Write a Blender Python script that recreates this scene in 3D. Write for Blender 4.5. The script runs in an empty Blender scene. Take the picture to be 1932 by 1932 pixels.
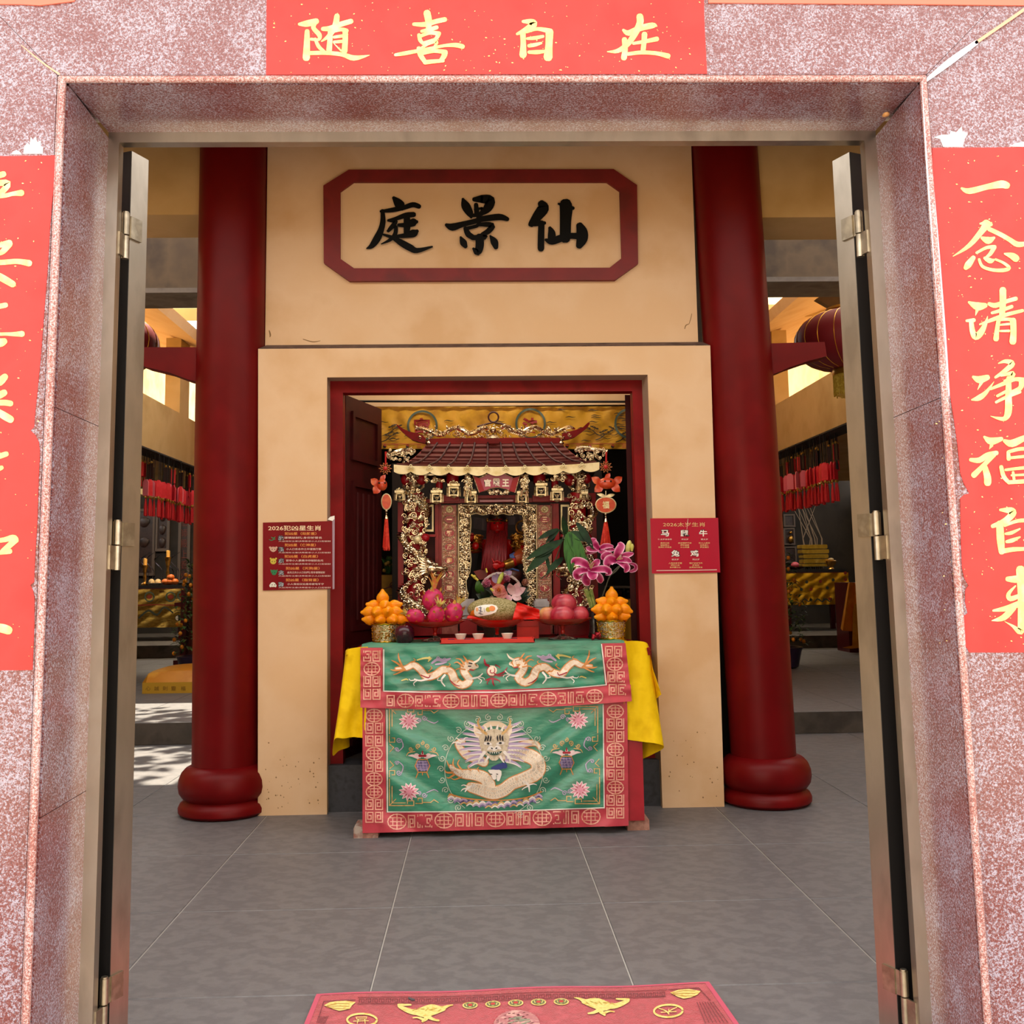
import bpy, math, random
from mathutils import Vector, Matrix, noise
random.seed(11)
SC = bpy.context.scene
COL = SC.collection
R = math.radians
# ------------------------------------------------------------------ camera
H = 1.24                      # eye height of the photographer
FPX, CX, CY = 1932.0, 951.83, 873.04
YAW, PITCH, ROLL = 0.0260926, 0.1118222, -0.0135365
def _basis():
    cy, sy, cp, sp = math.cos(YAW), math.sin(YAW), math.cos(PITCH), math.sin(PITCH)
    f = Vector((sy*cp, cy*cp, sp)); r = Vector((cy, -sy, 0)); u = r.cross(f)
    c, s = math.cos(ROLL), math.sin(ROLL)
    return r*c + u*s, u*c - r*s, f
CR, CU, CF = _basis()
cam = bpy.data.cameras.new('camera'); cam.sensor_width = 36; cam.lens = 36*FPX/1932
cam.shift_x = (966-CX)/1932; cam.shift_y = (CY-966)/1932; cam.clip_end = 200
camo = bpy.data.objects.new('camera', cam); COL.objects.link(camo)
camo.matrix_world = Matrix(((CR.x, CU.x, -CF.x, 0), (CR.y, CU.y, -CF.y, 0), (CR.z, CU.z, -CF.z, H), (0, 0, 0, 1)))
SC.camera = camo
def ray(x, y): return CF + CR*((x-CX)/FPX) - CU*((y-CY)/FPX)
def at(x, y, Y):              # the point of the vertical plane at depth Y seen at photo position x, y
    d = ray(x, y); d = d*(Y/d.y); return Vector((d.x, Y, d.z+H))
def fl(x, y, z=0.0):          # the point of the level z seen at photo position x, y
    d = ray(x, y); d = d*((z-H)/d.z); return Vector((d.x, d.y, z))
# ------------------------------------------------------------------ light
SC.view_settings.view_transform = 'Standard'; SC.view_settings.look = 'None'
SC.view_settings.gamma = 1.0; SC.view_settings.use_curve_mapping = False
SC.view_settings.exposure = 1.7
SC.cycles.max_bounces = 10; SC.cycles.diffuse_bounces = 6; SC.cycles.glossy_bounces = 4
SC.cycles.use_denoising = True; SC.cycles.sample_clamp_indirect = 8
w = bpy.data.worlds.new('sky'); SC.world = w; w.use_nodes = True
bg = w.node_tree.nodes['Background']; bg.inputs[0].default_value = (1.0, 0.965, 0.93, 1); bg.inputs[1].default_value = 1.15
sun = bpy.data.lights.new('sun', 'SUN'); sun.energy = 4.6; sun.angle = R(0.6); sun.color = (1, .88, .68)
suno = bpy.data.objects.new('sun', sun); COL.objects.link(suno)
suno.rotation_euler = Vector((-.03, -.50, -.86)).to_track_quat('-Z', 'Y').to_euler()
suno.location = (0, 8, 20)
# ------------------------------------------------------------------ materials
def lin(c):
    if isinstance(c, str):
        c = [int(c[i:i+2], 16)/255 for i in (0, 2, 4)]
        c = [x/12.92 if x <= .04045 else ((x+.055)/1.055)**2.4 for x in c]
    return (c[0], c[1], c[2], 1)
MATS = {}
def mat(name, col, rough=.5, metal=0., var=None, vs=6., vd=4., bump=None, spec=None, coat=0., trans=0., sheen=0., sub=0., stretch=None, pos=(.35, .65), ior=None, alpha=None):
    """Principled material; var = colours mixed in by noise of scale vs, bump = (scale, strength)"""
    if name in MATS: return MATS[name]
    m = bpy.data.materials.new(name); m.use_nodes = True; nt = m.node_tree; b = nt.nodes['Principled BSDF']
    b.inputs['Base Color'].default_value = lin(col); b.inputs['Roughness'].default_value = rough; b.inputs['Metallic'].default_value = metal
    if spec is not None: b.inputs['Specular IOR Level'].default_value = spec
    if coat: b.inputs['Coat Weight'].default_value = coat; b.inputs['Coat Roughness'].default_value = .12
    if trans: b.inputs['Transmission Weight'].default_value = trans
    if ior: b.inputs['IOR'].default_value = ior
    if sheen: b.inputs['Sheen Weight'].default_value = sheen
    if alpha is not None: b.inputs['Alpha'].default_value = alpha
    if sub: b.inputs['Subsurface Weight'].default_value = sub; b.inputs['Subsurface Radius'].default_value = (.02, .008, .004)
    if var or bump:
        tc = nt.nodes.new('ShaderNodeTexCoord'); src = tc.outputs['Object']
        if stretch:
            mp = nt.nodes.new('ShaderNodeMapping'); mp.inputs['Scale'].default_value = stretch
            nt.links.new(src, mp.inputs[0]); src = mp.outputs[0]
    if var:
        n = nt.nodes.new('ShaderNodeTexNoise'); n.inputs['Scale'].default_value = vs; n.inputs['Detail'].default_value = vd
        nt.links.new(src, n.inputs['Vector'])
        cr = nt.nodes.new('ShaderNodeValToRGB'); cols = [col] + list(var)
        e = cr.color_ramp.elements; k = len(cols)
        e[0].position = pos[0]; e[0].color = lin(cols[0]); e[1].position = pos[1]; e[1].color = lin(cols[-1])
        for i in range(1, k-1):
            q = e.new(pos[0]+(pos[1]-pos[0])*i/(k-1)); q.color = lin(cols[i])
        nt.links.new(n.outputs[0], cr.inputs[0]); nt.links.new(cr.outputs[0], b.inputs['Base Color'])
    if bump:
        n2 = nt.nodes.new('ShaderNodeTexNoise'); n2.inputs['Scale'].default_value = bump[0]; n2.inputs['Detail'].default_value = 4
        nt.links.new(src, n2.inputs['Vector'])
        bp = nt.nodes.new('ShaderNodeBump'); bp.inputs['Strength'].default_value = bump[1]; bp.inputs['Distance'].default_value = .01
        nt.links.new(n2.outputs[0], bp.inputs['Height']); nt.links.new(bp.outputs[0], b.inputs['Normal'])
    MATS[name] = m
    return m
# ------------------------------------------------------------------ mesh building
UNIT = {}
class MB:
    def __init__(s): s.v = []; s.f = []; s.mi = []; s.cur = 0
    def add(s, vs, fs):
        o = len(s.v); s.v += [Vector(p) for p in vs]
        s.f += [tuple(i+o for i in f) for f in fs]; s.mi += [s.cur]*len(fs); return s
    def box(s, x0, x1, y0, y1, z0, z1):
        return s.add([(x0,y0,z0),(x1,y0,z0),(x1,y1,z0),(x0,y1,z0),(x0,y0,z1),(x1,y0,z1),(x1,y1,z1),(x0,y1,z1)],
                     [(0,3,2,1),(4,5,6,7),(0,1,5,4),(1,2,6,5),(2,3,7,6),(3,0,4,7)])
    def obox(s, c, a, b, d):   # centre and three half axes
        c, a, b, d = Vector(c), Vector(a), Vector(b), Vector(d)
        return s.add([c-a-b-d, c+a-b-d, c+a+b-d, c-a+b-d, c-a-b+d, c+a-b+d, c+a+b+d, c-a+b+d],
                     [(0,3,2,1),(4,5,6,7),(0,1,5,4),(1,2,6,5),(2,3,7,6),(3,0,4,7)])
    def prism(s, pts, vec):
        n = len(pts); vec = Vector(vec); p = [Vector(q) for q in pts]
        return s.add(p + [q+vec for q in p], [tuple(range(n)), tuple(range(2*n-1, n-1, -1))] + [(i, n+i, n+(i+1) % n, (i+1) % n) for i in range(n)])
    def ring(s, outer, inner, vec):   # frame between two outlines of equal length
        n = len(outer); vec = Vector(vec); p = [Vector(q) for q in list(outer)+list(inner)]; p += [q+vec for q in p]
        fs = []
        for i in range(n):
            j = (i+1) % n
            fs += [(i, j, n+j, n+i), (2*n+i, 3*n+i, 3*n+j, 2*n+j), (i, 2*n+i, 2*n+j, j), (n+i, n+j, 3*n+j, 3*n+i)]
        return s.add(p, fs)
    def tube(s, pts, r, n=8, caps=True, flat=1.0):
        pts = [Vector(p) for p in pts]; m = len(pts)
        rr = list(r) if isinstance(r, (list, tuple)) else [r]*m
        t0 = (pts[1]-pts[0]).normalized()
        ref = Vector((0, 0, 1)) if abs(t0.z) < .9 else Vector((1, 0, 0))
        a = t0.cross(ref).normalized(); vs = []
        for i in range(m):
            t = (pts[min(i+1, m-1)]-pts[max(i-1, 0)])
            t = t.normalized() if t.length > 1e-9 else t0
            a = (a - t*a.dot(t)); a = a.normalized() if a.length > 1e-9 else t.orthogonal().normalized()
            b = t.cross(a)
            vs += [pts[i] + (a*math.cos(2*math.pi*k/n) + b*flat*math.sin(2*math.pi*k/n))*rr[i] for k in range(n)]
        fs = [(i*n+k, i*n+(k+1) % n, (i+1)*n+(k+1) % n, (i+1)*n+k) for i in range(m-1) for k in range(n)]
        if caps: fs += [tuple(range(n-1, -1, -1)), tuple((m-1)*n+k for k in range(n))]
        return s.add(vs, fs)
    def lathe(s, base, prof, n=24, axis=None, wob=None):
        base = Vector(base); z = Vector(axis).normalized() if axis is not None else Vector((0, 0, 1))
        a = z.orthogonal().normalized() if axis is not None else Vector((1, 0, 0)); b = z.cross(a); vs = []
        for r, h in prof:
            for k in range(n):
                t = 2*math.pi*k/n; q = r*(wob(t, h) if wob else 1)
                vs.append(base + (a*math.cos(t)+b*math.sin(t))*q + z*h)
        m = len(prof)
        fs = [(i*n+k, i*n+(k+1) % n, (i+1)*n+(k+1) % n, (i+1)*n+k) for i in range(m-1) for k in range(n)]
        fs += [tuple(range(n-1, -1, -1)), tuple((m-1)*n+k for k in range(n))]
        return s.add(vs, fs)
    def ball(s, c, rx, ry=None, rz=None, nu=12, nv=8, rot=None, fn=None):
        ry = rx if ry is None else ry; rz = rx if rz is None else rz; c = Vector(c); vs = [Vector((0, 0, -1))]
        for j in range(1, nv):
            p = -math.pi/2 + math.pi*j/nv
            for k in range(nu):
                t = 2*math.pi*k/nu; vs.append(Vector((math.cos(p)*math.cos(t), math.cos(p)*math.sin(t), math.sin(p))))
        vs.append(Vector((0, 0, 1))); out = []
        for p in vs:
            q = Vector((p.x*rx, p.y*ry, p.z*rz))
            if fn: q = q*fn(p)
            if rot is not None: q = rot @ q
            out.append(c+q)
        fs = [(0, 1+(k+1) % nu, 1+k) for k in range(nu)]
        for j in range(nv-2):
            for k in range(nu): fs.append((1+j*nu+k, 1+j*nu+(k+1) % nu, 1+(j+1)*nu+(k+1) % nu, 1+(j+1)*nu+k))
        l = len(vs)-1
        fs += [(l, 1+(nv-2)*nu+k, 1+(nv-2)*nu+(k+1) % nu) for k in range(nu)]
        return s.add(out, fs)
    def grid(s, fn, nu, nv, thick=None):
        vs = [fn(i/nu, j/nv) for j in range(nv+1) for i in range(nu+1)]
        fs = [(j*(nu+1)+i, j*(nu+1)+i+1, (j+1)*(nu+1)+i+1, (j+1)*(nu+1)+i) for j in range(nv) for i in range(nu)]
        return s.add(vs, fs)
    def leaf(s, base, tip, width, up=(0, 0, 1), bend=.15, n=6, fold=.25):   # pointed blade, creased along its middle
        base, tip, up = Vector(base), Vector(tip), Vector(up); d = tip-base; side = d.cross(up)
        side = side.normalized() if side.length > 1e-9 else d.orthogonal().normalized(); nn = side.cross(d).normalized(); vs = []; fs = []
        for i in range(n+1):
            t = i/n; wd = width*math.sin(math.pi*min(1, t*.93+.07))**.8*.5 if i < n else .0004
            c = base + d*t + nn*(math.sin(math.pi*t)*bend*d.length)
            vs += [c-side*wd+nn*wd*fold, c, c+side*wd+nn*wd*fold]
        for i in range(n): fs += [(3*i, 3*i+1, 3*i+4, 3*i+3), (3*i+1, 3*i+2, 3*i+5, 3*i+4)]
        return s.add(vs, fs)
    def build(s, name, m, parent=None, smooth=40, label=None, cat=None, group=None, kind=None):
        off = Vector((0, 0, 0)); p = parent
        while p is not None: off += p.location; p = p.parent
        me = bpy.data.meshes.new(name); me.from_pydata([v-off for v in s.v], [], s.f)
        ms = m if isinstance(m, (list, tuple)) else [m]
        for q in ms: me.materials.append(q)
        if len(ms) > 1: me.polygons.foreach_set('material_index', s.mi)
        if smooth:
            me.polygons.foreach_set('use_smooth', [True]*len(me.polygons)); me.update()
            me.set_sharp_from_angle(angle=R(smooth))
        me.update()
        o = bpy.data.objects.new(name, me); COL.objects.link(o)
        if parent is not None: o.parent = parent
        return tag(o, label, cat, group, kind)
def tag(o, label=None, cat=None, group=None, kind=None):
    for k, v in (('label', label), ('category', cat), ('group', group), ('kind', kind)):
        if v: o[k] = v
    return o
def thing(name, loc, label=None, cat=None, group=None, kind=None):
    o = bpy.data.objects.new(name, None); COL.objects.link(o); o.location = loc; o.empty_display_size = .1
    return tag(o, label, cat, group, kind)
KIDS = {}
def copy_tree(o, kids, loc, rz=0., label=None, group=None, scale=None):
    c = o.copy(); COL.objects.link(c); c.location = loc; c.rotation_euler = (0, 0, rz)
    if scale: c.scale = (scale,)*3
    if label: c['label'] = label
    if group: c['group'] = group
    for k in kids:
        d = k.copy(); COL.objects.link(d); d.parent = c
    return c
def cr(pts, n=5):             # Catmull-Rom through tuples of any length
    P = [pts[0]] + list(pts) + [pts[-1]]; out = []
    for i in range(1, len(P)-2):
        for k in range(n):
            t = k/n; out.append(tuple(.5*((2*b) + (c-a)*t + (2*a-5*b+4*c-d)*t*t + (3*b-a-3*c+d)*t**3) for a, b, c, d in zip(P[i-1], P[i], P[i+1], P[i+2])))
    out.append(tuple(P[-2])); return out
def brush(mb, pts, surf, h=.001, n=4, base=None):
    """a brush stroke: pts = (x, y, width); surf(x, y, h) lifts a point by h off the surface it is written on"""
    q = cr(pts, n) if len(pts) > 2 else [tuple(a+(b-a)*t/4 for a, b in zip(pts[0], pts[1])) for t in range(5)]
    q = [(x, y, max(ww, .2)) for x, y, ww in q]
    m = len(q); sec = []
    for i in range(m):
        tx, ty = q[min(i+1, m-1)][0]-q[max(i-1, 0)][0], q[min(i+1, m-1)][1]-q[max(i-1, 0)][1]
        l = math.hypot(tx, ty) or 1; sec.append((q[i][0], q[i][1], q[i][2]/2, tx/l, ty/l))
    a, b = sec[0], sec[-1]
    st = [(a[0]-a[3]*a[2]*s, a[1]-a[4]*a[2]*s, a[2]*c, a[3], a[4]) for s, c in ((.85, .35), (.6, .75))]
    en = [(b[0]+b[3]*b[2]*s, b[1]+b[4]*b[2]*s, b[2]*c, b[3], b[4]) for s, c in ((.6, .75), (.85, .35))]
    sec = st+sec+en; vs = []; fs = []; m = len(sec)
    for x, y, hw, tx, ty in sec:
        for sgn in (1, -1): vs.append(surf(x-ty*hw*sgn, y+tx*hw*sgn, h))
    for i in range(m-1): fs.append((2*i, 2*i+1, 2*i+3, 2*i+2))
    if base is not None:
        o = len(vs)
        for x, y, hw, tx, ty in sec:
            for sgn in (1, -1): vs.append(surf(x-ty*hw*sgn, y+tx*hw*sgn, base))
        for i in range(m-1): fs += [(2*i, 2*i+2, o+2*i+2, o+2*i), (2*i+1, o+2*i+1, o+2*i+3, 2*i+3)]
        fs += [(0, o, o+1, 1), (2*m-2, 2*m-1, o+2*m-1, o+2*m-2)]
    mb.add(vs, fs); return mb
def flat(Y): return lambda x, y, h=0.: at(x, y, Y-h)
def poly(mb, pts, surf, h=.001):
    mb.add([surf(x, y, h) for x, y in pts], [tuple(range(len(pts)))]); return mb
def disc(mb, x, y, r, surf, h=.001, n=14, ry=None):
    return poly(mb, [(x+r*math.cos(2*math.pi*k/n), y+(ry or r)*math.sin(2*math.pi*k/n)) for k in range(n)], surf, h)
def circ(x, y, r, w, n=16, ry=None, a0=0., a1=360.):
    return [(x+r*math.cos(R(a0+(a1-a0)*k/n)), y+(ry or r)*math.sin(R(a0+(a1-a0)*k/n)), w) for k in range(n+1)]
TXT = {}
def glyphs(s, bold=0.):
    if (s, bold) in TXT: return TXT[(s, bold)]
    c = bpy.data.curves.new('writing', 'FONT'); c.body = s; c.offset = bold; c.resolution_u = 2
    o = bpy.data.objects.new('writing', c); COL.objects.link(o)
    me = bpy.data.meshes.new_from_object(o.evaluated_get(bpy.context.evaluated_depsgraph_get()))
    v = [(p.co.x, p.co.y) for p in me.vertices]; f = [tuple(p.vertices) for p in me.polygons]
    bpy.data.objects.remove(o); bpy.data.curves.remove(c); bpy.data.meshes.remove(me)
    TXT[(s, bold)] = (v, f); return v, f
def text(mb, s, x0, y0, x1, y1, surf, h=.001, bold=0.):
    """the characters s fitted into the box x0..x1, y0..y1 (photo positions of the surface written on)"""
    v, f = glyphs(s, bold)
    if not v: return mb
    ax, bx = min(p[0] for p in v), max(p[0] for p in v); ay, by = min(p[1] for p in v), max(p[1] for p in v)
    mb.add([surf(x0+(p[0]-ax)/(bx-ax)*(x1-x0), y1-(p[1]-ay)/(by-ay)*(y1-y0), h) for p in v], f); return mb
# ------------------------------------------------------------------ palette
def granite(name, cols, rough):
    m = bpy.data.materials.new(name); m.use_nodes = True; nt = m.node_tree; b = nt.nodes['Principled BSDF']; N = nt.nodes.new; L = nt.links.new
    b.inputs['Roughness'].default_value = rough; b.inputs['Coat Weight'].default_value = .3; b.inputs['Coat Roughness'].default_value = .3
    tc = N('ShaderNodeTexCoord'); n1 = N('ShaderNodeTexNoise'); n1.inputs['Scale'].default_value = 225; n1.inputs['Detail'].default_value = 3; n1.inputs['Roughness'].default_value = .62; n1.inputs['Distortion'].default_value = .6
    n2 = N('ShaderNodeTexNoise'); n2.inputs['Scale'].default_value = 330; n2.inputs['Detail'].default_value = 2
    n3 = N('ShaderNodeTexNoise'); n3.inputs['Scale'].default_value = 9; n3.inputs['Detail'].default_value = 3
    for n in (n1, n2, n3): L(tc.outputs['Object'], n.inputs['Vector'])
    a = N('ShaderNodeMath'); a.operation = 'MULTIPLY_ADD'; L(n3.outputs[0], a.inputs[0]); a.inputs[1].default_value = .24; L(n1.outputs[0], a.inputs[2])
    c = N('ShaderNodeMath'); c.operation = 'SUBTRACT'; L(a.outputs[0], c.inputs[0]); c.inputs[1].default_value = .12
    r1 = N('ShaderNodeValToRGB'); e = r1.color_ramp.elements; e[0].position = .40; e[0].color = lin(cols[0]); e[1].position = .60; e[1].color = lin(cols[3])
    q = e.new(.47); q.color = lin(cols[1]); q = e.new(.53); q.color = lin(cols[2])
    L(c.outputs[0], r1.inputs[0])
    r2 = N('ShaderNodeValToRGB'); e = r2.color_ramp.elements; e[0].position = .36; e[0].color = (1, 1, 1, 1); e[1].position = .41; e[1].color = (0, 0, 0, 1); L(n2.outputs[0], r2.inputs[0])
    mx = N('ShaderNodeMix'); mx.data_type = 'RGBA'; L(r2.outputs[0], mx.inputs['Factor']); L(r1.outputs[0], mx.inputs['A']); mx.inputs['B'].default_value = lin(cols[4]); L(mx.outputs['Result'], b.inputs['Base Color'])
    MATS[name] = m; return m
GRAN = granite('pink_granite', ('68302d', '7a4848', '7e6870', '9c94a4', '4a3840'), .22)
MOULD = granite('pink_granite_moulding', ('8c4e48', 'a0716a', 'aa8a88', 'b2a4a8', '6c4a48'), .16)
STEEL = mat('brushed_steel', 'b3aa9c', .36, 1.0, var=('bcb3a5', 'a89f92'), vs=5, vd=5, stretch=(2, 2, .8))
STEELD = mat('steel_edge_plate', 'b8ab94', .4, 1.0, var=('9b917f', 'c6bca8'), vs=14, vd=5)
DARKST = mat('dark_steel', '1c1a1a', .5, .3)
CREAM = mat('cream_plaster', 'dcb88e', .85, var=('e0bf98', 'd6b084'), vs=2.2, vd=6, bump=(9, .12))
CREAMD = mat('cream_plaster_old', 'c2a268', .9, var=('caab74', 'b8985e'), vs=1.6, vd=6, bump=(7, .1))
LED = mat('sooty_ledge', '5a4238', .95, var=('6b5348', '4a352c'), vs=8)
RED = mat('oxblood_paint', '68060a', .4, var=('610508', '6e080c'), vs=3, vd=4, spec=.16, bump=(5, .03))
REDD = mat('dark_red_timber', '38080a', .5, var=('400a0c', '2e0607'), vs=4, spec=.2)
REDF = mat('door_frame_red', '7a060c', .45, var=('84090f', '6e0509'), vs=5, spec=.2)
TILE = mat('grey_stone_tile', '666466', .5, var=('6d6b6d', '5f5d60', '696769'), vs=11, vd=12, bump=(180, .1), stretch=(1, 1.4, 1), pos=(.32, .68))
JOINT = mat('pale_grout', 'a8a49e', .9)
SLATE = mat('black_threshold_stone', '34363c', .5, var=('3d4046', '2c2e33'), vs=20)
CONC = mat('step_stone', '4b4640', .8, var=('565049', '403b36'), vs=5)
BEAMD = mat('brown_painted_beam', '4a3a2a', .8, var=('564531', '3d2f22'), vs=3)
GREYB = mat('grey_lintel', '5f5650', .85, var=('6b625b', '544b45'), vs=4)
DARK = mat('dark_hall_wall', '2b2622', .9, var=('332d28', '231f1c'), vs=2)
PAPER = mat('torn_white_paper', 'f0eef0', .9)
GROUND = mat('forecourt_paving', 'b9b2a8', .85, var=('a9a298', 'c4bdb3'), vs=1.5)
YP = 2.30                     # front face of the gateway
YR = 2.594                    # back of its stone reveal
YW = 5.65                     # front of the shrine hall wall
def edge(a, b, Y):            # X of a nearly vertical edge as a function of height
    p, q = at(*a, Y), at(*b, Y)
    return lambda z: p.x+(q.x-p.x)*(z-p.z)/(q.z-p.z)
# ------------------------------------------------------------------ floor
fo = MB().box(-14, 14, -14, 30, -.12, -.004).build('floor', JOINT, kind='structure', smooth=0)
T = .80
def slab(wx, wy, name='tile'):
    m = MB(); b = .0025
    m.add([(-wx, -wy, -.003), (wx, -wy, -.003), (wx, wy, -.003), (-wx, wy, -.003), (-wx+b, -wy+b, 0), (wx-b, -wy+b, 0), (wx-b, wy-b, 0), (-wx+b, wy-b, 0)],
          [(4, 5, 6, 7), (0, 1, 5, 4), (1, 2, 6, 5), (2, 3, 7, 6), (3, 0, 4, 7)])
    return m
x0, y0 = .457, 4.065
t0 = slab(T/2-.0022, .81/2-.0022).build('tile', TILE, fo, smooth=0)
first = True
for j in range(-2, 5):
    for i in range(-6, 6):
        p = (x0+T*(i+.5), y0+.81*(j+.5), 0)
        o = t0 if first else t0.copy()
        if not first: COL.objects.link(o); o.parent = fo
        first = False; o.location = p; o.rotation_euler = (0, 0, random.choice((0, math.pi)))
MB().box(-14, 14, -14, 2.2, -.11, .004).build('ground_forecourt', GROUND, kind='structure', smooth=0)
# raised courtyard platform and the step of the rear hall
ZS = .165
for nm, xa, xb in (('trim_1', -5.2, -1.55), ('trim_2', 1.75, 5.4)):
    s = MB().box(xa, xb, 8.13, 15.0, 0, ZS-.004).build(nm, CONC, kind='structure', smooth=0)
    k = 0
    for j in range(8):
        for i in range(6):
            xx = (xa+.4+.8*i) if xa < 0 else (xb-.4-.8*i)
            if abs(xx) > 5.6 or not xa < xx < xb: continue
            o = t0.copy(); COL.objects.link(o); o.parent = s; o.location = (xx, 8.54+.81*j, ZS)
    MB().box(xa-2, xb+2, 15.0, 19, 0, .34).build('trim_%d' % (3 if xa < 0 else 4), CONC, kind='structure', smooth=0)
# ------------------------------------------------------------------ gateway of pink granite
gl, gr = edge((127, 160), (58, 1932), YP), edge((1735, 160), (1857, 1932), YP)       # reveal edges
sl, sr = edge((107, 160), (38, 1932), YP), edge((1750, 160), (1871, 1932), YP)      # slab edges
bl, br = edge((205, 248), (147, 1932), YR), edge((1652, 248), (1759, 1932), YR)
ZT = at(900, 157, YP).z; ZB = at(900, 248, YR).z; ZSL = at(900, 141, YP).z
wf = MB()
wf.box(-6, -1.0, YP+.03, YR+.02, 0, 3.1).box(1.12, 6, YP+.03, YR+.02, 0, 3.1).box(-1.0, 1.12, YP+.03, YR+.02, ZT+.05, 3.1)
wf = wf.build('wall_front', GRAN, kind='structure', smooth=0)
def face(pts, th=.03, Y=YP): return MB().prism([(x, Y, z) for x, z in pts], (0, th, 0))
tl, tr = (-1.62, ZSL+.62), (1.76, ZSL+.62)
face([(sl(ZSL)+.001, ZSL), (sr(ZSL)-.001, ZSL), (tr[0]-.096, 3.0), (tl[0]+.096, 3.0)]).build('stone_slab', GRAN, wf, smooth=0)
face([(sl(0), .0), (sl(ZSL), ZSL-.0005), (tl[0]+.0955, 3.0), (-3, 3.0), (-3, 0)]).build('stone_slab', GRAN, wf, smooth=0)
face([(sr(0), .0), (3, 0), (3, 3.0), (tr[0]-.0955, 3.0), (sr(ZSL), ZSL-.0005)]).build('stone_slab', GRAN, wf, smooth=0)
# reveals, jointed
zj = at(100, 768, YP).z; zk = at(1785, 750, YP).z; zq = at(72, 1545, YP).z
for f, b, cuts, sg in ((gl, bl, (0, zq, zj, ZT), -1), (gr, br, (0, zk, ZT), 1)):
    for i in range(len(cuts)-1):
        za, zb = cuts[i]+.0008, cuts[i+1]-.0008
        pa = [(f(za), YP+.008, za), (b(za), YR, za), (b(zb), YR, zb), (f(zb), YP+.008, zb)]
        MB().prism(pa, (.03*sg, 0, 0)).build('reveal_slab', GRAN, wf, smooth=0)
MB().prism([(gl(ZT), YP+.008, ZT), (gr(ZT), YP+.008, ZT), (br(ZB), YR, ZB), (bl(ZB), YR, ZB)], (0, 0, .04)).build('reveal_slab', GRAN, wf, smooth=0)
# rounded moulding between slab and reveal
r1, r2 = .0085, .004
for r, k, dy in ((r1, .38, -.004), (r2, .8, .002)):
    def mx(f, s, z): return f(z)+(s(z)-f(z))*k
    zz = ZT+(ZSL-ZT)*k
    MB().tube([(mx(gl, sl, 0), YP+dy, 0), (mx(gl, sl, ZT), YP+dy, ZT), (mx(gl, sl, zz), YP+dy, zz)], r, 10).build('bead_moulding', MOULD, wf)
    MB().tube([(mx(gr, sr, 0), YP+dy, 0), (mx(gr, sr, ZT), YP+dy, ZT), (mx(gr, sr, zz), YP+dy, zz)], r, 10).build('bead_moulding', MOULD, wf)
    MB().tube([(mx(gl, sl, zz), YP+dy, zz), (0, YP+dy, zz), (mx(gr, sr, zz), YP+dy, zz)], r, 10).build('bead_moulding', MOULD, wf)
SEAL = mat('pale_sealant', 'c3cbdc', .5, var=('d2d8e4', 'aab2c4'), vs=20)
q = MB(); sf = flat(YP-.006)
brush(q, [(1743, 158, 8), (1752, 300, 11), (1765, 460, 13), (1780, 640, 11), (1789, 745, 6)], sf, .004, base=-.008)
brush(q, [(1742, 156, 5), (1790, 118, 12), (1842, 80, 9)], sf, .002, base=-.008)
q.build('sealant_strip', SEAL, wf)
q = MB(); brush(q, [(1842, 80, 6), (1932, 18, 6), (1990, -25, 6)], sf, .002, base=-.008); q.build('sealant_strip', mat('orange_sealant', 'd9a287', .6), wf)
q = MB(); brush(q, [(40, 85, 1.5), (80, 118, 3), (112, 140, 3)], flat(YP-.001), .001, base=-.002); q.build('sealant_strip', mat('orange_sealant', 'd9a287', .6), wf)
MB().prism([at(-200, 6, YP-.004), at(40, 8, YP-.004), at(75, 10, YP-.004), at(140, 2, YP-.004), at(160, -60, YP-.004), at(-200, -60, YP-.004)], (0, .004, 0)).build('trim_5', mat('coral_paint', 'd8705c', .5), kind='structure', smooth=0)
MB().prism([at(1335, -60, YP-.004), at(1337, 5, YP-.004), at(1745, 8, YP-.004), at(2100, 12, YP-.004), at(2100, -60, YP-.004)], (0, .004, 0)).build('trim_6', mat('coral_paint', 'd8705c', .5), kind='structure', smooth=0)
def scrap(pts, label):
    MB().prism([at(x, y, YP-.0016) for x, y in pts], (0, .0014, 0)).build('paper_scrap', PAPER, smooth=0, label=label, cat='paper scrap')
scrap([(44, 290), (46, 276), (52, 270), (56, 274), (58, 258), (62, 266), (67, 258), (70, 268), (77, 266), (76, 275), (81, 278), (80, 290)], 'torn white paper scrap above the left red door couplet')
scrap([(22, 291), (24, 286), (31, 283), (38, 287), (40, 291)], 'tiny torn white paper scrap at the top edge of the left couplet')
scrap([(1780, 277), (1774, 262), (1762, 259), (1778, 254), (1792, 254), (1794, 247), (1804, 250), (1814, 239), (1816, 248), (1826, 252), (1820, 262), (1816, 277)], 'spiky torn white paper scrap above the right couplet')
scrap([(1904, 276), (1916, 270), (1940, 266), (1950, 277)], 'torn white paper scrap at far right above the right couplet')
DAB = mat('ochre_putty', 'c08a50', .8, var=('d09a60', '8a5c32'), vs=60)
for x, y, lab, sgn in ((175, 207, 'ochre putty dab at the upper left inner corner of the gateway', 1), (1676, 217, 'ochre putty dab at the upper right inner corner of the gateway', -1)):
    p = at(x, y, 2.46); MB().ball(p+Vector((.006*sgn, 0, .001)), .009, .012, .005, 8, 6, fn=lambda q: 1+.25*noise.noise(q*2.3)).build('putty_dab', DAB, label=lab, cat='putty')
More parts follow.
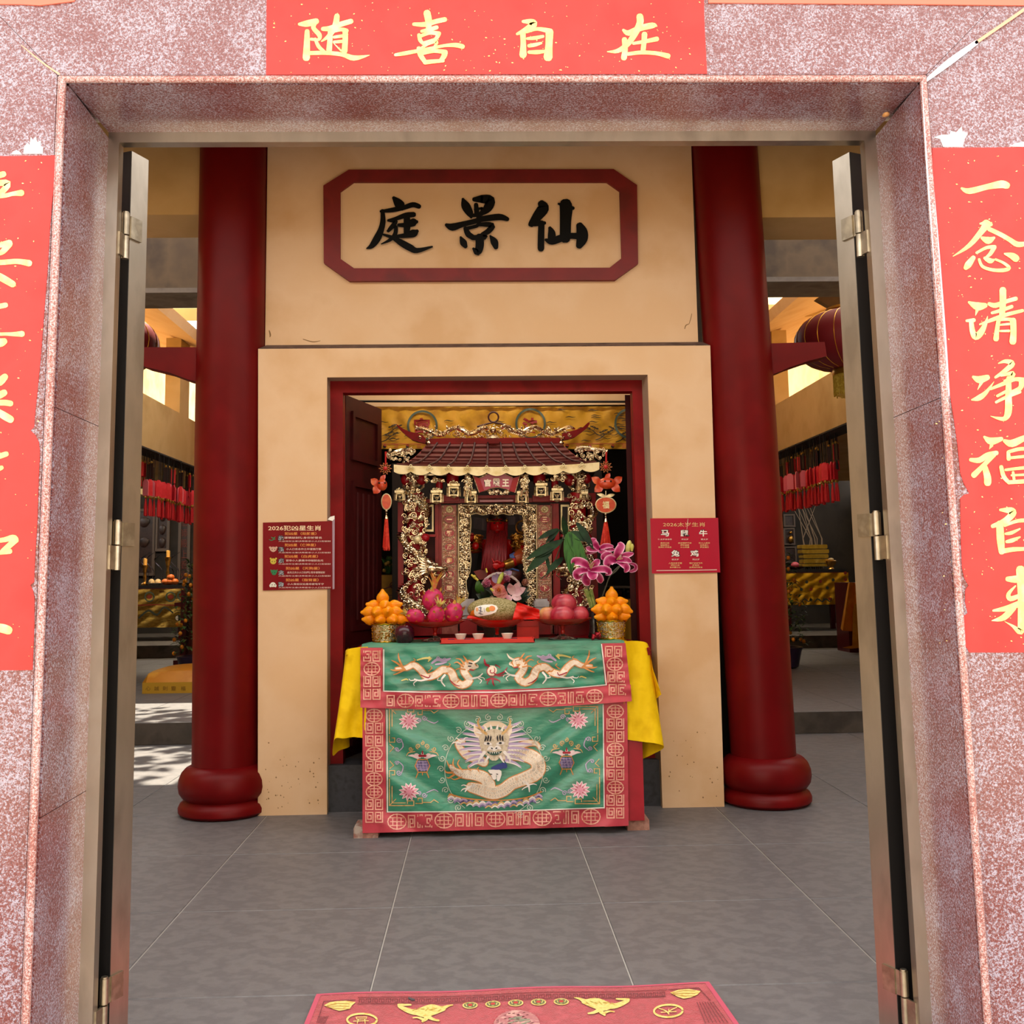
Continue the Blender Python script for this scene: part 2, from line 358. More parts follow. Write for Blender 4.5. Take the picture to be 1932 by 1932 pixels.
# ------------------------------------------------------------------ steel frame and door leaves
il, ir = edge((224, 300), (174, 1932), YR), edge((1633, 300), (1736, 1932), YR)
ZI = at(900, 267, YR).z
fr = MB().prism([(bl(0), YR, 0), (il(0), YR, 0), (il(ZI), YR, ZI), (bl(ZB), YR, ZB)], (0, .032, 0)).build('trim_7', STEEL, kind='structure', smooth=0, label='left post of the steel door frame')
MB().prism([(br(0), YR, 0), (br(ZB), YR, ZB), (ir(ZI), YR, ZI), (ir(0), YR, 0)], (0, .032, 0)).build('trim_8', STEEL, kind='structure', smooth=0, label='right post of the steel door frame')
MB().prism([(bl(ZB), YR, ZB), (il(ZI), YR, ZI), (ir(ZI), YR, ZI), (br(ZB), YR, ZB)], (0, .032, 0)).build('trim_9', STEEL, kind='structure', smooth=0, label='steel door frame head')
for k, (sg, top, bot, ys) in enumerate((( -1, (249, 285), (207, 1890), (450, 1030, 1890)), (1, (1602, 287), (1692, 1880), (447, 1012, 1875)))):
    Yc = 2.668; a, b = at(*top, Yc), at(*bot, Yc)
    def cx(z, a=a, b=b): return a.x+(b.x-a.x)*(z-a.z)/(b.z-a.z)
    tv = Vector((.38*-sg, .925, 0))*.066; lv = Vector((.925*sg, .38, 0))*.95
    c0, c1 = Vector((cx(.05), Yc, .05)), Vector((cx(a.z), Yc, a.z))
    d = MB().prism([c0, c0+lv, c1+lv, c1], tv).build('door_%d' % (k+1), STEEL, kind='structure', smooth=0)
    MB().prism([c0+lv*.001-tv*.025, c0+lv*.98-tv*.025, c1+lv*.98-tv*.025, c1+lv*.001-tv*.025], tv*.024).build('leaf_panel', DARKST, d, smooth=0)
    for yy in ys:
        zc = at(top[0]+(bot[0]-top[0])*(yy-top[1])/(bot[1]-top[1]), yy, Yc).z
        jx = (il if sg < 0 else ir)(zc)
        ax = Vector((jx+.004*-sg+.004*-sg, YR+.064, zc)); ax = (Vector((jx, YR+.07, zc)) + Vector((cx(zc), Yc, zc)))/2 + Vector((0, -.018, 0))
        hg = MB().tube([ax+Vector((0, 0, .003)), ax+Vector((0, 0, .062))], .0105, 14).tube([ax+Vector((0, 0, -.062)), ax+Vector((0, 0, -.001))], .0098, 14)
        hg.tube([ax+Vector((0, 0, .062)), ax+Vector((0, 0, .066))], .008, 12)
        hg = hg.build('hinge', STEELD, d)
        p = Vector((cx(zc), Yc, zc)); u = tv.normalized(); nn = Vector((u.y, -u.x, 0))*(-sg)   # plate on the leaf's end face
        nn = Vector((-u.y, u.x, 0)) if sg > 0 else Vector((u.y, -u.x, 0))
        m = MB().obox(p+u*.019+nn*.003+Vector((0, 0, .03)), u*.021, nn*.003, (0, 0, .03))
        m.obox((p+ax)/2+nn*.001+Vector((0, 0, .03)), (p-ax)/2+Vector((0, 0, 0)), Vector((0, .003, 0)), (0, 0, .03))
        m.build('hinge_plate', STEELD, d, smooth=0)
        jp = Vector((jx, YR+.016, zc)); MB().obox((jp+ax)/2+Vector((0, 0, -.03)), (ax-jp)/2, Vector((.003, 0, 0)), (0, 0, .03)).build('hinge_plate', STEELD, d, smooth=0)
# ------------------------------------------------------------------ hall wall with the doorway
def wpoly(pts, Y, th, name, m, parent=None, kind='structure', **k): return MB().prism([at(x, y, Y) for x, y in pts], (0, th, 0)).build(name, m, parent, smooth=0, kind=kind if parent is None else None, **k)
wb = MB()
wl, wr = at(487, 658, YW), at(1340, 651, YW); ol, orr = at(617, 712, YW), at(1222, 707, YW)
b1, b2, b3, b4 = at(487, 1500, YW).x, at(617, 1530, YW).x, at(1250, 1524, YW).x, at(1366, 1500, YW).x
Z0 = wl.z
wb.prism([(b1, YW, 0), (b2, YW, 0), (ol.x, YW, ol.z), (wl.x, YW, Z0)], (0, .22, 0))
wb.prism([(b3, YW, 0), (b4, YW, 0), (wr.x, YW, Z0), (orr.x, YW, ol.z)], (0, .22, 0))
wb.prism([(wl.x, YW, Z0), (ol.x, YW, ol.z), (orr.x, YW, ol.z), (wr.x, YW, Z0)], (0, .22, 0))
wb = wb.build('wall_back', CREAM, kind='structure', smooth=0)
ZU = at(900, 649.5, 5.73).z
MB().add([(wl.x, YW, Z0), (wr.x, YW, Z0), (1.29, 5.735, ZU+.006), (-1.19, 5.735, ZU+.006)], [(0, 1, 2, 3)]).prism([(wl.x, YW, Z0-.001), (wr.x, YW, Z0-.001), (wr.x, YW+.1, Z0-.001), (wl.x, YW+.1, Z0-.001)], (0, 0, .002)).build('wall_ledge', LED, wb, smooth=0)
MB().box(-1.2, 1.27, 5.73, 5.95, ZU, 4.3).build('wall_upper', CREAM, kind='structure', smooth=0)
CRK = mat('plaster_crack', '8a6a44', .95); m = MB()
for st in ([(1305, 592, 1.2), (1303, 602, 1.4), (1300, 611, 1.2)], [(1300, 611, 1.2), (1294, 614, 2), (1292, 620, 1.6)], [(572, 640, 1.5), (590, 645, 2), (604, 643, 1)], [(508, 624, 2), (510, 632, 3), (509, 636, 1)]): brush(m, st, flat(5.73), .0006)
m.build('plaster_crack', CRK, bpy.data.objects['wall_upper'], smooth=0, kind='stuff')
m = MB(); rs = random.Random(3)
for i in range(60):
    x, y = (rs.uniform(500, 606), rs.uniform(1400, 1525)) if rs.random() < .7 else (rs.uniform(1262, 1355), rs.uniform(1380, 1515)); q = rs.uniform(.6, 1.8); poly(m, [(x-q, y), (x, y-q*1.3), (x+q, y+.3), (x, y+q)], flat(YW), .0005)
m.build('wall_fleck', CRK, wb, smooth=0, kind='stuff')
# upper walls and beams at either side of the columns
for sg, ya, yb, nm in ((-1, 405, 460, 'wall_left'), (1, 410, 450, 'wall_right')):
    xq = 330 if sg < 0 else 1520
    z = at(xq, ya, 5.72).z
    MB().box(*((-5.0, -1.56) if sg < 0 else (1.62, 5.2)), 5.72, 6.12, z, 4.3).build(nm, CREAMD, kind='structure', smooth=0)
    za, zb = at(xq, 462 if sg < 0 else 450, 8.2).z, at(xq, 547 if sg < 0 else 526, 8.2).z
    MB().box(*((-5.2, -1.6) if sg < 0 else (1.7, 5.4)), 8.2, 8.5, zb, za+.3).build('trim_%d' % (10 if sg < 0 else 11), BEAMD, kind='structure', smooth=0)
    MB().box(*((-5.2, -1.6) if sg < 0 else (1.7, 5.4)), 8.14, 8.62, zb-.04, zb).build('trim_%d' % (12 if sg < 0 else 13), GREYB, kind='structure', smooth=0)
# threshold and red door frame
zt = at(655, 1443, YW+.06).z
MB().box(b2-.02, b3+.02, YW+.05, YW+.25, 0, zt).build('door_sill', SLATE, kind='structure', smooth=0)
YF = YW+.1
fo_, fi_ = [at(x, y, YF) for x, y in ((623, 1530), (623, 719), (1211, 717), (1239, 1530))], [at(x, y, YF) for x, y in ((647, 1530), (647, 741), (1193, 738), (1217, 1530))]
for p in (fo_, fi_): p[0].z = p[3].z = zt
df = MB()
df.prism([fo_[0], fi_[0], fi_[1], fo_[1]], (0, .09, 0)).prism([fo_[1], fi_[1], fi_[2], fo_[2]], (0, .09, 0)).prism([fo_[2], fi_[2], fi_[3], fo_[3]], (0, .09, 0))
df = df.build('door_3', REDF, kind='structure', smooth=0)
rv = MB().prism([(b2, YW+.01, zt), (fo_[0].x, YF, zt), (fo_[1].x, YF, fo_[1].z), (ol.x, YW+.01, ol.z)], (-.01, 0, 0)).prism([(b3, YW+.01, zt), (fo_[3].x, YF, zt), (fo_[2].x, YF, fo_[2].z), (orr.x, YW+.01, ol.z)], (.01, 0, 0)).prism([(ol.x, YW+.01, ol.z), (fo_[1].x, YF, fo_[1].z), (fo_[2].x, YF, fo_[2].z), (orr.x, YW+.01, ol.z)], (0, 0, .01))
rv.build('reveal', mat('taupe_plaster', 'a08672', .9), wb, smooth=0)
# the two open leaves of the hall doorway
yl0, yl1 = YF+.14, YF+.66
hx = at(652, 900, yl0).x; tx = at(720, 900, yl1).x
zt0, zt1 = at(652, 745, yl0).z, at(720, 787, yl1).z
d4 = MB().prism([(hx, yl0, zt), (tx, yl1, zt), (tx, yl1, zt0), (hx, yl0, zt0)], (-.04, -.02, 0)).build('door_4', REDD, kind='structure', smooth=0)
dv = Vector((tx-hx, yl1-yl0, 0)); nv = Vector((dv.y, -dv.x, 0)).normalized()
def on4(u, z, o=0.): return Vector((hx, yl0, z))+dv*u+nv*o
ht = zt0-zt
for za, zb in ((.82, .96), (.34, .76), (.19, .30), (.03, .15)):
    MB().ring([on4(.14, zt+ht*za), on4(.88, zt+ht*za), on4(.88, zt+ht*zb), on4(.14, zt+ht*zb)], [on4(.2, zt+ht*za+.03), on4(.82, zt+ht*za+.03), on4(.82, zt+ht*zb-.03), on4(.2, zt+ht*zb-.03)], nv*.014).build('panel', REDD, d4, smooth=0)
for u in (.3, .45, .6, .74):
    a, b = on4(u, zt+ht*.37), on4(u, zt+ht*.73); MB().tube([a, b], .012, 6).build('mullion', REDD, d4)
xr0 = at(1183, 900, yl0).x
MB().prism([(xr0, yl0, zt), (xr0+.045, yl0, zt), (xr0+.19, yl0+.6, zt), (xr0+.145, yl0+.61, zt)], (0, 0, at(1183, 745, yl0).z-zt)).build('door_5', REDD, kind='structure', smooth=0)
# hall interior
YB = 8.0
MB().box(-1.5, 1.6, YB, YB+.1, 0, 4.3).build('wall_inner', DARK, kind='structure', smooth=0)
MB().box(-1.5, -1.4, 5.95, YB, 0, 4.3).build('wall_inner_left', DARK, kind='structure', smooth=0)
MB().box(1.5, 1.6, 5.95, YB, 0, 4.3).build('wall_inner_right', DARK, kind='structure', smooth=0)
zc = at(920, 744, 6.3).z
MB().box(-1.3, 1.4, 6.95, 7.2, at(920, 768, 7.0).z, 4.0).build('trim_14', CREAM, kind='structure', smooth=0)
MB().tube([at(640, 757, 6.9), at(935, 758, 6.9), at(1200, 758, 6.9)], .008, 6).build('trim_15', DARKST, kind='structure')
MB().box(-6, 6, 1.9, 3.0, 3.1, 3.6).build('trim_16', CREAMD, kind='structure', smooth=0)  # unseen gate roof, shaped to narrow the strip of skylight
MB().box(-5.2, 5.4, 4.5, 4.65, 3.5, 3.95).build('trim_17', BEAMD, kind='structure', smooth=0)  # unseen drop beam added to keep skylight off the upper wall
MB().box(-5.2, 5.4, 4.65, 5.73, 3.9, 3.96).build('ceiling_porch', BEAMD, kind='structure', smooth=0)  # unseen flat ceiling added to darken the top of the wall, brown against bounce
MB().box(-5.4, -5.2, 2.6, 8.2, 0, 4.2).build('wall_court_left', CREAMD, kind='structure', smooth=0)  # both court walls are unseen, added to shut out sky from the sides
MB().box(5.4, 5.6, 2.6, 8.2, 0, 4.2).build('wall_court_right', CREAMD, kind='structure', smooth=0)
MB().box(-14, 14, -13, -12.6, 0, 6.5).build('wall_opposite', mat('opposite_facade', 'b0a292', .9, var=('a09282', 'beb0a0'), vs=1.2), kind='structure', smooth=0)
# roofs: the hall's eaves over the forecourt strip
CEIL = mat('soffit_plaster', 'c8a468', .9)
MB().prism([(-1.75, 4.5, 3.97), (-1.75, 4.5, 4.1), (-1.75, 6.9, 5.6), (-1.75, 9.5, 4.3), (-1.75, 9.5, 4.15), (-1.75, 6.9, 5.4)], (3.6, 0, 0)).build('ceiling', CEIL, kind='structure', smooth=0)
# ------------------------------------------------------------------ columns
YC = 5.75
for px1, px2, lab in ((442, 425, 'tall oxblood red round column at the left side of the doorway'), (1367, 1441, 'tall oxblood red round column at the right side of the doorway')):
    a, b = at(px1, 300, YC), at(px2, 1435, YC); k = (a.x-b.x)/(a.z-b.z); xb = b.x-k*b.z
    c = thing('round_column', (xb, YC, 0), lab, 'column', 'red columns of the hall front', 'thing')
    n = 48; prof = [(.176, .25), (.181, .8), (.188, 1.4), (.192, 2.2), (.192, 4.4)]
    m = MB().lathe((xb, YC, 0), prof, n)
    for v in m.v: v.x += k*v.z
    m.build('shaft', RED, c)
    pb = [(.205, 0), (.228, .004), (.242, .018), (.243, .04), (.233, .062), (.214, .075), (.209, .082), (.224, .094), (.24, .118), (.2455, .15), (.242, .186), (.229, .219), (.207, .243), (.186, .254), (.176, .258)]
    MB().lathe((xb, YC, 0), pb, n).build('base', RED, c)
for pts, lab in (([(384, 655), (255, 655), (235, 676), (275, 692), (320, 703), (355, 716), (384, 722)], 'red wing shaped bracket jutting left from the left column'),
                 ([(1445, 648), (1556, 645), (1560, 672), (1525, 681), (1490, 693), (1445, 712)], 'red wing shaped bracket jutting right from the right column')):
    MB().prism([at(x, y, 5.69) for x, y in pts], (0, .12, 0)).build('wing_bracket', RED, smooth=0, label=lab, cat='bracket')
# ------------------------------------------------------------------ big signboard with three raised black characters
sg = thing('signboard', at(906, 427, 5.73), 'cream signboard with black raised characters in a red eight-sided frame', 'signboard')
O8 = [(658, 320), (1158, 319), (1202, 349), (1204, 497), (1161, 528), (659, 530), (611, 496), (610, 350)]
I8 = [(667, 343), (1145, 343), (1169, 360), (1173, 487), (1150, 505), (668, 506), (642, 488), (642, 361)]
MB().ring([at(x, y, 5.70) for x, y in O8], [at(x, y, 5.70) for x, y in I8], (0, .03, 0)).build('frame', mat('sign_frame_red', '6d0c0d', .55, var=('780f10', '610a0b'), vs=4), sg, smooth=0)
MB().prism([at(x, y, 5.722) for x, y in I8], (0, .008, 0)).build('board', CREAM, sg, smooth=0)
INK = mat('black_lacquer', '040405', .6, spec=.15)
def c3(*p): return [(600+.16563*x, 310+.16563*y, .16563*ww) for x, y, ww in p]
def c4(*p): return [(900+.16563*x, 310+.16563*y, .16563*ww) for x, y, ww in p]
ting = [c3((862, 382, 40), (905, 430, 95), (940, 475, 110), (960, 500, 60)), c3((715, 535, 30), (850, 520, 55), (980, 492, 55), (1080, 460, 60), (1150, 480, 55)),
        c3((735, 530, 45), (740, 640, 60), (720, 740, 70), (670, 850, 85), (610, 930, 60), (555, 958, 15)),
        c3((800, 640, 30), (890, 618, 45), (1000, 580, 60), (1090, 572, 60)), c3((1010, 590, 70), (1015, 700, 80), (1005, 810, 60)),
        c3((920, 692, 40), (1010, 690, 60), (1090, 660, 90), (1125, 655, 40)), c3((905, 820, 40), (1000, 810, 60), (1090, 785, 90), (1130, 760, 40)),
        c3((820, 640, 40), (885, 650, 50), (830, 725, 50), (800, 760, 35)), c3((795, 760, 30), (880, 705, 40), (880, 790, 50), (820, 860, 40), (720, 908, 12)),
        c3((745, 800, 25), (850, 835, 45), (950, 895, 75), (1050, 950, 80), (1130, 982, 60), (1300, 938, 20))]
jing = [c3((1650, 395, 30), (1680, 470, 100), (1730, 560, 80), (1745, 605, 30)), c3((1778, 400, 50), (1860, 395, 90))+c4((60, 395, 95), (150, 410, 110), (120, 500, 100), (40, 565, 50)),
        c3((1800, 460, 50), (1810, 560, 60)), c3((1785, 515, 25), (1870, 500, 30))+c4((50, 510, 30)), c3((1745, 585, 40), (1850, 570, 50))+c4((60, 550, 45)),
        c3((1825, 590, 50), (1835, 650, 50)), c3((1462, 690, 40), (1530, 715, 85), (1640, 685, 65), (1800, 645, 60))+c4((50, 625, 65), (250, 600, 75), (345, 625, 50)),
        c3((1680, 730, 50), (1715, 800, 70), (1790, 840, 50)), c3((1700, 730, 40), (1800, 705, 40))+c4((30, 685, 45), (170, 695, 65), (130, 760, 65), (60, 800, 50)),
        c3((1760, 835, 60), (1900, 830, 60))+c4((70, 800, 40)), c3((1840, 830, 95), (1842, 930, 95), (1815, 1000, 80), (1770, 960, 30)),
        c3((1625, 830, 25), (1655, 890, 80), (1680, 935, 50)), c4((150, 815, 20), (195, 880, 85), (215, 945, 55))]
xian = [c4((735, 450, 90), (755, 500, 130), (690, 590, 115), (620, 680, 75)), c4((600, 690, 35), (690, 680, 50), (770, 668, 40)), c4((735, 670, 70), (730, 800, 75), (728, 960, 75)),
        c4((1010, 455, 140), (1015, 520, 145), (1008, 650, 130), (1005, 840, 125)), c4((930, 450, 25), (1010, 475, 60), (1095, 500, 40)),
        c4((830, 725, 40), (850, 780, 85), (850, 850, 90)), c4((785, 860, 35), (850, 880, 75), (960, 840, 85), (1060, 815, 70), (1160, 820, 75)), c4((1170, 700, 85), (1195, 770, 130), (1195, 850, 130), (1165, 925, 80))]
for st in (ting, jing, xian):
    m = MB()
    for i, s in enumerate(st): brush(m, s, flat(5.722), .012+.0007*i, base=0.)
    m.build('character', INK, sg, smooth=0)
# ------------------------------------------------------------------ the red paper couplets of the gateway
PAPR = mat('red_paper', 'e02620', .55, var=('e42a26', 'd8221e'), vs=6)
GOLDP = mat('gold_ink', 'efd48a', .5, var=('ebca74', 'f2dd9c'), vs=22)
def flecks(x0, x1, y0, y1, n, par, Y):
    m = MB()
    for i in range(n):
        x, y = random.uniform(x0, x1), random.uniform(y0, y1); r = random.choice((.7, .8, 1, 1.2, 1.9)); a = random.uniform(0, 3)
        poly(m, [(x+r*1.4*math.cos(a), y+r*math.sin(a)), (x+r*.6*math.cos(a+1.7), y+r*.7*math.sin(a+1.7)), (x-r*1.2*math.cos(a), y-r*.8*math.sin(a)), (x+r*.6*math.cos(a-1.7), y+r*.6*math.sin(a-1.7))], flat(Y), .0006)
    m.build('gold_fleck', GOLDP, par, smooth=0, kind='stuff')
def couplet(pts, label, chars, fl_, th=.0012):
    Y = YP-.0015
    c = thing('door_couplet', at(*pts[0], Y), label, 'couplet', 'red paper door couplets')
    MB().prism([at(x, y, Y) for x, y in pts], (0, th, 0)).build('paper', PAPR, c, smooth=0)
    for st in chars:
        m = MB()
        for i, s in enumerate(st): brush(m, s, flat(Y), .0007+.00007*i)
        m.build('character', GOLDP, c, smooth=0)
    flecks(*fl_, c, Y)
def zz(ox, oy, k): return lambda *p: [(ox+k*x, oy+k*y, k*ww) for x, y, ww in p]
b1_, b2_ = zz(490, 0, .2226), zz(920, 0, .2226)
sui = [b1_((335, 205, 25), (400, 200, 55), (480, 180, 50)), b1_((470, 180, 50), (455, 235, 38), (505, 295, 40), (500, 335, 25), (435, 332, 25)), b1_((402, 265, 40), (400, 370, 52), (395, 490, 62)),
       b1_((470, 330, 25), (500, 395, 32), (545, 435, 25)), b1_((430, 450, 35), (560, 448, 34), (700, 462, 36), (800, 492, 45), (930, 468, 6)), b1_((535, 245, 35), (600, 240, 45), (690, 205, 45), (775, 180, 42)),
       b1_((655, 135, 45), (640, 220, 52), (590, 300, 38), (525, 350, 12)), b1_((598, 265, 40), (595, 340, 44), (588, 425, 48)), b1_((610, 268, 30), (690, 250, 32), (735, 262, 40)), b1_((725, 260, 45), (725, 340, 46), (718, 435, 50)), b1_((630, 315, 25), (700, 305, 28)), b1_((630, 357, 25), (700, 350, 28)), b1_((630, 370, 6), (690, 430, 16))]
xi = [b1_((1418, 110, 60), (1430, 170, 58), (1432, 240, 45)), b1_((1305, 205, 28), (1400, 207, 42), (1500, 180, 40), (1570, 165, 40)), b1_((1372, 265, 25), (1440, 250, 35), (1500, 232, 35)), b1_((1350, 295, 30), (1360, 340, 34), (1385, 370, 25)),
      b1_((1360, 308, 28), (1440, 278, 32), (1520, 285, 38)), b1_((1515, 290, 38), (1500, 320, 32), (1470, 345, 18)), b1_((1380, 365, 22), (1490, 330, 20)), b1_((1350, 425, 25), (1420, 375, 25), (1500, 352, 28), (1480, 400, 20)), b1_((1150, 465, 25), (1230, 452, 34), (1400, 420, 28), (1560, 388, 26), (1660, 382, 38), (1720, 395, 40)),
      b1_((1348, 410, 38), (1362, 465, 42), (1405, 530, 36)), b1_((1370, 455, 28), (1480, 432, 32), (1575, 442, 40)), b1_((1570, 445, 48), (1560, 480, 45), (1530, 515, 30)), b1_((1400, 528, 38), (1480, 520, 34), (1555, 515, 28))]
zi = [b2_((300, 182, 25), (365, 185, 50), (390, 205, 62), (330, 250, 50), (250, 288, 22)), b2_((298, 275, 48), (302, 370, 46), (300, 465, 62)), b2_((330, 270, 26), (420, 245, 30), (520, 262, 45)), b2_((525, 270, 66), (520, 380, 60), (512, 485, 76)), b2_((335, 327, 22), (400, 322, 32), (470, 308, 25)), b2_((350, 388, 30), (400, 380, 32), (455, 365, 20)), b2_((350, 442, 28), (420, 442, 36), (485, 435, 26))]
zai = [b2_((1150, 255, 22), (1195, 280, 48), (1290, 240, 50), (1400, 215, 48), (1435, 222, 8)), b2_((1290, 140, 58), (1290, 200, 58), (1240, 300, 52), (1180, 380, 44), (1100, 432, 36), (1015, 438, 8)), b2_((1160, 335, 45), (1165, 420, 46), (1155, 490, 50)), b2_((1235, 368, 24), (1330, 352, 32), (1435, 330, 40)), b2_((1330, 290, 48), (1325, 360, 42), (1318, 425, 42)), b2_((1190, 458, 30), (1300, 445, 33), (1430, 452, 34), (1530, 475, 44))]
couplet([(503, -6), (1328, -5), (1329, 40), (1334, 139), (502, 141)], 'horizontal red paper banner with four gold characters above the gateway', [sui, xi, zi, zai], (508, 1328, 4, 138, 190))
d5, d6, d7 = zz(1752, 270, .17078), zz(1752, 560, .17078), zz(1752, 880, .18634)
ch = [[d5((365, 500, 25), (450, 530, 65), (650, 482, 62), (800, 455, 85), (865, 468, 75))],
      [d5((640, 895, 105), (600, 955, 70), (450, 1130, 48), (270, 1250, 8)), d5((570, 890, 20), (640, 885, 50), (690, 900, 40)), d5((670, 950, 48), (800, 1012, 50), (900, 1070, 52), (980, 1118, 60), (1080, 1110, 45), (1190, 1085, 6)), d5((590, 1048, 35), (660, 1075, 80), (725, 1045, 25)), d5((530, 1212, 28), (640, 1155, 35), (730, 1148, 45)), d5((725, 1150, 50), (680, 1225, 42), (620, 1272, 18)),
       d5((495, 1265, 50), (440, 1340, 75), (410, 1378, 50)), d5((558, 1285, 30), (595, 1362, 34), (700, 1400, 36), (820, 1405, 42), (890, 1380, 40), (830, 1325, 30), (740, 1285, 25)), d5((620, 1270, 35), (680, 1300, 60), (720, 1290, 25)), d5((840, 1222, 20), (920, 1245, 70), (965, 1275, 80))],
      [d6((445, 60, 25), (540, 105, 90), (625, 95, 55)), d6((535, 150, 35), (518, 205, 6)), d6((420, 265, 28), (500, 258, 45)), d6((470, 270, 50), (485, 380, 60), (520, 440, 75), (580, 390, 70), (630, 290, 40), (652, 215, 6)), d6((668, 78, 40), (740, 95, 55), (860, 50, 45), (965, 20, 45)), d6((700, 178, 30), (800, 150, 40), (920, 108, 38)), d6((565, 305, 18), (700, 255, 42), (850, 200, 42), (1038, 152, 35)), d6((820, -75, 75), (820, 60, 72), (810, 210, 60)),
       d6((775, 245, 45), (755, 370, 50), (745, 465, 62)), d6((780, 250, 38), (880, 248, 36), (940, 262, 50)), d6((932, 262, 70), (938, 380, 66), (930, 495, 76)), d6((790, 310, 20), (890, 300, 28)), d6((790, 378, 22), (890, 376, 28))],
      [d6((492, 885, 30), (560, 915, 80), (650, 890, 60)), d6((590, 935, 40), (542, 1025, 6)), d6((478, 1138, 18), (560, 1115, 62), (640, 1050, 42), (722, 938, 5)), d6((772, 735, 12), (850, 712, 42), (925, 740, 62), (840, 820, 48), (738, 890, 28)), d6((800, 872, 20), (930, 845, 50), (905, 900, 40), (840, 930, 30)), d6((685, 1018, 28), (850, 950, 45), (960, 910, 42), (1060, 925, 62)), d6((1030, 930, 66), (1010, 1010, 52), (900, 1055, 30)), d6((745, 1165, 28), (850, 1112, 36), (1010, 1050, 34)), d6((760, 1095, 30), (900, 1022, 36)), d6((885, 900, 55), (882, 1100, 72), (880, 1270, 78), (840, 1345, 52), (760, 1340, 30), (685, 1318, 5))],
      [d6((615, 1548, 25), (690, 1595, 80), (805, 1570, 45)), d6((695, 1640, 42), (672, 1682, 5)), d6((465, 1800, 40), (560, 1805, 62), (650, 1750, 60), (750, 1725, 50)), d6((720, 1740, 60), (620, 1850, 50), (500, 1970, 65)), d6((620, 1880, 60), (650, 1990, 78), (652, 2055, 80)), d6((840, 1592, 40), (920, 1620, 82), (1060, 1560, 62), (1140, 1550, 50)), d6((880, 1715, 38), (885, 1790, 48)), d6((885, 1712, 36), (1000, 1682, 40), (1110, 1680, 40)), d6((890, 1780, 30), (1090, 1760, 34)), d6((1100, 1685, 44), (1080, 1770, 40)),
       d7((735, 5, 40), (760, 100, 44), (815, 165, 36)), d7((820, 160, 40), (1000, 150, 42), (1100, 150, 30)), d7((780, 35, 26), (960, 15, 34), (1090, 10, 40)), d7((855, 60, 28), (865, 130, 28)), d7((840, 90, 22), (1060, 80, 26)), d7((1085, 10, 40), (1090, 150, 40))],
      [d7((725, 440, 25), (830, 448, 70), (850, 480, 70), (770, 555, 62), (648, 605, 40)), d7((720, 580, 70), (728, 730, 78), (740, 865, 60)), d7((770, 600, 26), (900, 552, 36), (1050, 545, 44)), d7((1045, 545, 75), (1050, 720, 75), (1045, 900, 80)), d7((780, 682, 24), (840, 672, 36), (925, 632, 16)), d7((790, 762, 30), (850, 748, 42), (925, 715, 16)), d7((750, 858, 50), (860, 840, 45), (1000, 835, 35))],
      [d7((930, 1045, 90), (945, 1300, 85), (945, 1560, 85), (930, 1670, 70), (850, 1615, 26), (770, 1570, 4)), d7((800, 1140, 50), (900, 1140, 75), (1050, 1100, 60), (1110, 1080, 40)), d7((880, 1210, 14), (810, 1290, 40), (830, 1340, 52), (930, 1305, 40)), d7((1080, 1200, 40), (1030, 1290, 30)), d7((655, 1460, 22), (800, 1435, 58), (950, 1380, 62), (1120, 1350, 60)), d7((860, 1430, 60), (760, 1530, 62), (640, 1562, 8)), d7((965, 1420, 40), (1060, 1510, 60), (1190, 1600, 20))]]
couplet([(1759, 279), (2010, 277), (2010, 1231), (1829, 1231), (1823, 1220), (1817, 1163), (1826, 1157), (1821, 1135), (1822, 1112), (1828, 1105), (1820, 1092), (1815, 1070), (1813, 1010), (1812, 940), (1820, 933), (1829, 931), (1818, 910), (1812, 892), (1807, 840), (1800, 790), (1792, 740), (1783, 660), (1774, 560), (1765, 420)], 'long red paper couplet with gold characters on the right side of the gateway', ch, (1766, 1990, 285, 1225, 260))
e8, e9 = zz(0, 280, .2692), zz(0, 780, .2692)
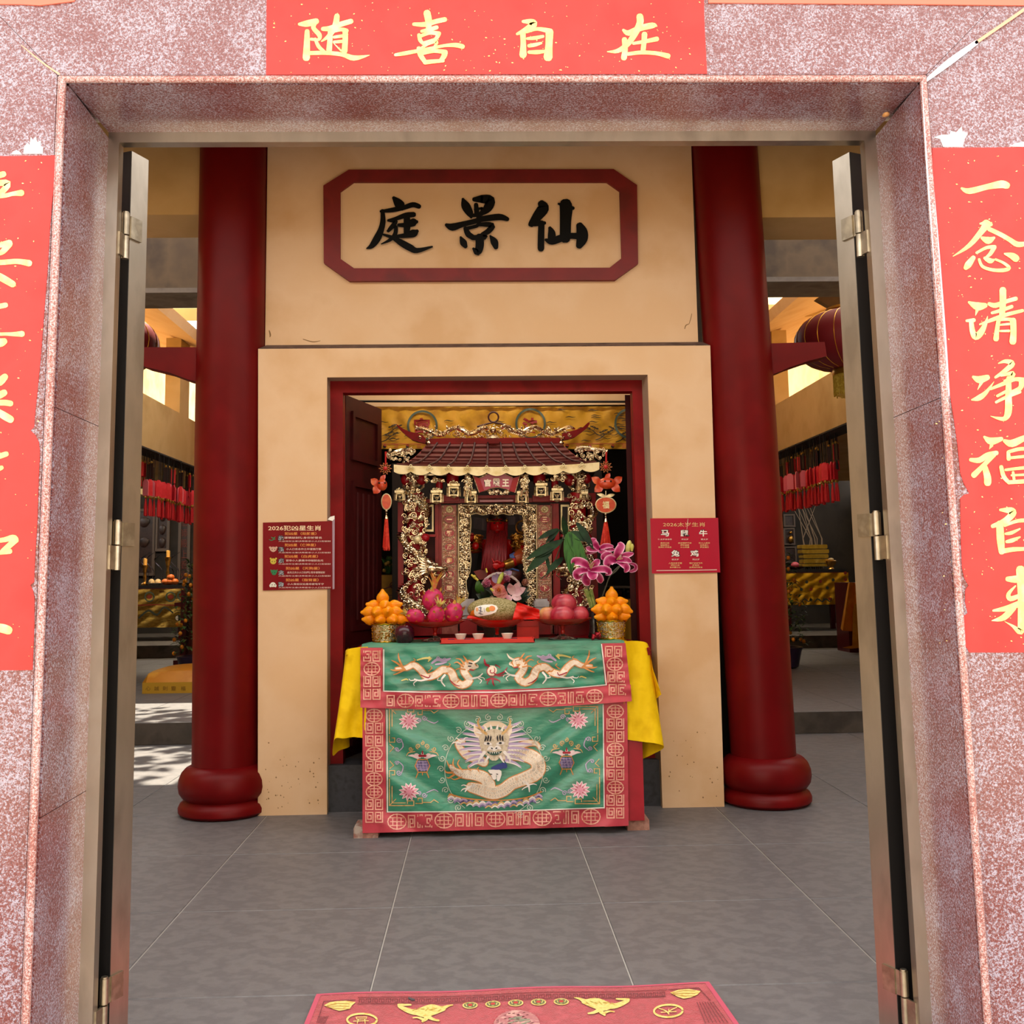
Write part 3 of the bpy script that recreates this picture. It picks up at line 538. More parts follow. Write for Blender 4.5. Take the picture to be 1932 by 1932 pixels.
lc = [[e8((-190, 190, 40), (-60, 200, 40), (25, 180, 42)), e8((-120, 190, 50), (-150, 330, 50)), e8((-200, 270, 36), (-60, 250, 38), (55, 245, 46), (0, 320, 40)), e8((-260, 345, 30), (0, 335, 30), (90, 318, 30), (150, 312, 45))],
      [e8((-150, 620, 40), (-120, 680, 50)), e8((-220, 720, 40), (-60, 690, 30), (66, 664, 48)), e8((66, 668, 48), (20, 722, 40), (-20, 745, 18)), e8((-240, 810, 30), (0, 800, 36), (120, 792, 36), (205, 805, 45)), e8((-60, 800, 50), (-130, 930, 45)), e8((-140, 830, 30), (0, 900, 50), (90, 952, 46))],
      [e8((-180, 1110, 40), (-60, 1115, 36), (40, 1098, 36)), e8((-260, 1320, 26), (0, 1302, 22), (90, 1302, 28), (155, 1300, 42)), e8((-80, 1120, 46), (-90, 1440, 46)), e8((-60, 1360, 40), (0, 1362, 60), (30, 1352, 46))],
      [e8((-120, 1600, 40), (-20, 1640, 60), (35, 1600, 46)), e8((-200, 1720, 36), (-40, 1738, 50), (30, 1712, 46)), e8((-230, 1800, 34), (0, 1782, 40), (75, 1788, 40)), e8((-60, 1800, 50), (-150, 1900, 45)), e8((-50, 1820, 30), (20, 1868, 52), (75, 1900, 50))],
      [e9((-200, 290, 40), (-60, 310, 40), (45, 284, 36)), e9((-100, 300, 44), (-105, 520, 44)), e9((-220, 420, 34), (-40, 395, 36), (12, 380, 30))],
      [e9((-200, 850, 40), (-190, 960, 46)), e9((-200, 900, 36), (0, 890, 32), (90, 872, 44), (110, 890, 44)), e9((105, 890, 44), (50, 940, 40), (20, 965, 36)), e9((-200, 985, 36), (0, 975, 30), (70, 966, 36))],
      [e9((-200, 1400, 40), (-120, 1480, 55)), e9((-160, 1540, 30), (-60, 1500, 40), (10, 1505, 62), (60, 1520, 60)), e9((-120, 1420, 40), (-60, 1440, 36))]]
couplet([(-110, 296), (105, 293), (101, 350), (94, 430), (90, 500), (83, 590), (76, 680), (70, 740), (65, 790), (64, 806), (57, 812), (66, 820), (73, 834), (75, 852), (72, 920), (70, 985), (66, 1050), (64, 1098), (57, 1104), (62, 1114), (65, 1130), (64, 1190), (61, 1264), (-110, 1266)], 'long red paper couplet with gold characters on the left side of the gateway', lc, (-90, 84, 300, 1255, 150))
# ------------------------------------------------------------------ the two printed notices beside the doorway
YN = YW-.006
def notice(nm, pts, label, red):
    c = thing(nm, at(*pts[3], YN), label, 'notice', 'printed notices beside the doorway')
    MB().prism([at(x, y, YN) for x, y in pts], (0, .004, 0)).build('sheet', red, c, smooth=0)
    return c
CRIM, CRIMD = mat('crimson_print', 'b01a34', .22, coat=.4), mat('maroon_print', '740812', .2, coat=.4, var=('7e0a16', '6a0610'), vs=3)
WH, BK, ORG, PALE, OLV = mat('white_print', 'f2efe8', .5), mat('black_print', '0c0a0c', .5), mat('orange_print', 'd98a3c', .5), mat('pale_print', 'd8b9ae', .5), mat('olive_print', 'd6b87a', .5)
sf = flat(YN)
c = notice('printed_notice', [(1227, 978), (1355, 977), (1359, 1080), (1230, 1082)], 'crimson notice listing five animal years on the right pier', CRIM)
m = MB(); text(m, '2026太岁生肖', 1251, 985.5, 1330, 993.5, sf, .0006); m.build('heading', OLV, c, smooth=0, kind='stuff')
for ch_, x in (('马', 1247), ('鼠', 1284), ('牛', 1319)):
    m = MB(); text(m, ch_, x-1, 999, x+17, 1013, sf, .0006, .09); m.build('outline', BK, c, smooth=0)
    m = MB(); text(m, ch_, x, 1000, x+15.5, 1012, sf, .001, .02); m.build('character', WH, c, smooth=0)
for ch_, x in (('兔', 1266.5), ('鸡', 1302.5)):
    m = MB(); text(m, ch_, x-1, 1037, x+17, 1051, sf, .0006, .09); m.build('outline', BK, c, smooth=0)
    m = MB(); text(m, ch_, x, 1038, x+15.5, 1050, sf, .001, .02); m.build('character', WH, c, smooth=0)
m = MB(); m2 = MB()
for x, y, a, b in ((1254.5, 1017.5, '值太岁本命年', ('是非口舌', '破财劳心', '注意健康安全')), (1292, 1017.5, '冲太岁', ('奔波劳碌变动', '谨防破财', '小心交通')), (1329, 1017.5, '害太岁', ('防小人是非', '注意身体', '谨言慎行')), (1274, 1055.5, '破太岁', ('人际关系不顺', '谨防口舌', '合作要小心')), (1313, 1055.5, '刑太岁', ('情绪波动较多', '防官非', '注意出行安全'))):
    hw = len(a)*2.2; text(m, a, x-hw, y-1.6, x+hw, y+1.6, sf, .0006, .02)
    for i, s in enumerate(b): hw = len(s)*2.1; text(m2, s, x-hw, y+5.5+3.9*i, x+hw, y+8.5+3.9*i, sf, .0006, .02)
m.build('small_writing', PALE, c, smooth=0, kind='stuff'); m2.build('small_writing', OLV, c, smooth=0, kind='stuff')
m = MB(); brush(m, [(1239, 1076.5, 1.6), (1300, 1076, 1.6), (1352, 1075, 1.6)], sf, .0006); brush(m, [(1298, 979, .8), (1297, 987, 1), (1296, 999, .5)], sf, .0009); m.build('pale_line', PALE, c, smooth=0, kind='stuff')
c = notice('printed_notice', [(496, 986), (628, 983), (628, 1111), (496, 1114)], 'maroon notice with small animal faces and five entries on the left pier', CRIMD)
LAM = mat('clear_laminate', 'e8e4ee', .12, trans=.0, alpha=.25)
MB().prism([at(x, y, YN-.004) for x, y in ((627, 982), (631.5, 973), (631, 1111), (627.5, 1112))], (0, .002, 0)).build('laminate_edge', mat('glossy_film', 'b9a0b0', .1, alpha=.7), c, smooth=0)
MB().prism([at(x, y, YN-.006) for x, y in ((618, 980), (623, 975), (631, 973), (631, 979), (627, 983))], (0, .002, 0)).build('laminate_corner', WH, c, smooth=0)
m = MB(); text(m, '2026犯凶星生肖', 506, 991.5, 605.5, 1001, sf, .0006, .012); m.build('heading', mat('cream_print', 'f0d6b0', .5), c, smooth=0, kind='stuff')
rows = (('蛇', '犯凶星（劫煞星）', '谨慎破财防身份被冒名', '大运流年注意健康是非小人口舌破财', 1006.5, (537, 597)), ('猴', '犯凶星（亡神星）', '小人口舌合作之中谨慎行事', '大运流年注意健康是非小人口舌破财', 1028, (537, 596)), ('虎', '犯凶星（白虎星）', '官非小人暴躁冲动破财血光', '大运流年注意健康是非小人口舌破财', 1049.5, (536.5, 600)), ('龙', '犯凶星（天狗星）', '血光之灾小人口舌提防官非谨慎破财', '大运流年注意健康是非小人口舌破财', 1072, (539, 603)), ('狗', '犯凶星（指背星）', '小人背后议论是非家宅不宁', '大运流年注意健康是非小人口舌破财', 1094, (539, 601)))
mo, mw, mp, mk = MB(), MB(), MB(), MB()
for k, a, b, d, y, (xa, xb) in rows:
    text(mo, a, xa, y-2.6, xb, y+3, sf, .0006, .02); text(mp, b, xa+(-1 if k == '蛇' else 3), y+6, min(xb+10, 625), y+10, sf, .0006, .015); text(mp, d, 525.5, y+13.2, 624, y+16, sf, .0006, .01)
    text(mk, k, 524, y+3.5, 536.5, y+13.5, sf, .0006, .1); text(mw, k, 525, y+4.3, 535.5, y+12.7, sf, .001, .05)
    text(mk, k, 525, y+4.3, 535.5, y+12.7, sf, .0013, .0)
mo.build('orange_writing', ORG, c, smooth=0, kind='stuff'); mp.build('small_writing', PALE, c, smooth=0, kind='stuff'); mw.build('character_outline', mat('pale_blue_print', 'c9d2dc', .5), c, smooth=0, kind='stuff'); mk.build('characters', BK, c, smooth=0, kind='stuff')
GRN, TANP, YELP = mat('green_print', '1e7a48', .5), mat('tan_print', 'c9a38c', .5), mat('yellow_print', 'c9b63c', .5)
def icon(y, colr, shapes, eyes=True):
    m = MB()
    for i, s in enumerate(shapes): poly(m, s, sf, .0006+.0002*i) if isinstance(s, list) else disc(m, *s[:3], sf, .0006+.0002*i, ry=s[3])
    m.build('animal_picture', colr, c, smooth=0, kind='stuff')
    if eyes:
        m = MB(); disc(m, 513.5, y+.5, .9, sf, .002); disc(m, 518.5, y+.5, .9, sf, .002); m.build('eyes', BK, c, smooth=0, kind='stuff')
m = MB(); brush(m, [(508, 1018, 1), (512, 1019.5, 1.4), (517, 1017.5, 1.5), (519.5, 1017, 1)], sf, .0008); brush(m, [(512, 1013.5, 1.2), (516, 1015.5, 2), (519, 1013, 1)], sf, .0008); m.build('animal_picture', GRN, c, smooth=0, kind='stuff')
icon(1036, TANP, [(515.5, 1036, 6.5, 4.5), (509.5, 1033, 2, 2), (521.5, 1033, 2, 2), (515.5, 1038, 4.5, 3.4)])
icon(1059, YELP, [(515.5, 1059, 5.8, 5.6), (510.5, 1054, 1.8, 1.8), (520.8, 1054, 1.8, 1.8)])
icon(1080, GRN, [(517, 1079, 6, 4), [(510, 1074), (514, 1076), (511, 1078)], [(524, 1074), (520, 1076), (523, 1079)], (517, 1083, 4, 2)])
icon(1103, mat('ivory_print', 'e3e2d4', .5), [(515, 1103, 5.2, 4.6), (510.5, 1105, 2.2, 3), (519.5, 1105, 2.2, 3)])
# ------------------------------------------------------------------ side galleries and the rear hall
for sg, nm in ((-1, 'left'), (1, 'right')):
    X = 3.6*sg
    def bx(xa, xb, ya, yb, za, zb, name, m, parent=None):
        return MB().box(min(xa*sg, xb*sg), max(xa*sg, xb*sg), ya, yb, za, zb).build(name, m, parent, smooth=0, kind=None if parent else 'structure')
    n = 0 if sg < 0 else 20
    fb = bx(3.6, 3.78, 8.5, 15.2, 2.61, 3.27, 'trim_%d' % (20+n), CREAMD)
    for k, (ya, yb) in enumerate(((9.0, 9.36), (12.33, 12.72), (14.6, 14.95)) if sg < 0 else ((9.3, 9.52), (12.16, 12.5), (14.6, 14.95))):
        bx(3.6, 3.78, ya, yb, 3.27, 4.2, 'post', CREAMD, fb)
    MB().prism([(3.5*sg, 10.2, 4.05), (3.75*sg, 10.2, 4.2), (3.75*sg, 10.2, 3.9)], (0, .09, 0)).build('eave_bracket', BEAMD, fb, smooth=0)
    MB().prism([(3.35*sg, 8.4, 4.10), (4.5*sg, 8.4, 4.5), (4.5*sg, 8.4, 4.62), (3.3*sg, 8.4, 4.2)], (0, 8, 0)).build('trim_%d' % (21+n), CREAM, kind='structure', smooth=0)
    bx(5.6, 5.75, 8.0, 32, 2.7, 6, 'trim_%d' % (22+n), mat('sunlit_cream_tone', 'e6cf94', .9, var=('ecd8a4', 'dfc586'), vs=2))  # sunlit look of the cream wall put into a brighter, yellower colour
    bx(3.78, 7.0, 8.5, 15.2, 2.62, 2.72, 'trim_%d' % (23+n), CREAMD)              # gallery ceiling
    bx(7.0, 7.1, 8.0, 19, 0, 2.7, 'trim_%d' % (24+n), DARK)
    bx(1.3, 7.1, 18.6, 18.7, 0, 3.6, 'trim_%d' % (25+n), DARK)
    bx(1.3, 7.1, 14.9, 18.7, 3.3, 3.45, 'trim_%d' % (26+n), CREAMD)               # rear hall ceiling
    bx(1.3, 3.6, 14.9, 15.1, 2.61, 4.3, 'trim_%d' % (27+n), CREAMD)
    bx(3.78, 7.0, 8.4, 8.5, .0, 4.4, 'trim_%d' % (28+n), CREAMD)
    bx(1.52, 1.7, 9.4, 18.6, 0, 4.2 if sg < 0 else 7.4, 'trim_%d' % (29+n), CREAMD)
MB().prism([(-4.6, 11.9, 4.3), (-4.6, 15.5, 5.6), (-4.6, 15.5, 5.75), (-4.6, 11.9, 4.45)], (9.4, 0, 0)).build('trim_60', CREAMD, kind='structure', smooth=0)
MB().box(1.7, 3.5, 6.2, 15.2, 7.4, 7.5).build('trim_61', CREAM, kind='structure', smooth=0)  # unseen high roof added only to keep sun off the right court floor
# a leafy bough over the left court, above the frame, dapples the floor
m = MB(); LEAFG = mat('leaf_green', '2f5a22', .5, var=('3d6b2a', '264a1c'), vs=20)
for i in range(520):
    c = Vector((random.uniform(-4.3, -1.9), random.uniform(9.8, 12.2), random.uniform(5.4, 6.6)))
    d = Vector((random.uniform(-1, 1), random.uniform(-1, 1), random.uniform(-.4, .4))).normalized()*.2
    m.leaf(c, c+d, .12, n=3)
tb = thing('leafy_bough', (-4.5, 11, 6), 'leafy bough over the left courtyard', 'tree')
m.build('leaves', LEAFG, tb, kind='stuff'); MB().tube([(-5.4, 11, 5.2), (-4.4, 11, 5.9), (-3.4, 11.1, 6.1), (-2.2, 10.9, 6.3)], [.08, .06, .045, .02]).build('branch', mat('bark', '4a3a2c', .9), tb)
# ------------------------------------------------------------------ lanterns
LANT, GILT = mat('lantern_red', '7a0a16', .55), mat('gilt_trim', 'c08a2c', .35, .9)
FR = mat('yellow_fringe', 'b99a2c', .7, var=('a88820', 'cbb040'), vs=40)
for cx, lab in ((1604, 'red ribbed festival lantern with yellow fringe hanging near the right gallery'), (192, 'red ribbed festival lantern hanging near the left gallery')):
    Yl = 6.75; c = at(cx, 642 if cx > 900 else 648, Yl); rr, rz = .365, .205
    l = thing('lantern', c, lab, 'lantern', 'red festival lanterns')
    MB().lathe(c, [(rr*math.cos(t)**.75 if abs(t) < 1.5 else .1, rz*math.sin(t)) for t in [(-1.28+2.56*i/16) for i in range(17)]], 40).build('body', LANT, l)
    m = MB()
    for k in range(20):
        a = 2*math.pi*k/20; MB.tube(m, [c+Vector((math.cos(a)*rr*1.004*math.cos(t)**.75, math.sin(a)*rr*1.004*math.cos(t)**.75, rz*math.sin(t))) for t in [(-1.27+2.54*i/12) for i in range(13)]], .0028, 4)
    m.build('rib', GILT, l, kind='stuff')
    MB().lathe(c+Vector((0, 0, rz*.94)), [(.15, 0), (.16, .012), (.15, .03), (.1, .035)], 28).build('top_cap', GILT, l)
    MB().lathe(c-Vector((0, 0, rz+.035)), [(.125, 0), (.13, .015), (.125, .045)], 28).build('bottom_ring', GILT, l)
    m = MB()
    for k in range(60):
        a = 2*math.pi*k/60; p = c+Vector((.12*math.cos(a), .12*math.sin(a), -rz-.03)); m.tube([p, p+Vector((.004*math.cos(a*7), .004*math.sin(a*5), -.13-.02*random.random()))], .0045, 4)
    m.build('fringe', FR, l, kind='stuff')
    MB().tube([c+Vector((0, 0, rz)), (c.x, c.y, 5.35)], .006, 6).build('cord', GILT, l)
# ------------------------------------------------------------------ wish plaques hanging in rows under the gallery beams
PRED, PPINK, PDRK = mat('wish_plaque_red', 'e8303e', .4, var=('d82434', 'f04450'), vs=5), mat('wish_plaque_pink', 'f07c88', .45), mat('dark_plaque', '2e1414', .4)
CORD, TASS, GBEAD = mat('dark_cord', '1c1616', .8), mat('red_tassel', 'c81420', .6), mat('gold_bead', 'c9a04a', .35, .8)
def proto(kind):
    t = thing('wish_plaque', (0, 0, 0), None, 'wish plaque')
    if kind == 0:
        k = [MB().tube([(0, 0, 0), (0, 0, -.11)], .004, 5).build('cord', CORD, t), MB().box(-.004, .004, -.021, .021, -.27, -.11).build('tablet', PDRK, t, smooth=0), MB().ball((0, 0, -.1), .014, nu=6, nv=4).build('bead', GBEAD, t), MB().lathe((0, 0, -.36), [(.012, 0), (.01, .05), (.004, .09)], 7).build('tassel', CORD, t)]
    elif kind == 3:
        k = [MB().tube([(0, 0, 0), (0, 0, -.1)], .004, 5).build('cord', CORD, t), MB().box(-.005, .005, -.027, .027, -.25, -.1).build('tablet', PRED, t, smooth=0), MB().ball((0, 0, -.09), .016, nu=6, nv=4).build('bead', GBEAD, t), MB().lathe((0, 0, -.36), [(.014, 0), (.012, .06), (.004, .11)], 7).build('tassel', TASS, t)]
    else:
        k = [MB().tube([(0, 0, 0), (0, 0, -.3)], .003, 5).build('cord', CORD, t), MB().prism([(-.004, -.035, -.46), (-.004, .035, -.46), (-.004, .035, -.32), (-.004, .016, -.29), (-.004, -.016, -.29), (-.004, -.035, -.32)], (.008, 0, 0)).build('tablet', PRED if kind == 1 else PPINK, t, smooth=0),
             MB().ball((0, 0, -.475), .014, nu=6, nv=4).build('bead', GBEAD, t), MB().lathe((0, 0, -.67), [(.016, 0), (.014, .1), (.005, .18)], 7).build('tassel', TASS, t)]
    return t, k
PR = [proto(i) for i in range(4)]
def nth(n):
    u = 'zeroth first second third fourth fifth sixth seventh eighth ninth tenth eleventh twelfth thirteenth fourteenth fifteenth sixteenth seventeenth eighteenth nineteenth'.split()
    t = ('', '', 'twenty', 'thirty', 'forty', 'fifty', 'sixty'); e = ('', '', 'twentieth', 'thirtieth', 'fortieth', 'fiftieth', 'sixtieth')
    return u[n] if n < 20 else (e[n//10] if n % 10 == 0 else t[n//10]+'-'+u[n % 10])
WHICH = ('dark wish plaque', 'red wish plaque', 'pink wish plaque', 'short red wish tablet')
ROWN = ('upper', 'lower', 'lower', 'upper')
used = [False]*4
for sg, nm, ya, yb in ((-1, 'left', 10.75, 13.15), (1, 'right', 9.75, 12.2)):
    n = 32; L = []
    for i in range(n):
        for row in (0, 1, 1):
            k = random.choice((0, 0, 3)) if row == 0 else random.choice((1, 1, 2) if sg > 0 else (1, 1, 1, 2))
            L.append((ya+(yb-ya)*(i+random.uniform(-.4, .4))/n, k, row))
    L.sort(); cnt = [0]*4
    for y, k, row in L:
        cnt[k] += 1; x = sg*(3.56-random.uniform(0, .16)-(.05 if row else 0))
        t, kids = PR[k]; loc = (x, y, 2.605-random.uniform(0, .004)); rz = random.uniform(-.9, .9)+math.pi/2*random.choice((0, 0, 1))
        g = 'wish plaques under the %s gallery beam' % nm; lb = '%s %s from the near end, %s row, %s gallery beam' % (nth(cnt[k]), WHICH[k], ROWN[k], nm)
        if not used[k]: used[k] = True; t.location = loc; t.rotation_euler = (0, 0, rz); t['label'] = lb; t['group'] = g
        else: copy_tree(t, kids, loc, rz, lb, g)
    MB().box(sg*3.49-.11, sg*3.49+.11, 8.6, 15, 2.597, 2.612).build('plaque_rail', CORD, smooth=0, label='thin black rail under the %s gallery beam carrying the wish plaques' % nm, cat='rail')
# ------------------------------------------------------------------ rear hall altars and their things
YEL, YELD = mat('yellow_satin', 'd8a51c', .65, var=('c99412', 'e0b230'), vs=5, spec=.2), mat('ochre_print_cloth', 'b8963c', .6, var=('9c7a2a', 'c8a850', '8a6a24'), vs=6, stretch=(1, 1, 3))
MAROON, ORGC, CHAR = mat('maroon_lacquer', '5a0e18', .35), mat('orange_satin', 'e09420', .4, var=('d88a14', 'eaa534'), vs=4, coat=.3), mat('charcoal', '1d1b1c', .6)
def altar(label, xa, xb, Y, zb, z0, z1, cloth, wr=.02):
    t = thing('altar_table', ((xa+xb)/2, Y+.3, z0), label, 'table')
    MB().box(xa, xb, Y, Y+.7, z1-.05, z1).build('table_top', CHAR, t, smooth=0)
    MB().box(xa-.02, xb+.02, Y-.02, Y+.72, z1-.11, z1-.05).build('apron', MAROON, t, smooth=0)
    for x in (xa+.05, xb-.05):
        for y in (Y+.05, Y+.65): MB().box(x-.035, x+.035, y-.035, y+.035, z0, z1-.11).build('leg', MAROON, t, smooth=0)
    f = MB().grid(lambda u, v: Vector((xa+(xb-xa)*u, Y-.03+wr*math.sin(u*40+v*9)*(v)+wr*.6*math.sin((u+v)*23), z1-.06-(z1-.06-zb)*v)), 40, 14).build('altar_cloth', cloth, t)
    return t
sl_ = lambda Y: (lambda x, y, h=0.: at(x, y, Y-h))
p0, p1 = at(250, 1112, 16.2), at(346, 1183, 16.2)
ta = altar('rear left altar table with a yellow printed frontal cloth, behind the left column', -6.4, p1.x, 16.2, p1.z, .34, p0.z+.06, YELD)
sfa = sl_(16.12)
for x, y in ((282, 1126), (322, 1126), (344, 1124)):
    m = MB(); brush(m, circ(x, y, 8.5, 2.5), sfa, .02); m.build('roundel_ring', mat('teal_print', '5a7060', .6), ta, smooth=0)
    m = MB(); disc(m, x, y, 5, sfa, .02, 10, 4); m.build('roundel', mat('rust_print', 'a8402c', .6), ta, smooth=0)
m = MB(); brush(m, [(258, 1142, 2), (300, 1141, 2), (344, 1143, 2)], sfa, .02); m.build('printed_band', mat('rust_print', 'a8402c', .6), ta, smooth=0)
m = MB(); brush(m, [(262, 1166, 3), (280, 1152, 4), (296, 1160, 4), (310, 1146, 3), (326, 1156, 3)], sfa, .02); m.build('printed_dragon', mat('slate_print', '4a5348', .6), ta, smooth=0)
m = MB(); disc(m, 336, 1166, 6, sfa, .03); m.build('taiji_roundel', CHAR, ta, smooth=0)
m = MB(); poly(m, circ(336, 1166, 5.5, 0, 8, a0=90, a1=270) and [(p[0], p[1]) for p in circ(336, 1166, 5, 0, 8, a0=90, a1=270)], sfa, .035); m.build('taiji_roundel_half', WH, ta, smooth=0)
q0, q1 = at(1497, 1078, 16.2), at(1602, 1140, 16.2)
tr_ = altar('rear right altar table with a draped yellow cloth, behind the right column', at(1480, 1078, 16.2).x, q1.x, 16.2, q1.z, .34, q0.z+.03, YEL, .014)
sfa = sl_(16.1)
for x, y in ((1522, 1098), (1548, 1097), (1572, 1094), (1512, 1112), (1530, 1112), (1561, 1109), (1588, 1105), (1595, 1081), (1595, 1094), (1566, 1130), (1530, 1132)):
    m = MB(); disc(m, x, y, 3.2, sfa, .05, 8); m.build('printed_roundel', random.choice((CHAR, mat('rust_print', 'a8402c', .6), mat('slate_print', '4a5348', .6))), tr_, smooth=0)
m = MB()
for x in (1520, 1545, 1560): brush(m, [(x-8, 1136, 1.5), (x-2, 1130, 2.5), (x+6, 1135, 2), (x+10, 1128, 1.5)], sfa, .05)
m.build('printed_cloud', mat('slate_print', '4a5348', .6), tr_, smooth=0, kind='stuff')
# things on the left altar
zt_ = p0.z+.06
def onalt(x, Y=16.5): q = at(x, 1100, Y); return Vector((q.x, Y, zt_))
GOLDM = mat('old_gilt', 'b0803a', .35, 1., var=('c99a4c', '7d5526'), vs=12)
for x, h, lab in ((273, .36, 'tall gilt candle holder on the rear left altar'), (316, .5, 'slim gilt incense stick holder on the rear left altar')):
    p = onalt(x); c = thing('candle_holder', p, lab, 'candle holder'); MB().lathe(p, [(.06, 0), (.06, .02), (.02, .05), (.03, h*.4), (.018, h*.5), (.05, h*.85), (.05, h*.88)], 14).build('stem', GOLDM, c); MB().lathe(p+Vector((0, 0, h*.88)), [(.03, 0), (.03, .1), (.004, .11)], 12).build('candle', mat('candle_wax', 'd9a04a', .5), c)
for i, (x, y, lab) in enumerate(((312, 0, 'left'), (321, 0, 'middle'), (330, 0, 'right'), (322, .07, 'topmost'))):
    p = onalt(x, 16.4)+Vector((0, 0, .05+y)); MB().ball(p, .06, .06, .05, 12, 8).build('orange', mat('orange_peel', 'c8641c', .5, bump=(80, .1)), label='orange offering fruit on the rear left altar, %s one of four' % lab, cat='orange', group='oranges on the rear left altar')
p = onalt(292, 16.4); c = thing('fruit_plate', p, 'white plate of pale buns on the rear left altar', 'plate'); MB().lathe(p, [(.05, 0), (.14, .03), (.15, .035), (.13, .03)], 18).build('plate', WH, c); MB().ball(p+Vector((-.05, 0, .05)), .05, nu=10, nv=6).build('bun', mat('pale_bun', 'b89a6a', .7), c); MB().ball(p+Vector((.05, 0, .05)), .05, nu=10, nv=6).build('bun', mat('pale_bun', 'b89a6a', .7), c)
p = onalt(285, 16.62); c = thing('ribbon_garland', p, 'dark glittering ribbon garland behind the rear left altar offerings', 'decoration')
for i in range(6):
    a = p+Vector((-.25+.13*i, .1*math.sin(i*2), .0)); MB().tube([tuple(q) for q in cr([tuple(a), tuple(a+Vector((.05, 0, .22))), tuple(a+Vector((-.1, .05, .4))), tuple(a+Vector((.06, 0, .52)))], 6)], [.02+.012*math.sin(k) for k in range(19)], 5, flat=.3).build('ribbon', mat('dark_foil', '5a5560', .25, .8), c)
WPAN = mat('dark_carved_wood', '2c1c18', .4, var=('3a2620', '22140f'), vs=9)
for x0_, x1_, y0_, y1_, lab in ((252, 291, 960, 1086, 'dark carved screen panel at far left of the rear left hall'), (293, 319, 958, 1040, 'tall dark framed panel in the middle of the rear left hall'), (337, 357, 970, 1100, 'narrow dark couplet board beside the kumquat tree, rear left hall')):
    a, b = at(x0_, y0_, 18.53), at(x1_, y1_, 18.53); c = thing('carved_screen', (a.x, 18.53, b.z), lab, 'screen')
    MB().ring([(a.x, 18.53, b.z), (b.x, 18.53, b.z), (b.x, 18.53, a.z), (a.x, 18.53, a.z)], [(a.x+.05, 18.53, b.z+.05), (b.x-.05, 18.53, b.z+.05), (b.x-.05, 18.53, a.z-.05), (a.x+.05, 18.53, a.z-.05)], (0, .05, 0)).build('frame', mat('grey_brown_wood', '5b4c42', .5), c, smooth=0)
    MB().box(a.x+.05, b.x-.05, 18.555, 18.58, b.z+.05, a.z-.05).build('panel', WPAN, c, smooth=0)
    if x0_ == 337:
        for i, g in enumerate('祖師殿上香火'): 
            m = MB(); text(m, g, 341, 978+20*i, 353, 993+20*i, flat(18.545), .004); m.build('character', mat('faded_rust', '6d3226', .7), c, smooth=0)
    else:
        for k in range(3):
            zc = b.z+(a.z-b.z)*(.2+.3*k); MB().ball(((a.x+b.x)/2, 18.54, zc), (b.x-a.x)*.22, .02, .09, 9, 6, fn=lambda q: 1+.3*noise.noise(q*4)).build('carving', WPAN, c)
# red screen door standing left of the kumquat
a, b = at(344, 1113, 12.3), at(366, 1244, 12.3); z0 = ZS
s = thing('screen_door', (a.x, 12.3, z0), 'dark red slatted screen door standing beside the kumquat tree', 'screen door')
h = a.z-z0
MB().box(a.x, a.x+.05, 12.25, 12.32, z0, z0+h).build('stile', MAROON, s, smooth=0); MB().prism([(a.x+.05, 12.32, z0), (a.x+.3, 12.95, z0), (a.x+.3, 12.95, z0+h), (a.x+.05, 12.32, z0+h)], (.03, 0, 0)).build('panel', REDD, s, smooth=0)
for k in range(4): MB().obox((a.x+.09+.05*k, 12.38+.13*k, z0+h/2), (.012, 0, 0), (0, .012, 0), (0, 0, h*.46)).build('slat', MAROON, s, smooth=0)
for zz_ in (.12, .8): MB().box(a.x-.06, a.x+.02, 12.2, 12.28, z0+h*zz_, z0+h*zz_+.05).build('bracket', MAROON, s, smooth=0)
# gold paper bricks on the right altar, a tall orange cloth stand
z1_ = q0.z+.03
GP = mat('gold_paper', 'c9a23a', .3, .55, var=('b88f2a', 'd9b650'), vs=6)
k = 0
for r, (ya, yb, xa, xb) in enumerate(((1063, 1069, 1514, 1562), (1054, 1062.5, 1517, 1564), (1045, 1053.5, 1516, 1563), (1036, 1044.5, 1514, 1564), (1027, 1035.5, 1513, 1561))):
    a, b = at(xa, yb, 16.45), at(xb, ya, 16.45)
    MB().prism([(a.x+.012, 16.45, a.z), (b.x-.012, 16.45, a.z), (b.x, 16.45, a.z+.012), (b.x, 16.45, b.z-.012), (b.x-.012, 16.45, b.z-.003), (a.x+.012, 16.45, b.z-.003), (a.x, 16.45, b.z-.012), (a.x, 16.45, a.z+.012)], (0, .25, 0)).build('gold_paper_bundle', GP, smooth=0, label='gold joss paper bundle on the rear right altar, %s of five' % ('bottom one', 'second from the bottom', 'middle one', 'second from the top', 'topmost')[r], cat='paper bundle', group='gold paper bundles on the rear right altar')
p = at(1568, 1062, 16.4); p.z = z1_; c = thing('incense_burner', p, 'small dull gilt incense burner beside the gold paper stack', 'burner'); MB().lathe(p, [(.05, 0), (.03, .03), (.08, .09), (.085, .13), (.07, .14)], 16).build('bowl', GOLDM, c); MB().ball(p+Vector((0, 0, .15)), .05, .05, .03, 10, 6).build('ash', mat('ash', 'a8926a', .9), c)
p = at(1500, 1064, 16.4); p.z = z1_; c = thing('red_plate', p, 'red plate with pink buns at the left end of the rear right altar', 'plate'); MB().lathe(p, [(.06, 0), (.15, .03), (.16, .04), (.14, .032)], 18).build('plate', MAROON, c); MB().ball(p+Vector((0, 0, .07)), .07, .07, .05, 10, 6).build('bun', mat('pink_bun', 'b04a5a', .6), c)
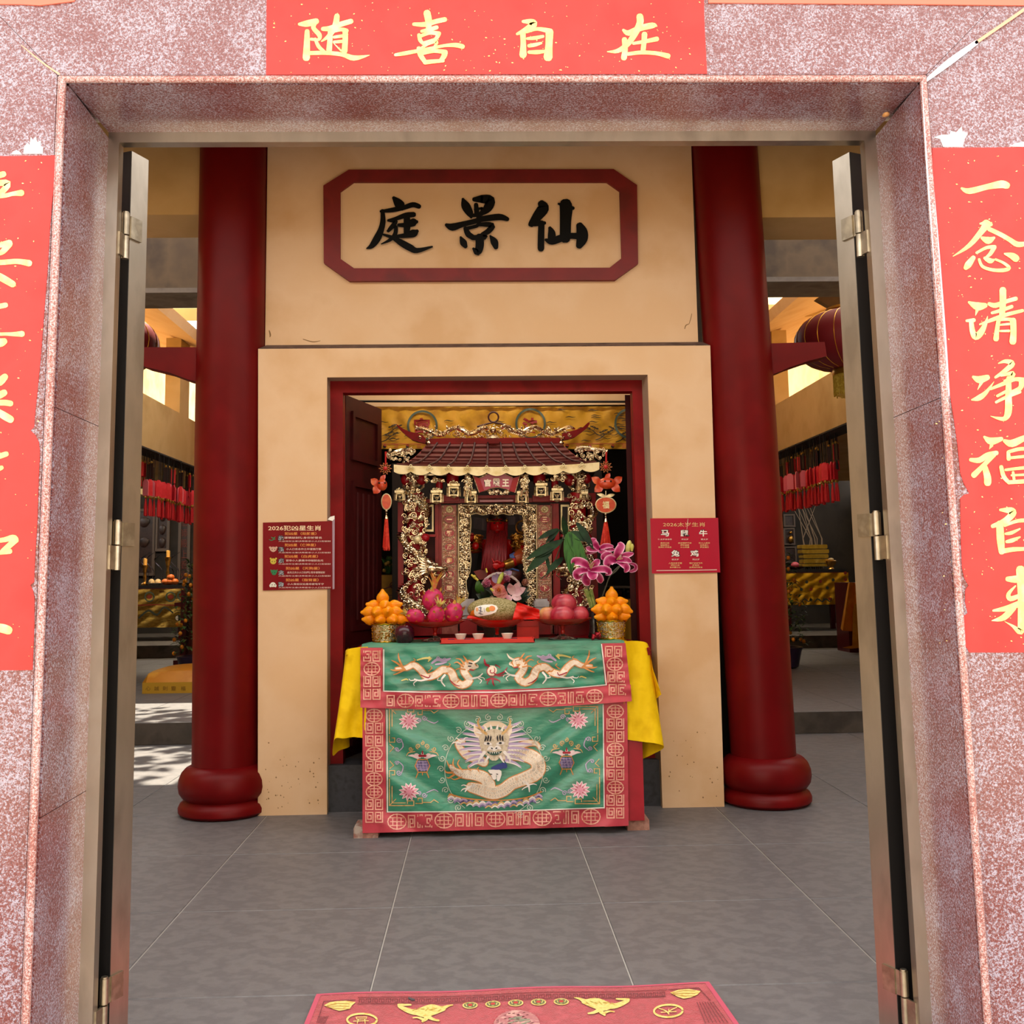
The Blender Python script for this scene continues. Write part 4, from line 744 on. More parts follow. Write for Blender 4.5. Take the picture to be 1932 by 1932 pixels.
for x0_, x1_, y0_, y1_, lab in ((1478, 1501, 970, 994, 'upper dark shrine niche panel on the rear right hall wall'), (1478, 1501, 996, 1028, 'dark shrine niche panel with a small gilt figure on the rear right hall wall'), (1479, 1504, 1031, 1062, 'lowest dark niche panel on the rear right hall wall')):
    a, b = at(x0_, y0_, 18.53), at(x1_, y1_, 18.53); c = thing('niche_panel', (a.x, 18.53, b.z), lab, 'panel')
    MB().ring([(a.x, 18.53, b.z), (b.x, 18.53, b.z), (b.x, 18.53, a.z), (a.x, 18.53, a.z)], [(a.x+.03, 18.53, b.z+.03), (b.x-.03, 18.53, b.z+.03), (b.x-.03, 18.53, a.z-.03), (a.x+.03, 18.53, a.z-.03)], (0, .05, 0)).build('frame', mat('grey_brown_wood', '5b4c42', .5), c, smooth=0)
    MB().box(a.x+.03, b.x-.03, 18.555, 18.58, b.z+.03, a.z-.03).build('panel', WPAN, c, smooth=0)
    if y0_ == 996:
        q = at(1492, 1012, 18.5); MB().ball(q+Vector((0, 0, -.04)), .05, .03, .09, 10, 8, fn=lambda v: 1-.35*max(0, v.z)).ball(q+Vector((0, 0, .07)), .03, nu=8, nv=6).build('gilt_figure', GOLDM, c)
m = MB()
c = thing('branches', at(1532, 1060, 16.7), 'tall bare branches standing behind the gold paper bundles', 'branches')
for i in range(9):
    a = at(1520+4*i, 1060, 16.7); a.z = z1_; MB().tube([a, a+Vector((random.uniform(-.1, .1), 0, .5)), a+Vector((random.uniform(-.25, .25), 0, 1.05))], [.012, .009, .004], 5).build('branch', mat('grey_twig', '6a5c50', .8), c)
# orange draped stand at the right
ca = [at(x, y, 13.9) for x, y in ((1600, 1098), (1640, 1098))]
t = thing('cloth_covered_stand', (ca[0].x+.3, 14.1, .165), 'stand covered by a long orange cloth at the right edge of the court', 'stand')
cols_ = [((1600, 1100), (1586, 1186), 14.0), ((1603, 1099), (1590, 1190), 13.9), ((1612, 1099), (1607, 1191), 13.95), ((1617, 1099), (1613, 1192), 13.85), ((1628, 1099), (1626, 1193), 13.95), ((1650, 1099), (1650, 1194), 13.9)]
m = MB()
m.add([at(*c_[0], c_[2]) for c_ in cols_]+[at(*c_[1], c_[2]) for c_ in cols_], [(i, i+1, 7+i, 6+i) for i in range(5)]); m.build('orange_cloth', ORGC, t, smooth=80)
m = MB(); m.add([at(x, y, 13.6) for x, y in ((1612, 1140), (1624, 1138), (1640, 1138), (1609, 1160), (1618, 1180), (1640, 1180), (1608, 1218), (1620, 1219), (1640, 1219), (1589, 1222), (1606, 1224), (1625, 1222))], [(0, 1, 4, 3), (1, 2, 5, 4), (3, 4, 7, 6), (4, 5, 8, 7), (6, 7, 10, 9), (7, 8, 11, 10)]); m.build('orange_cloth_tail', ORGC, t, smooth=80)
MB().box(ca[0].x+.02, ca[1].x+.4, 14.02, 14.5, ZS, ca[0].z-.01).build('frame', MAROON, t, smooth=0)
for sg, nm, en in ((-1, 'left', 26), (1, 'right', 13)):   # unseen lamps added to brighten the two rear halls
    lp_ = thing('added_lamp', (4.6*sg, 15.9, 3.24), 'unseen lamp added to brighten the rear %s hall above its altar' % nm, 'lamp')
    MB().lathe((4.6*sg, 15.9, 3.24), [(.2, 0), (.22, .02), (.2, .06)], 20).build('housing', WH, lp_)
    l_ = bpy.data.lights.new('rear_fill_light', 'AREA'); l_.shape = 'DISK'; l_.size = .38; l_.energy = en; l_.color = (1, .86, .66)
    lo_ = bpy.data.objects.new('rear_fill_light', l_); COL.objects.link(lo_); lo_.location = (4.6*sg, 15.9, 3.23)
# ------------------------------------------------------------------ kneeling cushions
def cushion(x0_, x1_, yb, zt, Yd, zf, label, mtl, mside):
    a, b = fl(x0_, yb, zf), fl(x1_, yb, zf); Y = a.y; hgt = zt
    xa, xb = a.x, b.x; c = thing('kneeling_cushion', ((xa+xb)/2, Y+Yd/2, zf), label, 'cushion')
    MB().box(xa, xb, Y, Y+Yd, zf, zf+hgt*.45).build('base', mside, c, smooth=0)
    MB().grid(lambda u, v: Vector((xa+(xb-xa)*u, Y+Yd*v, zf+hgt*(.45+.55*(max(0, math.sin(math.pi*min(max(u, .0), 1)))**.13)*(max(0, math.sin(math.pi*v))**.13)))), 24, 16).build('padded_top', mtl, c)
    return c, xa, xb, Y
c, xa, xb, Y = cushion(268, 430, 1309, .235, 1.0, ZS, 'orange kneeling cushion with a black and white roundel, left courtyard platform', ORGC, mat('yellow_cushion_side', 'd8a828', .5))
zz_ = ZS+.238
MB().lathe((xa+.78, Y+.5, zz_-.002), [(.001, .003), (.2, .002), (.2, 0)], 24).build('black_roundel', CHAR, c); MB().lathe((xa+.70, Y+.5, zz_+.002), [(.001, .003), (.1, .002), (.1, 0)], 20).build('white_roundel', WH, c)
m = MB()
for g, x in zip('心誠則靈福', (275, 291, 307, 323, 341)): text(m, g, x, 1295, x+9, 1303, flat(Y-.003), .002)
m.build('small_writing', mat('brown_print', '8a6418', .6), c, smooth=0, kind='stuff')
c, xa, xb, Y = cushion(240, 312, 1194, .26, 1.1, .34, 'brownish orange kneeling cushion with writing before the rear left altar', mat('dull_orange_satin', 'b86a24', .45), mat('dull_orange_side', 'c87a2c', .5))
m = MB()
for g, x in zip('福壽康寧善', (258, 266, 274, 282, 290)): text(m, g, x, 1182, x+6, 1190, flat(Y-.004), .002)
m.build('small_writing', mat('dark_brown_print', '5a2c18', .6), c, smooth=0, kind='stuff')
# ------------------------------------------------------------------ kumquat trees
FRU = mat('kumquat_orange', 'e08a18', .35); POT = mat('glazed_pot', '3a2a4a', .3)
for px, lab in ((380, 'potted kumquat tree full of small orange fruits behind the left column'), (1464, 'potted kumquat tree with small orange fruits behind the right column')):
    sgn = -1 if px < 900 else 1; yt = 1060 if sgn < 0 else 1043
    top = at(px, yt, 11.9); base = Vector((top.x, 11.9, ZS)); t = thing('kumquat_tree', base, lab, 'tree', 'kumquat trees')
    MB().lathe(base, [(.16, 0), (.2, .02), (.24, .2), (.26, .24), (.22, .24), (.21, .2)], 20).build('pot', POT, t)
    MB().tube([base+Vector((0, 0, .2)), base+Vector((.02, 0, .6)), top-Vector((0, 0, .15))], [.03, .022, .008]).build('trunk', mat('bark', '4a3a2c', .9), t)
    m = MB(); zb, zt2 = base.z+.28, top.z
    for i in range(420):
        v = random.random(); z = zb+(zt2-zb)*v; rad = .30*(1-.55*v)*math.sqrt(random.random())+.03; a = random.uniform(0, 6.283); p = Vector((base.x+rad*math.cos(a), base.y+rad*math.sin(a), z))
        d = Vector((math.cos(a)+random.uniform(-.6, .6), math.sin(a)+random.uniform(-.6, .6), random.uniform(-.6, .9))).normalized()*.08; m.leaf(p, p+d, .04, n=3)
    m.build('foliage', mat('kumquat_leaf', '2c4a22', .4, var=('4a6a2c', '1f3818'), vs=15), t, kind='stuff')
    f0 = None
    for i in range(46):
        v = random.random(); z = zb+(zt2-zb)*v*.95; rad = .31*(1-.5*v); a = random.uniform(0, 6.283); loc = Vector((base.x+rad*math.cos(a), base.y+rad*math.sin(a), z))-base
        if f0 is None:
            f0 = MB().ball(base, .021, .021, .025, 8, 6).build('fruit', FRU, t); f0.location = loc
        else: o = f0.copy(); COL.objects.link(o); o.location = loc
# ------------------------------------------------------------------ offering table with its cloths
YT = 5.115
ZTB = at(935, 1224, YT).z
TX0, TX1 = at(684, 1400, 5.15).x, at(1212, 1400, 5.15).x
YTB = 5.85
tb = thing('offering_table', ((TX0+TX1)/2, 5.5, 0), 'red legged offering table under yellow and green cloths in the doorway', 'table')
MB().box(TX0-.07, TX1+.05, YT+.03, YTB, ZTB-.045, ZTB-.008).build('table_top', REDF, tb, smooth=0)
MB().box(TX0, TX1, YT+.05, YT+.08, ZTB-.16, ZTB-.045).build('apron', REDF, tb, smooth=0)
TRED = mat('table_red', 'a01424', .4, var=('a81a2a', '92101e'), vs=5)
for x0_, sg in ((TX0, 1), (TX1, -1)):
    for ya in (YT+.035, YTB-.12):
        zb = .052; a, b = sorted((x0_, x0_+sg*.085))
        MB().box(a, b, ya, ya+.085, zb if ya < 5.5 else .0, ZTB-.045).build('leg', TRED, tb, smooth=0)
WOODB = mat('worn_brick_block', '9c7264', .85, var=('b08474', '8a5c50', 'a89a8e'), vs=14)
for (xa, xb), yb, lab in (((667, 713), 1582, 'worn reddish block under the left front table leg'), ((1184, 1226), 1567, 'worn pale block under the right front table leg')):
    a, b = fl(xa, yb), fl(xb, yb)
    MB().prism([(a.x, a.y, 0), (b.x, a.y, 0), (b.x, a.y, .048), (b.x-.006, a.y, .0515), (a.x+.006, a.y, .0515), (a.x, a.y, .048)], (0, .16, 0)).build('foot_block', WOODB, smooth=0, label=lab, cat='block')
# ---- yellow cloth
YCL = mat('yellow_velvet', 'ecc40a', .6, var=('f2cc14', 'e0b604'), vs=9, spec=.15, bump=(60, .08))
yc = thing('yellow_tablecloth', ((TX0+TX1)/2, 5.5, ZTB), 'bright yellow cloth draped over the offering table with hanging corners', 'tablecloth')
xa, xb = at(654, 1226, 5.2).x, at(1226, 1215, 5.2).x
MB().grid(lambda u, v: Vector((xa+(xb-xa)*u, YT+.022+(YTB-YT-.02)*v, ZTB-.003-(.02*max(0, abs(u-.5)*2-.93)/.07))), 40, 10).build('cloth_top', YCL, yc)
def drape(cols, name, rows=14):
    n = len(cols); fine = 5; C_ = []
    tops = cr([(c[0][0], c[0][1], c[2]) for c in cols], fine); bots = cr([(c[1][0], c[1][1], c[3]) for c in cols], fine)
    m = MB(); vs = []
    for j in range(rows+1):
        v = j/rows
        for a, b in zip(tops, bots):
            p, q = at(*a), at(*b); s = v; r = p+(q-p)*s
            r.y += .010*math.sin(v*5+a[0]*.2)*v; vs.append(r)
    k = len(tops)
    m.add(vs, [(j*k+i, j*k+i+1, (j+1)*k+i+1, (j+1)*k+i) for j in range(rows) for i in range(k-1)]).build(name, YCL, yc, smooth=80)
drape([((694, 1220), (690, 1392), 5.10, 5.135), ((678, 1221), (668, 1391), 5.12, 5.14), ((664, 1223), (650, 1393), 5.135, 5.11), ((656, 1225), (632, 1394), 5.15, 5.10), ((653, 1227), (628, 1425), 5.2, 5.16), ((652, 1227), (640, 1416), 5.3, 5.24), ((653, 1226), (660, 1408), 5.45, 5.34), ((655, 1224), (652, 1396), 5.6, 5.5), ((658, 1222), (664, 1392), 5.9, 5.85)], 'cloth_drape')
drape([((1178, 1210), (1177, 1394), 5.10, 5.135), ((1194, 1209), (1190, 1396), 5.12, 5.14), ((1210, 1210), (1212, 1400), 5.135, 5.11), ((1220, 1213), (1236, 1402), 5.15, 5.10), ((1224, 1220), (1252, 1408), 5.19, 5.14), ((1226, 1224), (1240, 1418), 5.25, 5.2), ((1226, 1223), (1200, 1434), 5.4, 5.3), ((1226, 1222), (1222, 1400), 5.6, 5.5), ((1222, 1219), (1220, 1395), 5.9, 5.85)], 'cloth_drape')
m = MB(); m.add([at(x, y, Y) for x, y, Y in ((1224, 1220, 5.18), (1232, 1262, 5.14), (1240, 1290, 5.13), (1248, 1310, 5.14), (1234, 1322, 5.2), (1228, 1290, 5.22), (1226, 1250, 5.2))], [tuple(range(7))]); m.build('cloth_corner', YCL, yc, smooth=0)
# ---- green embroidered frontal
SAT = mat('green_satin', '32866a', .3, var=('369072', '2d7a60'), vs=6, spec=.7, sheen=.3, bump=(26, .25), stretch=(1, 1, 2.4))
SATT = mat('green_satin_worn', '4c9478', .55, var=('57a084', '3f8168'), vs=9, bump=(40, .3))
BORD = mat('rose_brocade', 'b83242', .45, var=('c03c4c', 'a82a3a'), vs=8, sheen=.3)
THP = mat('rose_gold_thread', 'e2a08c', .4, var=('eab09c', 'd08a70'), vs=30, spec=.6)
WHT, CRMT, ORT, GLDT = mat('white_thread', 'ece6e0', .5), mat('cream_thread', 'efd9c0', .5, var=('f2e4d2', 'e0c0a0'), vs=40), mat('orange_thread', 'cf8a48', .45), mat('gold_thread', 'c9a060', .4, var=('d8b478', 'b88848'), vs=30)
LIL, PNK, DRD, PUR, BLT, BLUT = mat('lilac_thread', 'b9a6c8', .5), mat('pink_thread', 'd88aa0', .5), mat('dark_red_thread', 'a01830', .45), mat('purple_thread', '5a4c80', .5, var=('8a80a8', '4a3c70'), vs=60), mat('black_thread', '15121a', .5), mat('blue_thread', '22347c', .4)
SILV = mat('silver_sequin', 'c8bfae', .35, .35, var=('dcd4c6', '9c9484'), vs=70)
gc = thing('embroidered_altar_frontal', ((TX0+TX1)/2, YT, .05), 'green satin altar frontal embroidered with dragons and bordered in rose brocade', 'altar cloth')
def wv(x, y):   # soft creases of the upper valance
    t = min(1, max(0, (y-1218)/20)); return .0035*math.sin(x*.055+2*math.sin(y*.06))*t+.0028*math.sin(x*.13-y*.11)*t+.0022*math.sin(y*.30+x*.035)*t
def wsk(x, y):  # swagging folds of the lower skirt
    u = (x-935)/250; v = (y-1330)/235; a = abs(u); k = min(1, a*2.2)*(1-.5*max(0, a-.75)/.25)
    e = max(0, 1-max(0, a-.8)*5)
    return (.011*math.sin(2*math.pi*(2.1*(v+.85*a))+.4)*k*e + .004*math.sin(2*math.pi*(5.2*(v+.7*a))+1+3*u)*k*e + .003*math.sin(u*9+v*4)*e) * min(1, max(.15, v*3+.2)) - .006*math.sin(math.pi*min(1, max(0, v)))*e
SV = lambda x, y, h=0.: at(x, y, YT-.012+wv(x, y)-h)
SK = lambda x, y, h=0.: at(x, y, YT+.012+wsk(x, y)-h)
def sheet(name, m, S, tl, tr, bl, br, nu, nv, h=0., bow=(0, 0), th=None):
    def f(u, v):
        xt, yt = tl[0]+(tr[0]-tl[0])*u, tl[1]+(tr[1]-tl[1])*u; xb, yb = bl[0]+(br[0]-bl[0])*u, bl[1]+(br[1]-bl[1])*u
        s = 4*u*(1-u); return S(xt+(xb-xt)*v, yt+bow[0]*s+(yb+bow[1]*s-yt-bow[0]*s)*v, h)
    return MB().grid(f, nu, nv).build(name, m, gc, smooth=180)
# lower skirt
sheet('skirt', SAT, SK, (686, 1300), (1182, 1296), (686, 1571), (1184, 1558), 110, 70)
sheet('border', BORD, SK, (684, 1300), (727, 1300), (684, 1572), (729, 1570), 10, 60, .003)
sheet('border', BORD, SK, (1139, 1296), (1183, 1296), (1141, 1560), (1186, 1558), 10, 60, .003)
sheet('border', BORD, SK, (684, 1533), (1186, 1524), (684, 1572), (1186, 1558), 110, 10, .004, (2, 0))
# upper valance, folding back over the table top
sheet('valance', SAT, SV, (680, 1222), (1180, 1213), (680, 1335), (1192, 1323), 120, 40, 0, (0, 8))
sheet('border', BORD, SV, (680, 1222), (722, 1222), (680, 1335), (722, 1335), 10, 30, .003)
sheet('border', BORD, SV, (1134, 1214), (1180, 1213), (1145, 1325), (1192, 1323), 10, 30, .003)
sheet('border', BORD, SV, (680, 1304), (1190, 1292), (680, 1335), (1192, 1323), 110, 8, .004, (3, 8))
_bk = [(683, 1215), (700, 1212), (735, 1207), (775, 1204.5), (850, 1202), (930, 1201), (1010, 1201.5), (1090, 1203), (1150, 1205.5), (1170, 1207.5), (1178, 1209)]
def topf(u, v):
    k = u*10; i = min(9, int(k)); t = k-i; q = (_bk[i][0]+(_bk[i+1][0]-_bk[i][0])*t, _bk[i][1]+(_bk[i+1][1]-_bk[i][1])*t)
    p = SV(680+500*u, 1222-9*u); e = fl(*q, ZTB+.006); e.y = min(e.y, YTB+.02)
    if v == 0: return p
    s = p+(e-p)*v; s.z = ZTB+.006*min(1, v*6)+.0025*math.sin(u*23+v*6)*v
    if v < .05: s.z = p.z*.4+s.z*.6
    return s
MB().grid(topf, 80, 24).build('top_flap', SATT, gc, smooth=180)
def seg(mb, S, a, b, w, h):
    l = math.hypot(b[0]-a[0], b[1]-a[1]) or 1; ux, uy = (b[0]-a[0])/l*w/2, (b[1]-a[1])/l*w/2
    n = max(1, int(l/12)); P = [(a[0]-ux+(b[0]-a[0]+2*ux)*i/n, a[1]-uy+(b[1]-a[1]+2*uy)*i/n) for i in range(n+1)]
    for i in range(n): poly(mb, [(P[i][0]-uy, P[i][1]+ux), (P[i+1][0]-uy, P[i+1][1]+ux), (P[i+1][0]+uy, P[i+1][1]-ux), (P[i][0]+uy, P[i][1]-ux)], S, h)
def lines(mb, S, pts, w, h):
    for i in range(len(pts)-1): seg(mb, S, pts[i], pts[i+1], w, h)
FRET = [(.08, .95), (.08, .08), (.92, .08), (.92, .92), (.3, .92), (.3, .34), (.7, .34), (.7, .66), (.48, .66)]
FRET2 = [(.2, .95), (.2, .05), (.5, .05), (.5, .95), (.8, .95), (.8, .05)]
def fret(mb, S, x, y, w, hh, fl_=False, fv=False, pat=FRET, h=.006, lw=2.1):
    lines(mb, S, [(x+(1-p if fl_ else p)*w, y+(1-q if fv else q)*hh) for p, q in pat], lw, h)
def medal(mb, S, x, y, rx, ry, h=.006, lw=2.1):
    c = circ(x, y, rx, lw, 16, ry); lines(mb, S, [(p[0], p[1]) for p in c], lw, h)
    seg(mb, S, (x, y-ry), (x, y+ry), lw, h)
    for k in (-.5, 0, .5): seg(mb, S, (x-rx*.7, y+ry*k), (x+rx*.7, y+ry*k), lw*.8, h)
    for sx in (-.45, .45): seg(mb, S, (x+rx*sx, y-ry*.5), (x+rx*sx, y+ry*.5), lw*.8, h)
def border_h(S, xs, yf, hh, x0, x1):
    m = MB(); pitch = (xs[-1]-xs[0])/(len(xs)-1); r = hh*.56
    for x in xs: medal(m, S, x, yf(x), r, hh*.46)
    cen = [xs[0]-pitch] + list(xs) + [xs[-1]+pitch]
    for a_, b_ in zip(cen, cen[1:]):
        g = (b_-a_-2*r-6)/3
        for i in range(3):
            x = a_+r+3+g*i
            if x < x0 or x+g > x1: continue
            fret(m, S, x, yf(x+g/2)-hh*.42, g-2, hh*.84, i == 2, i == 1, FRET2 if i == 1 else FRET)
    m.build('border_embroidery', THP, gc, smooth=0, kind='stuff')
border_h(SV, (765, 851, 941, 1034, 1122), lambda x: 1320-(x-684)*.022+8*(1-((x-935)/255)**2)*.9, 27, 724, 1146)
border_h(SK, (749, 838, 935, 1023, 1115), lambda x: 1552-(x-684)*.026, 31, 728, 1142)
def border_v(S, x, w, ys, y0, y1, tilt=0.):
    m = MB(); hh = 24
    y = y0
    while y+hh < y1+4:
        near = [q for q in ys if abs(q-(y+hh/2)) < hh*.6]
        xx = x+tilt*(y-y0)
        if near: medal(m, S, xx+w/2, y+hh/2, w*.42, hh*.5)
        else: fret(m, S, xx+1, y+1, w/2-2, hh-2, False, int(y) % 2 == 0); fret(m, S, xx+w/2+1, y+1, w/2-2, hh-2, True, int(y) % 2 == 0)
        y += hh
    m.build('border_embroidery', THP, gc, smooth=0, kind='stuff')
border_v(SV, 684, 35, (1264,), 1226, 1332); border_v(SV, 1140, 35, (1253,), 1217, 1320, .1)
border_v(SK, 688, 36, (1346, 1414, 1484), 1338, 1566); border_v(SK, 1143, 36, (1340, 1410, 1480), 1330, 1554)
m = MB(); lines(m, SV, [(724, 1226), (724, 1304), (800, 1306), (935, 1306), (1060, 1300), (1144, 1292), (1135, 1216)], 2, .0075); m.build('white_piping', WHT, gc, smooth=0)
m = MB(); lines(m, SK, [(730, 1340), (731, 1532), (935, 1531), (1140, 1524), (1138, 1330)], 2, .0075); m.build('white_piping', WHT, gc, smooth=0)
# ---- embroidery
def z2(*p): return [(600+.3468*x, 1180+.3468*y, .3468*ww) for x, y, ww in p]
def emb(name, m, S, strokes, h=.004):
    b = MB()
    for i, s in enumerate(strokes): brush(b, s, S, h+.00012*i, 3)
    return b.build(name, m, gc, smooth=0, kind='stuff')
def spiral(x, y, r, turns=1.4, a0=0., w=1.4, sg=1):
    n = int(10*turns); return [(x+r*(1-.82*i/n)*math.cos(R(a0)+sg*2*math.pi*turns*i/n), y+r*(1-.82*i/n)*math.sin(R(a0)+sg*2*math.pi*turns*i/n), w) for i in range(n+1)]
def mir(strokes, cx2, dy=0.): return [[(cx2-x, y+dy, w) for x, y, w in s] for s in strokes]
body = [(425, 235, 10), (480, 232, 22), (520, 215, 28), (560, 245, 30), (590, 280, 32), (640, 268, 34), (680, 240, 34), (725, 255, 36), (745, 300, 38), (785, 325, 36), (825, 300, 34), (800, 262, 34), (795, 235, 40), (825, 215, 48), (845, 225, 30)]
for s_, dy in ((0, 0), (1, -5)):
    f = (lambda st: mir(st, 2*600+.3468*1913, dy)) if s_ else (lambda st: st)
    emb('embroidered_dragon_outline', ORT, SV, f([z2(*[(x, y, w+11) for x, y, w in body])]), .0040)
    emb('embroidered_dragon', CRMT, SV, f([z2(*body), z2((840, 205, 12), (870, 190, 10), (885, 168, 4)), z2((845, 232, 14), (870, 225, 10), (865, 212, 4))]), .0055)
    emb('embroidered_dragon_mane', ORT, SV, f([z2((470, 238, 12), (430, 205, 10), (400, 190, 3)), z2((465, 236, 10), (440, 180, 9), (438, 150, 3)), z2((470, 240, 10), (420, 245, 9), (395, 240, 3)), z2((475, 240, 8), (430, 262, 7), (410, 268, 3)),
         z2((790, 225, 10), (760, 200, 8), (740, 205, 3)), z2((795, 212, 10), (775, 185, 8), (750, 180, 3)), z2((800, 240, 8), (765, 235, 6), (745, 245, 3)), z2((815, 200, 10), (800, 178, 8), (790, 165, 3)),
         z2((600, 250, 6), (620, 232, 5), (612, 222, 3)), z2((700, 228, 6), (720, 215, 5), (712, 205, 3)), z2((505, 200, 6), (530, 190, 5), (520, 180, 3))]), .0062)
    emb('embroidered_dragon_claws', WHT, SV, f([z2((620, 285, 12), (560, 300, 9), (525, 292, 7)), z2((540, 298, 6), (520, 315, 5), (525, 328, 3)), z2((535, 295, 6), (505, 300, 5), (495, 290, 3)), z2((690, 270, 12), (670, 300, 9), (690, 330, 6)), z2((675, 300, 6), (650, 298, 5), (655, 285, 3)),
         z2((825, 290, 12), (870, 282, 9), (895, 262, 6)), z2((870, 285, 6), (890, 300, 5), (880, 315, 3)), z2((870, 280, 5), (900, 285, 4), (905, 295, 3))]), .006)
    emb('embroidered_dragon_eye', BLT, SV, f([z2((822, 205, 7), (838, 208, 6)), z2((818, 222, 6), (832, 222, 5))]), .0075)
    emb('embroidered_dragon_red', DRD, SV, f([z2((560, 270, 6), (600, 285, 7), (610, 270, 4)), z2((720, 300, 5), (745, 322, 6), (770, 330, 4)), z2((825, 240, 6), (845, 245, 6))]), .0072)
    emb('embroidered_cloud', LIL, SV, f([z2((620, 205, 10), (650, 185, 16), (685, 192, 18), (720, 180, 8)), z2((640, 212, 8), (670, 208, 10), (700, 200, 5))] + [spiral(*q, 1.3, 90, 1.3) for q in ((600+.3468*655, 1180+.3468*180, 4.4), (600+.3468*690, 1180+.3468*186, 4))]), .0045)
    emb('embroidered_cloud', mat('yellow_thread', 'd8cc7a', .5), SV, f([z2((540, 188, 8), (580, 178, 10), (610, 180, 12), (600, 195, 6)), z2((455, 300, 6), (480, 292, 8), (490, 298, 4))] + [spiral(600+.3468*607, 1180+.3468*177, 4, 1.3, 0, 1.3)]), .0045)
emb('embroidered_pearl', CRMT, SV, [z2((945, 245, 58), (947, 246, 58))], .0045)
emb('embroidered_pearl_swirl', DRD, SV, [spiral(600+.3468*945, 1180+.3468*246, 11.5, 1.5, 40, 1.6), z2((905, 185, 8), (912, 212, 12), (930, 215, 6)), z2((912, 215, 10), (935, 225, 6)), z2((975, 270, 10), (1010, 255, 10), (1030, 228, 3)), z2((960, 262, 8), (985, 275, 8), (1015, 268, 3)), z2((915, 298, 8), (945, 288, 10), (985, 300, 6), (990, 310, 3)), z2((950, 290, 9), (952, 315, 9), (960, 330, 3)), z2((935, 292, 6), (920, 312, 5), (925, 322, 3)), z2((965, 215, 6), (985, 225, 5), (990, 232, 3))], .0062)
# big medallion dragon of the skirt
MC = (932, 1451)
ringp = []
for k in range(30):
    a = 2*math.pi*k/30
    if 1.05 < a < 2.1: continue
    ringp.append(spiral(MC[0]+100*math.cos(a), MC[1]+98*math.sin(a), 6.4, 1.35, math.degrees(a), 1.5, 1 if k % 2 else -1)); ringp.append([(MC[0]+93*math.cos(a+d), MC[1]+91*math.sin(a+d), 1.3) for d in (-.1, 0, .1)])
emb('embroidered_cloud_ring', mat('silver_green_thread', 'b8c8b8', .45), SK, ringp)
bodyS = [z2((1010, 700, 60), (1080, 700, 66), (1150, 710, 72), (1195, 745, 74), (1190, 800, 74), (1120, 835, 68), (1055, 860, 64), (1010, 895, 66), (950, 912, 66), (890, 895, 62), (830, 880, 50)), z2((935, 870, 60), (905, 830, 62), (850, 812, 56), (790, 808, 44), (745, 790, 26), (720, 765, 12)),
         z2((905, 745, 44), (860, 725, 46), (810, 705, 42), (775, 670, 32), (760, 640, 26), (790, 630, 22)), z2((1050, 690, 40), (1100, 655, 36), (1150, 640, 30), (1190, 645, 22), (1205, 668, 12))]
emb('embroidered_dragon_outline', ORT, SK, [[(x, y, w+3.4) for x, y, w in s] for s in bodyS], .004)
emb('embroidered_dragon_body', CRMT, SK, bodyS, .0055)
sc = []
for s in bodyS[:2]:
    q = cr(s, 5)
    for i in range(1, len(q)-1):
        tx, ty = q[i+1][0]-q[i-1][0], q[i+1][1]-q[i-1][1]; l = math.hypot(tx, ty) or 1; tx /= l; ty /= l
        for o in (-.3, 0, .3): 
            x, y = q[i][0]-ty*q[i][2]*o+tx*1.2*(o == 0), q[i][1]+tx*q[i][2]*o+ty*1.2*(o == 0); sc.append([(x-ty*2-tx, y+tx*2-ty, 1.3), (x+tx, y+ty, 1.5), (x+ty*2-tx, y-tx*2-ty, 1.3)])
emb('embroidered_scales', SILV, SK, sc, .0085)
emb('embroidered_flames', ORT, SK, [z2((740, 790, 12), (715, 770, 9), (700, 735, 3)), z2((760, 800, 12), (735, 760, 9), (738, 725, 3)), z2((790, 795, 10), (760, 755, 7), (770, 730, 3)), z2((735, 800, 12), (700, 800, 9), (690, 785, 3)), z2((740, 812, 12), (712, 830, 7), (700, 825, 3)), z2((780, 825, 10), (745, 838, 6), (725, 832, 3)), z2((830, 790, 8), (815, 770, 6), (822, 758, 3)), z2((880, 800, 8), (868, 782, 6), (875, 770, 3))], .007)
hair = []
for k in range(9):
    for sg in (-1, 1):
        y0_ = 560+22*k; x0_ = 960+sg*(70+6*abs(4-k)*-.6+10); hair.append(z2((x0_, y0_, 22), (x0_+sg*(45+7*min(k, 8-k)), y0_-20+4*k, 15), (x0_+sg*(80+11*min(k, 8-k)), y0_-38+9*k, 3)))
emb('embroidered_mane', LIL, SK, hair, .007)
emb('embroidered_mane_light', WHT, SK, [[(x+.6, y+2.6, w*.4) for x, y, w in s] for s in hair], .0078)
emb('embroidered_ears', CRMT, SK, [z2((905, 610, 50), (865, 580, 34), (850, 540, 6)), z2((1012, 605, 46), (1040, 575, 32), (1050, 540, 6))], .0085)
emb('embroidered_crest', mat('pale_peach_thread', 'e2cdb0', .45), SK, [z2((888, 575, 20), (910, 548, 26), (960, 532, 30), (1010, 548, 26), (1035, 572, 20))], .0065)
emb('embroidered_crest_tufts', WHT, SK, [z2((925, 590, 18), (915, 562, 12), (905, 545, 3)), z2((945, 585, 18), (942, 556, 12), (938, 540, 3)), z2((970, 585, 18), (975, 556, 12), (980, 540, 3)), z2((992, 590, 18), (1003, 562, 12), (1012, 545, 3))], .009)
emb('embroidered_face', mat('dragon_face_thread', 'cbbba0', .45, var=('d8cab2', 'b8a88c'), vs=60), SK, [z2((910, 622, 78), (958, 606, 88), (1006, 620, 78)), z2((920, 640, 96), (958, 636, 110), (996, 638, 96)), z2((908, 672, 46), (958, 690, 70), (1010, 668, 46)), z2((958, 620, 90), (958, 690, 80), (958, 710, 60))], .0105)
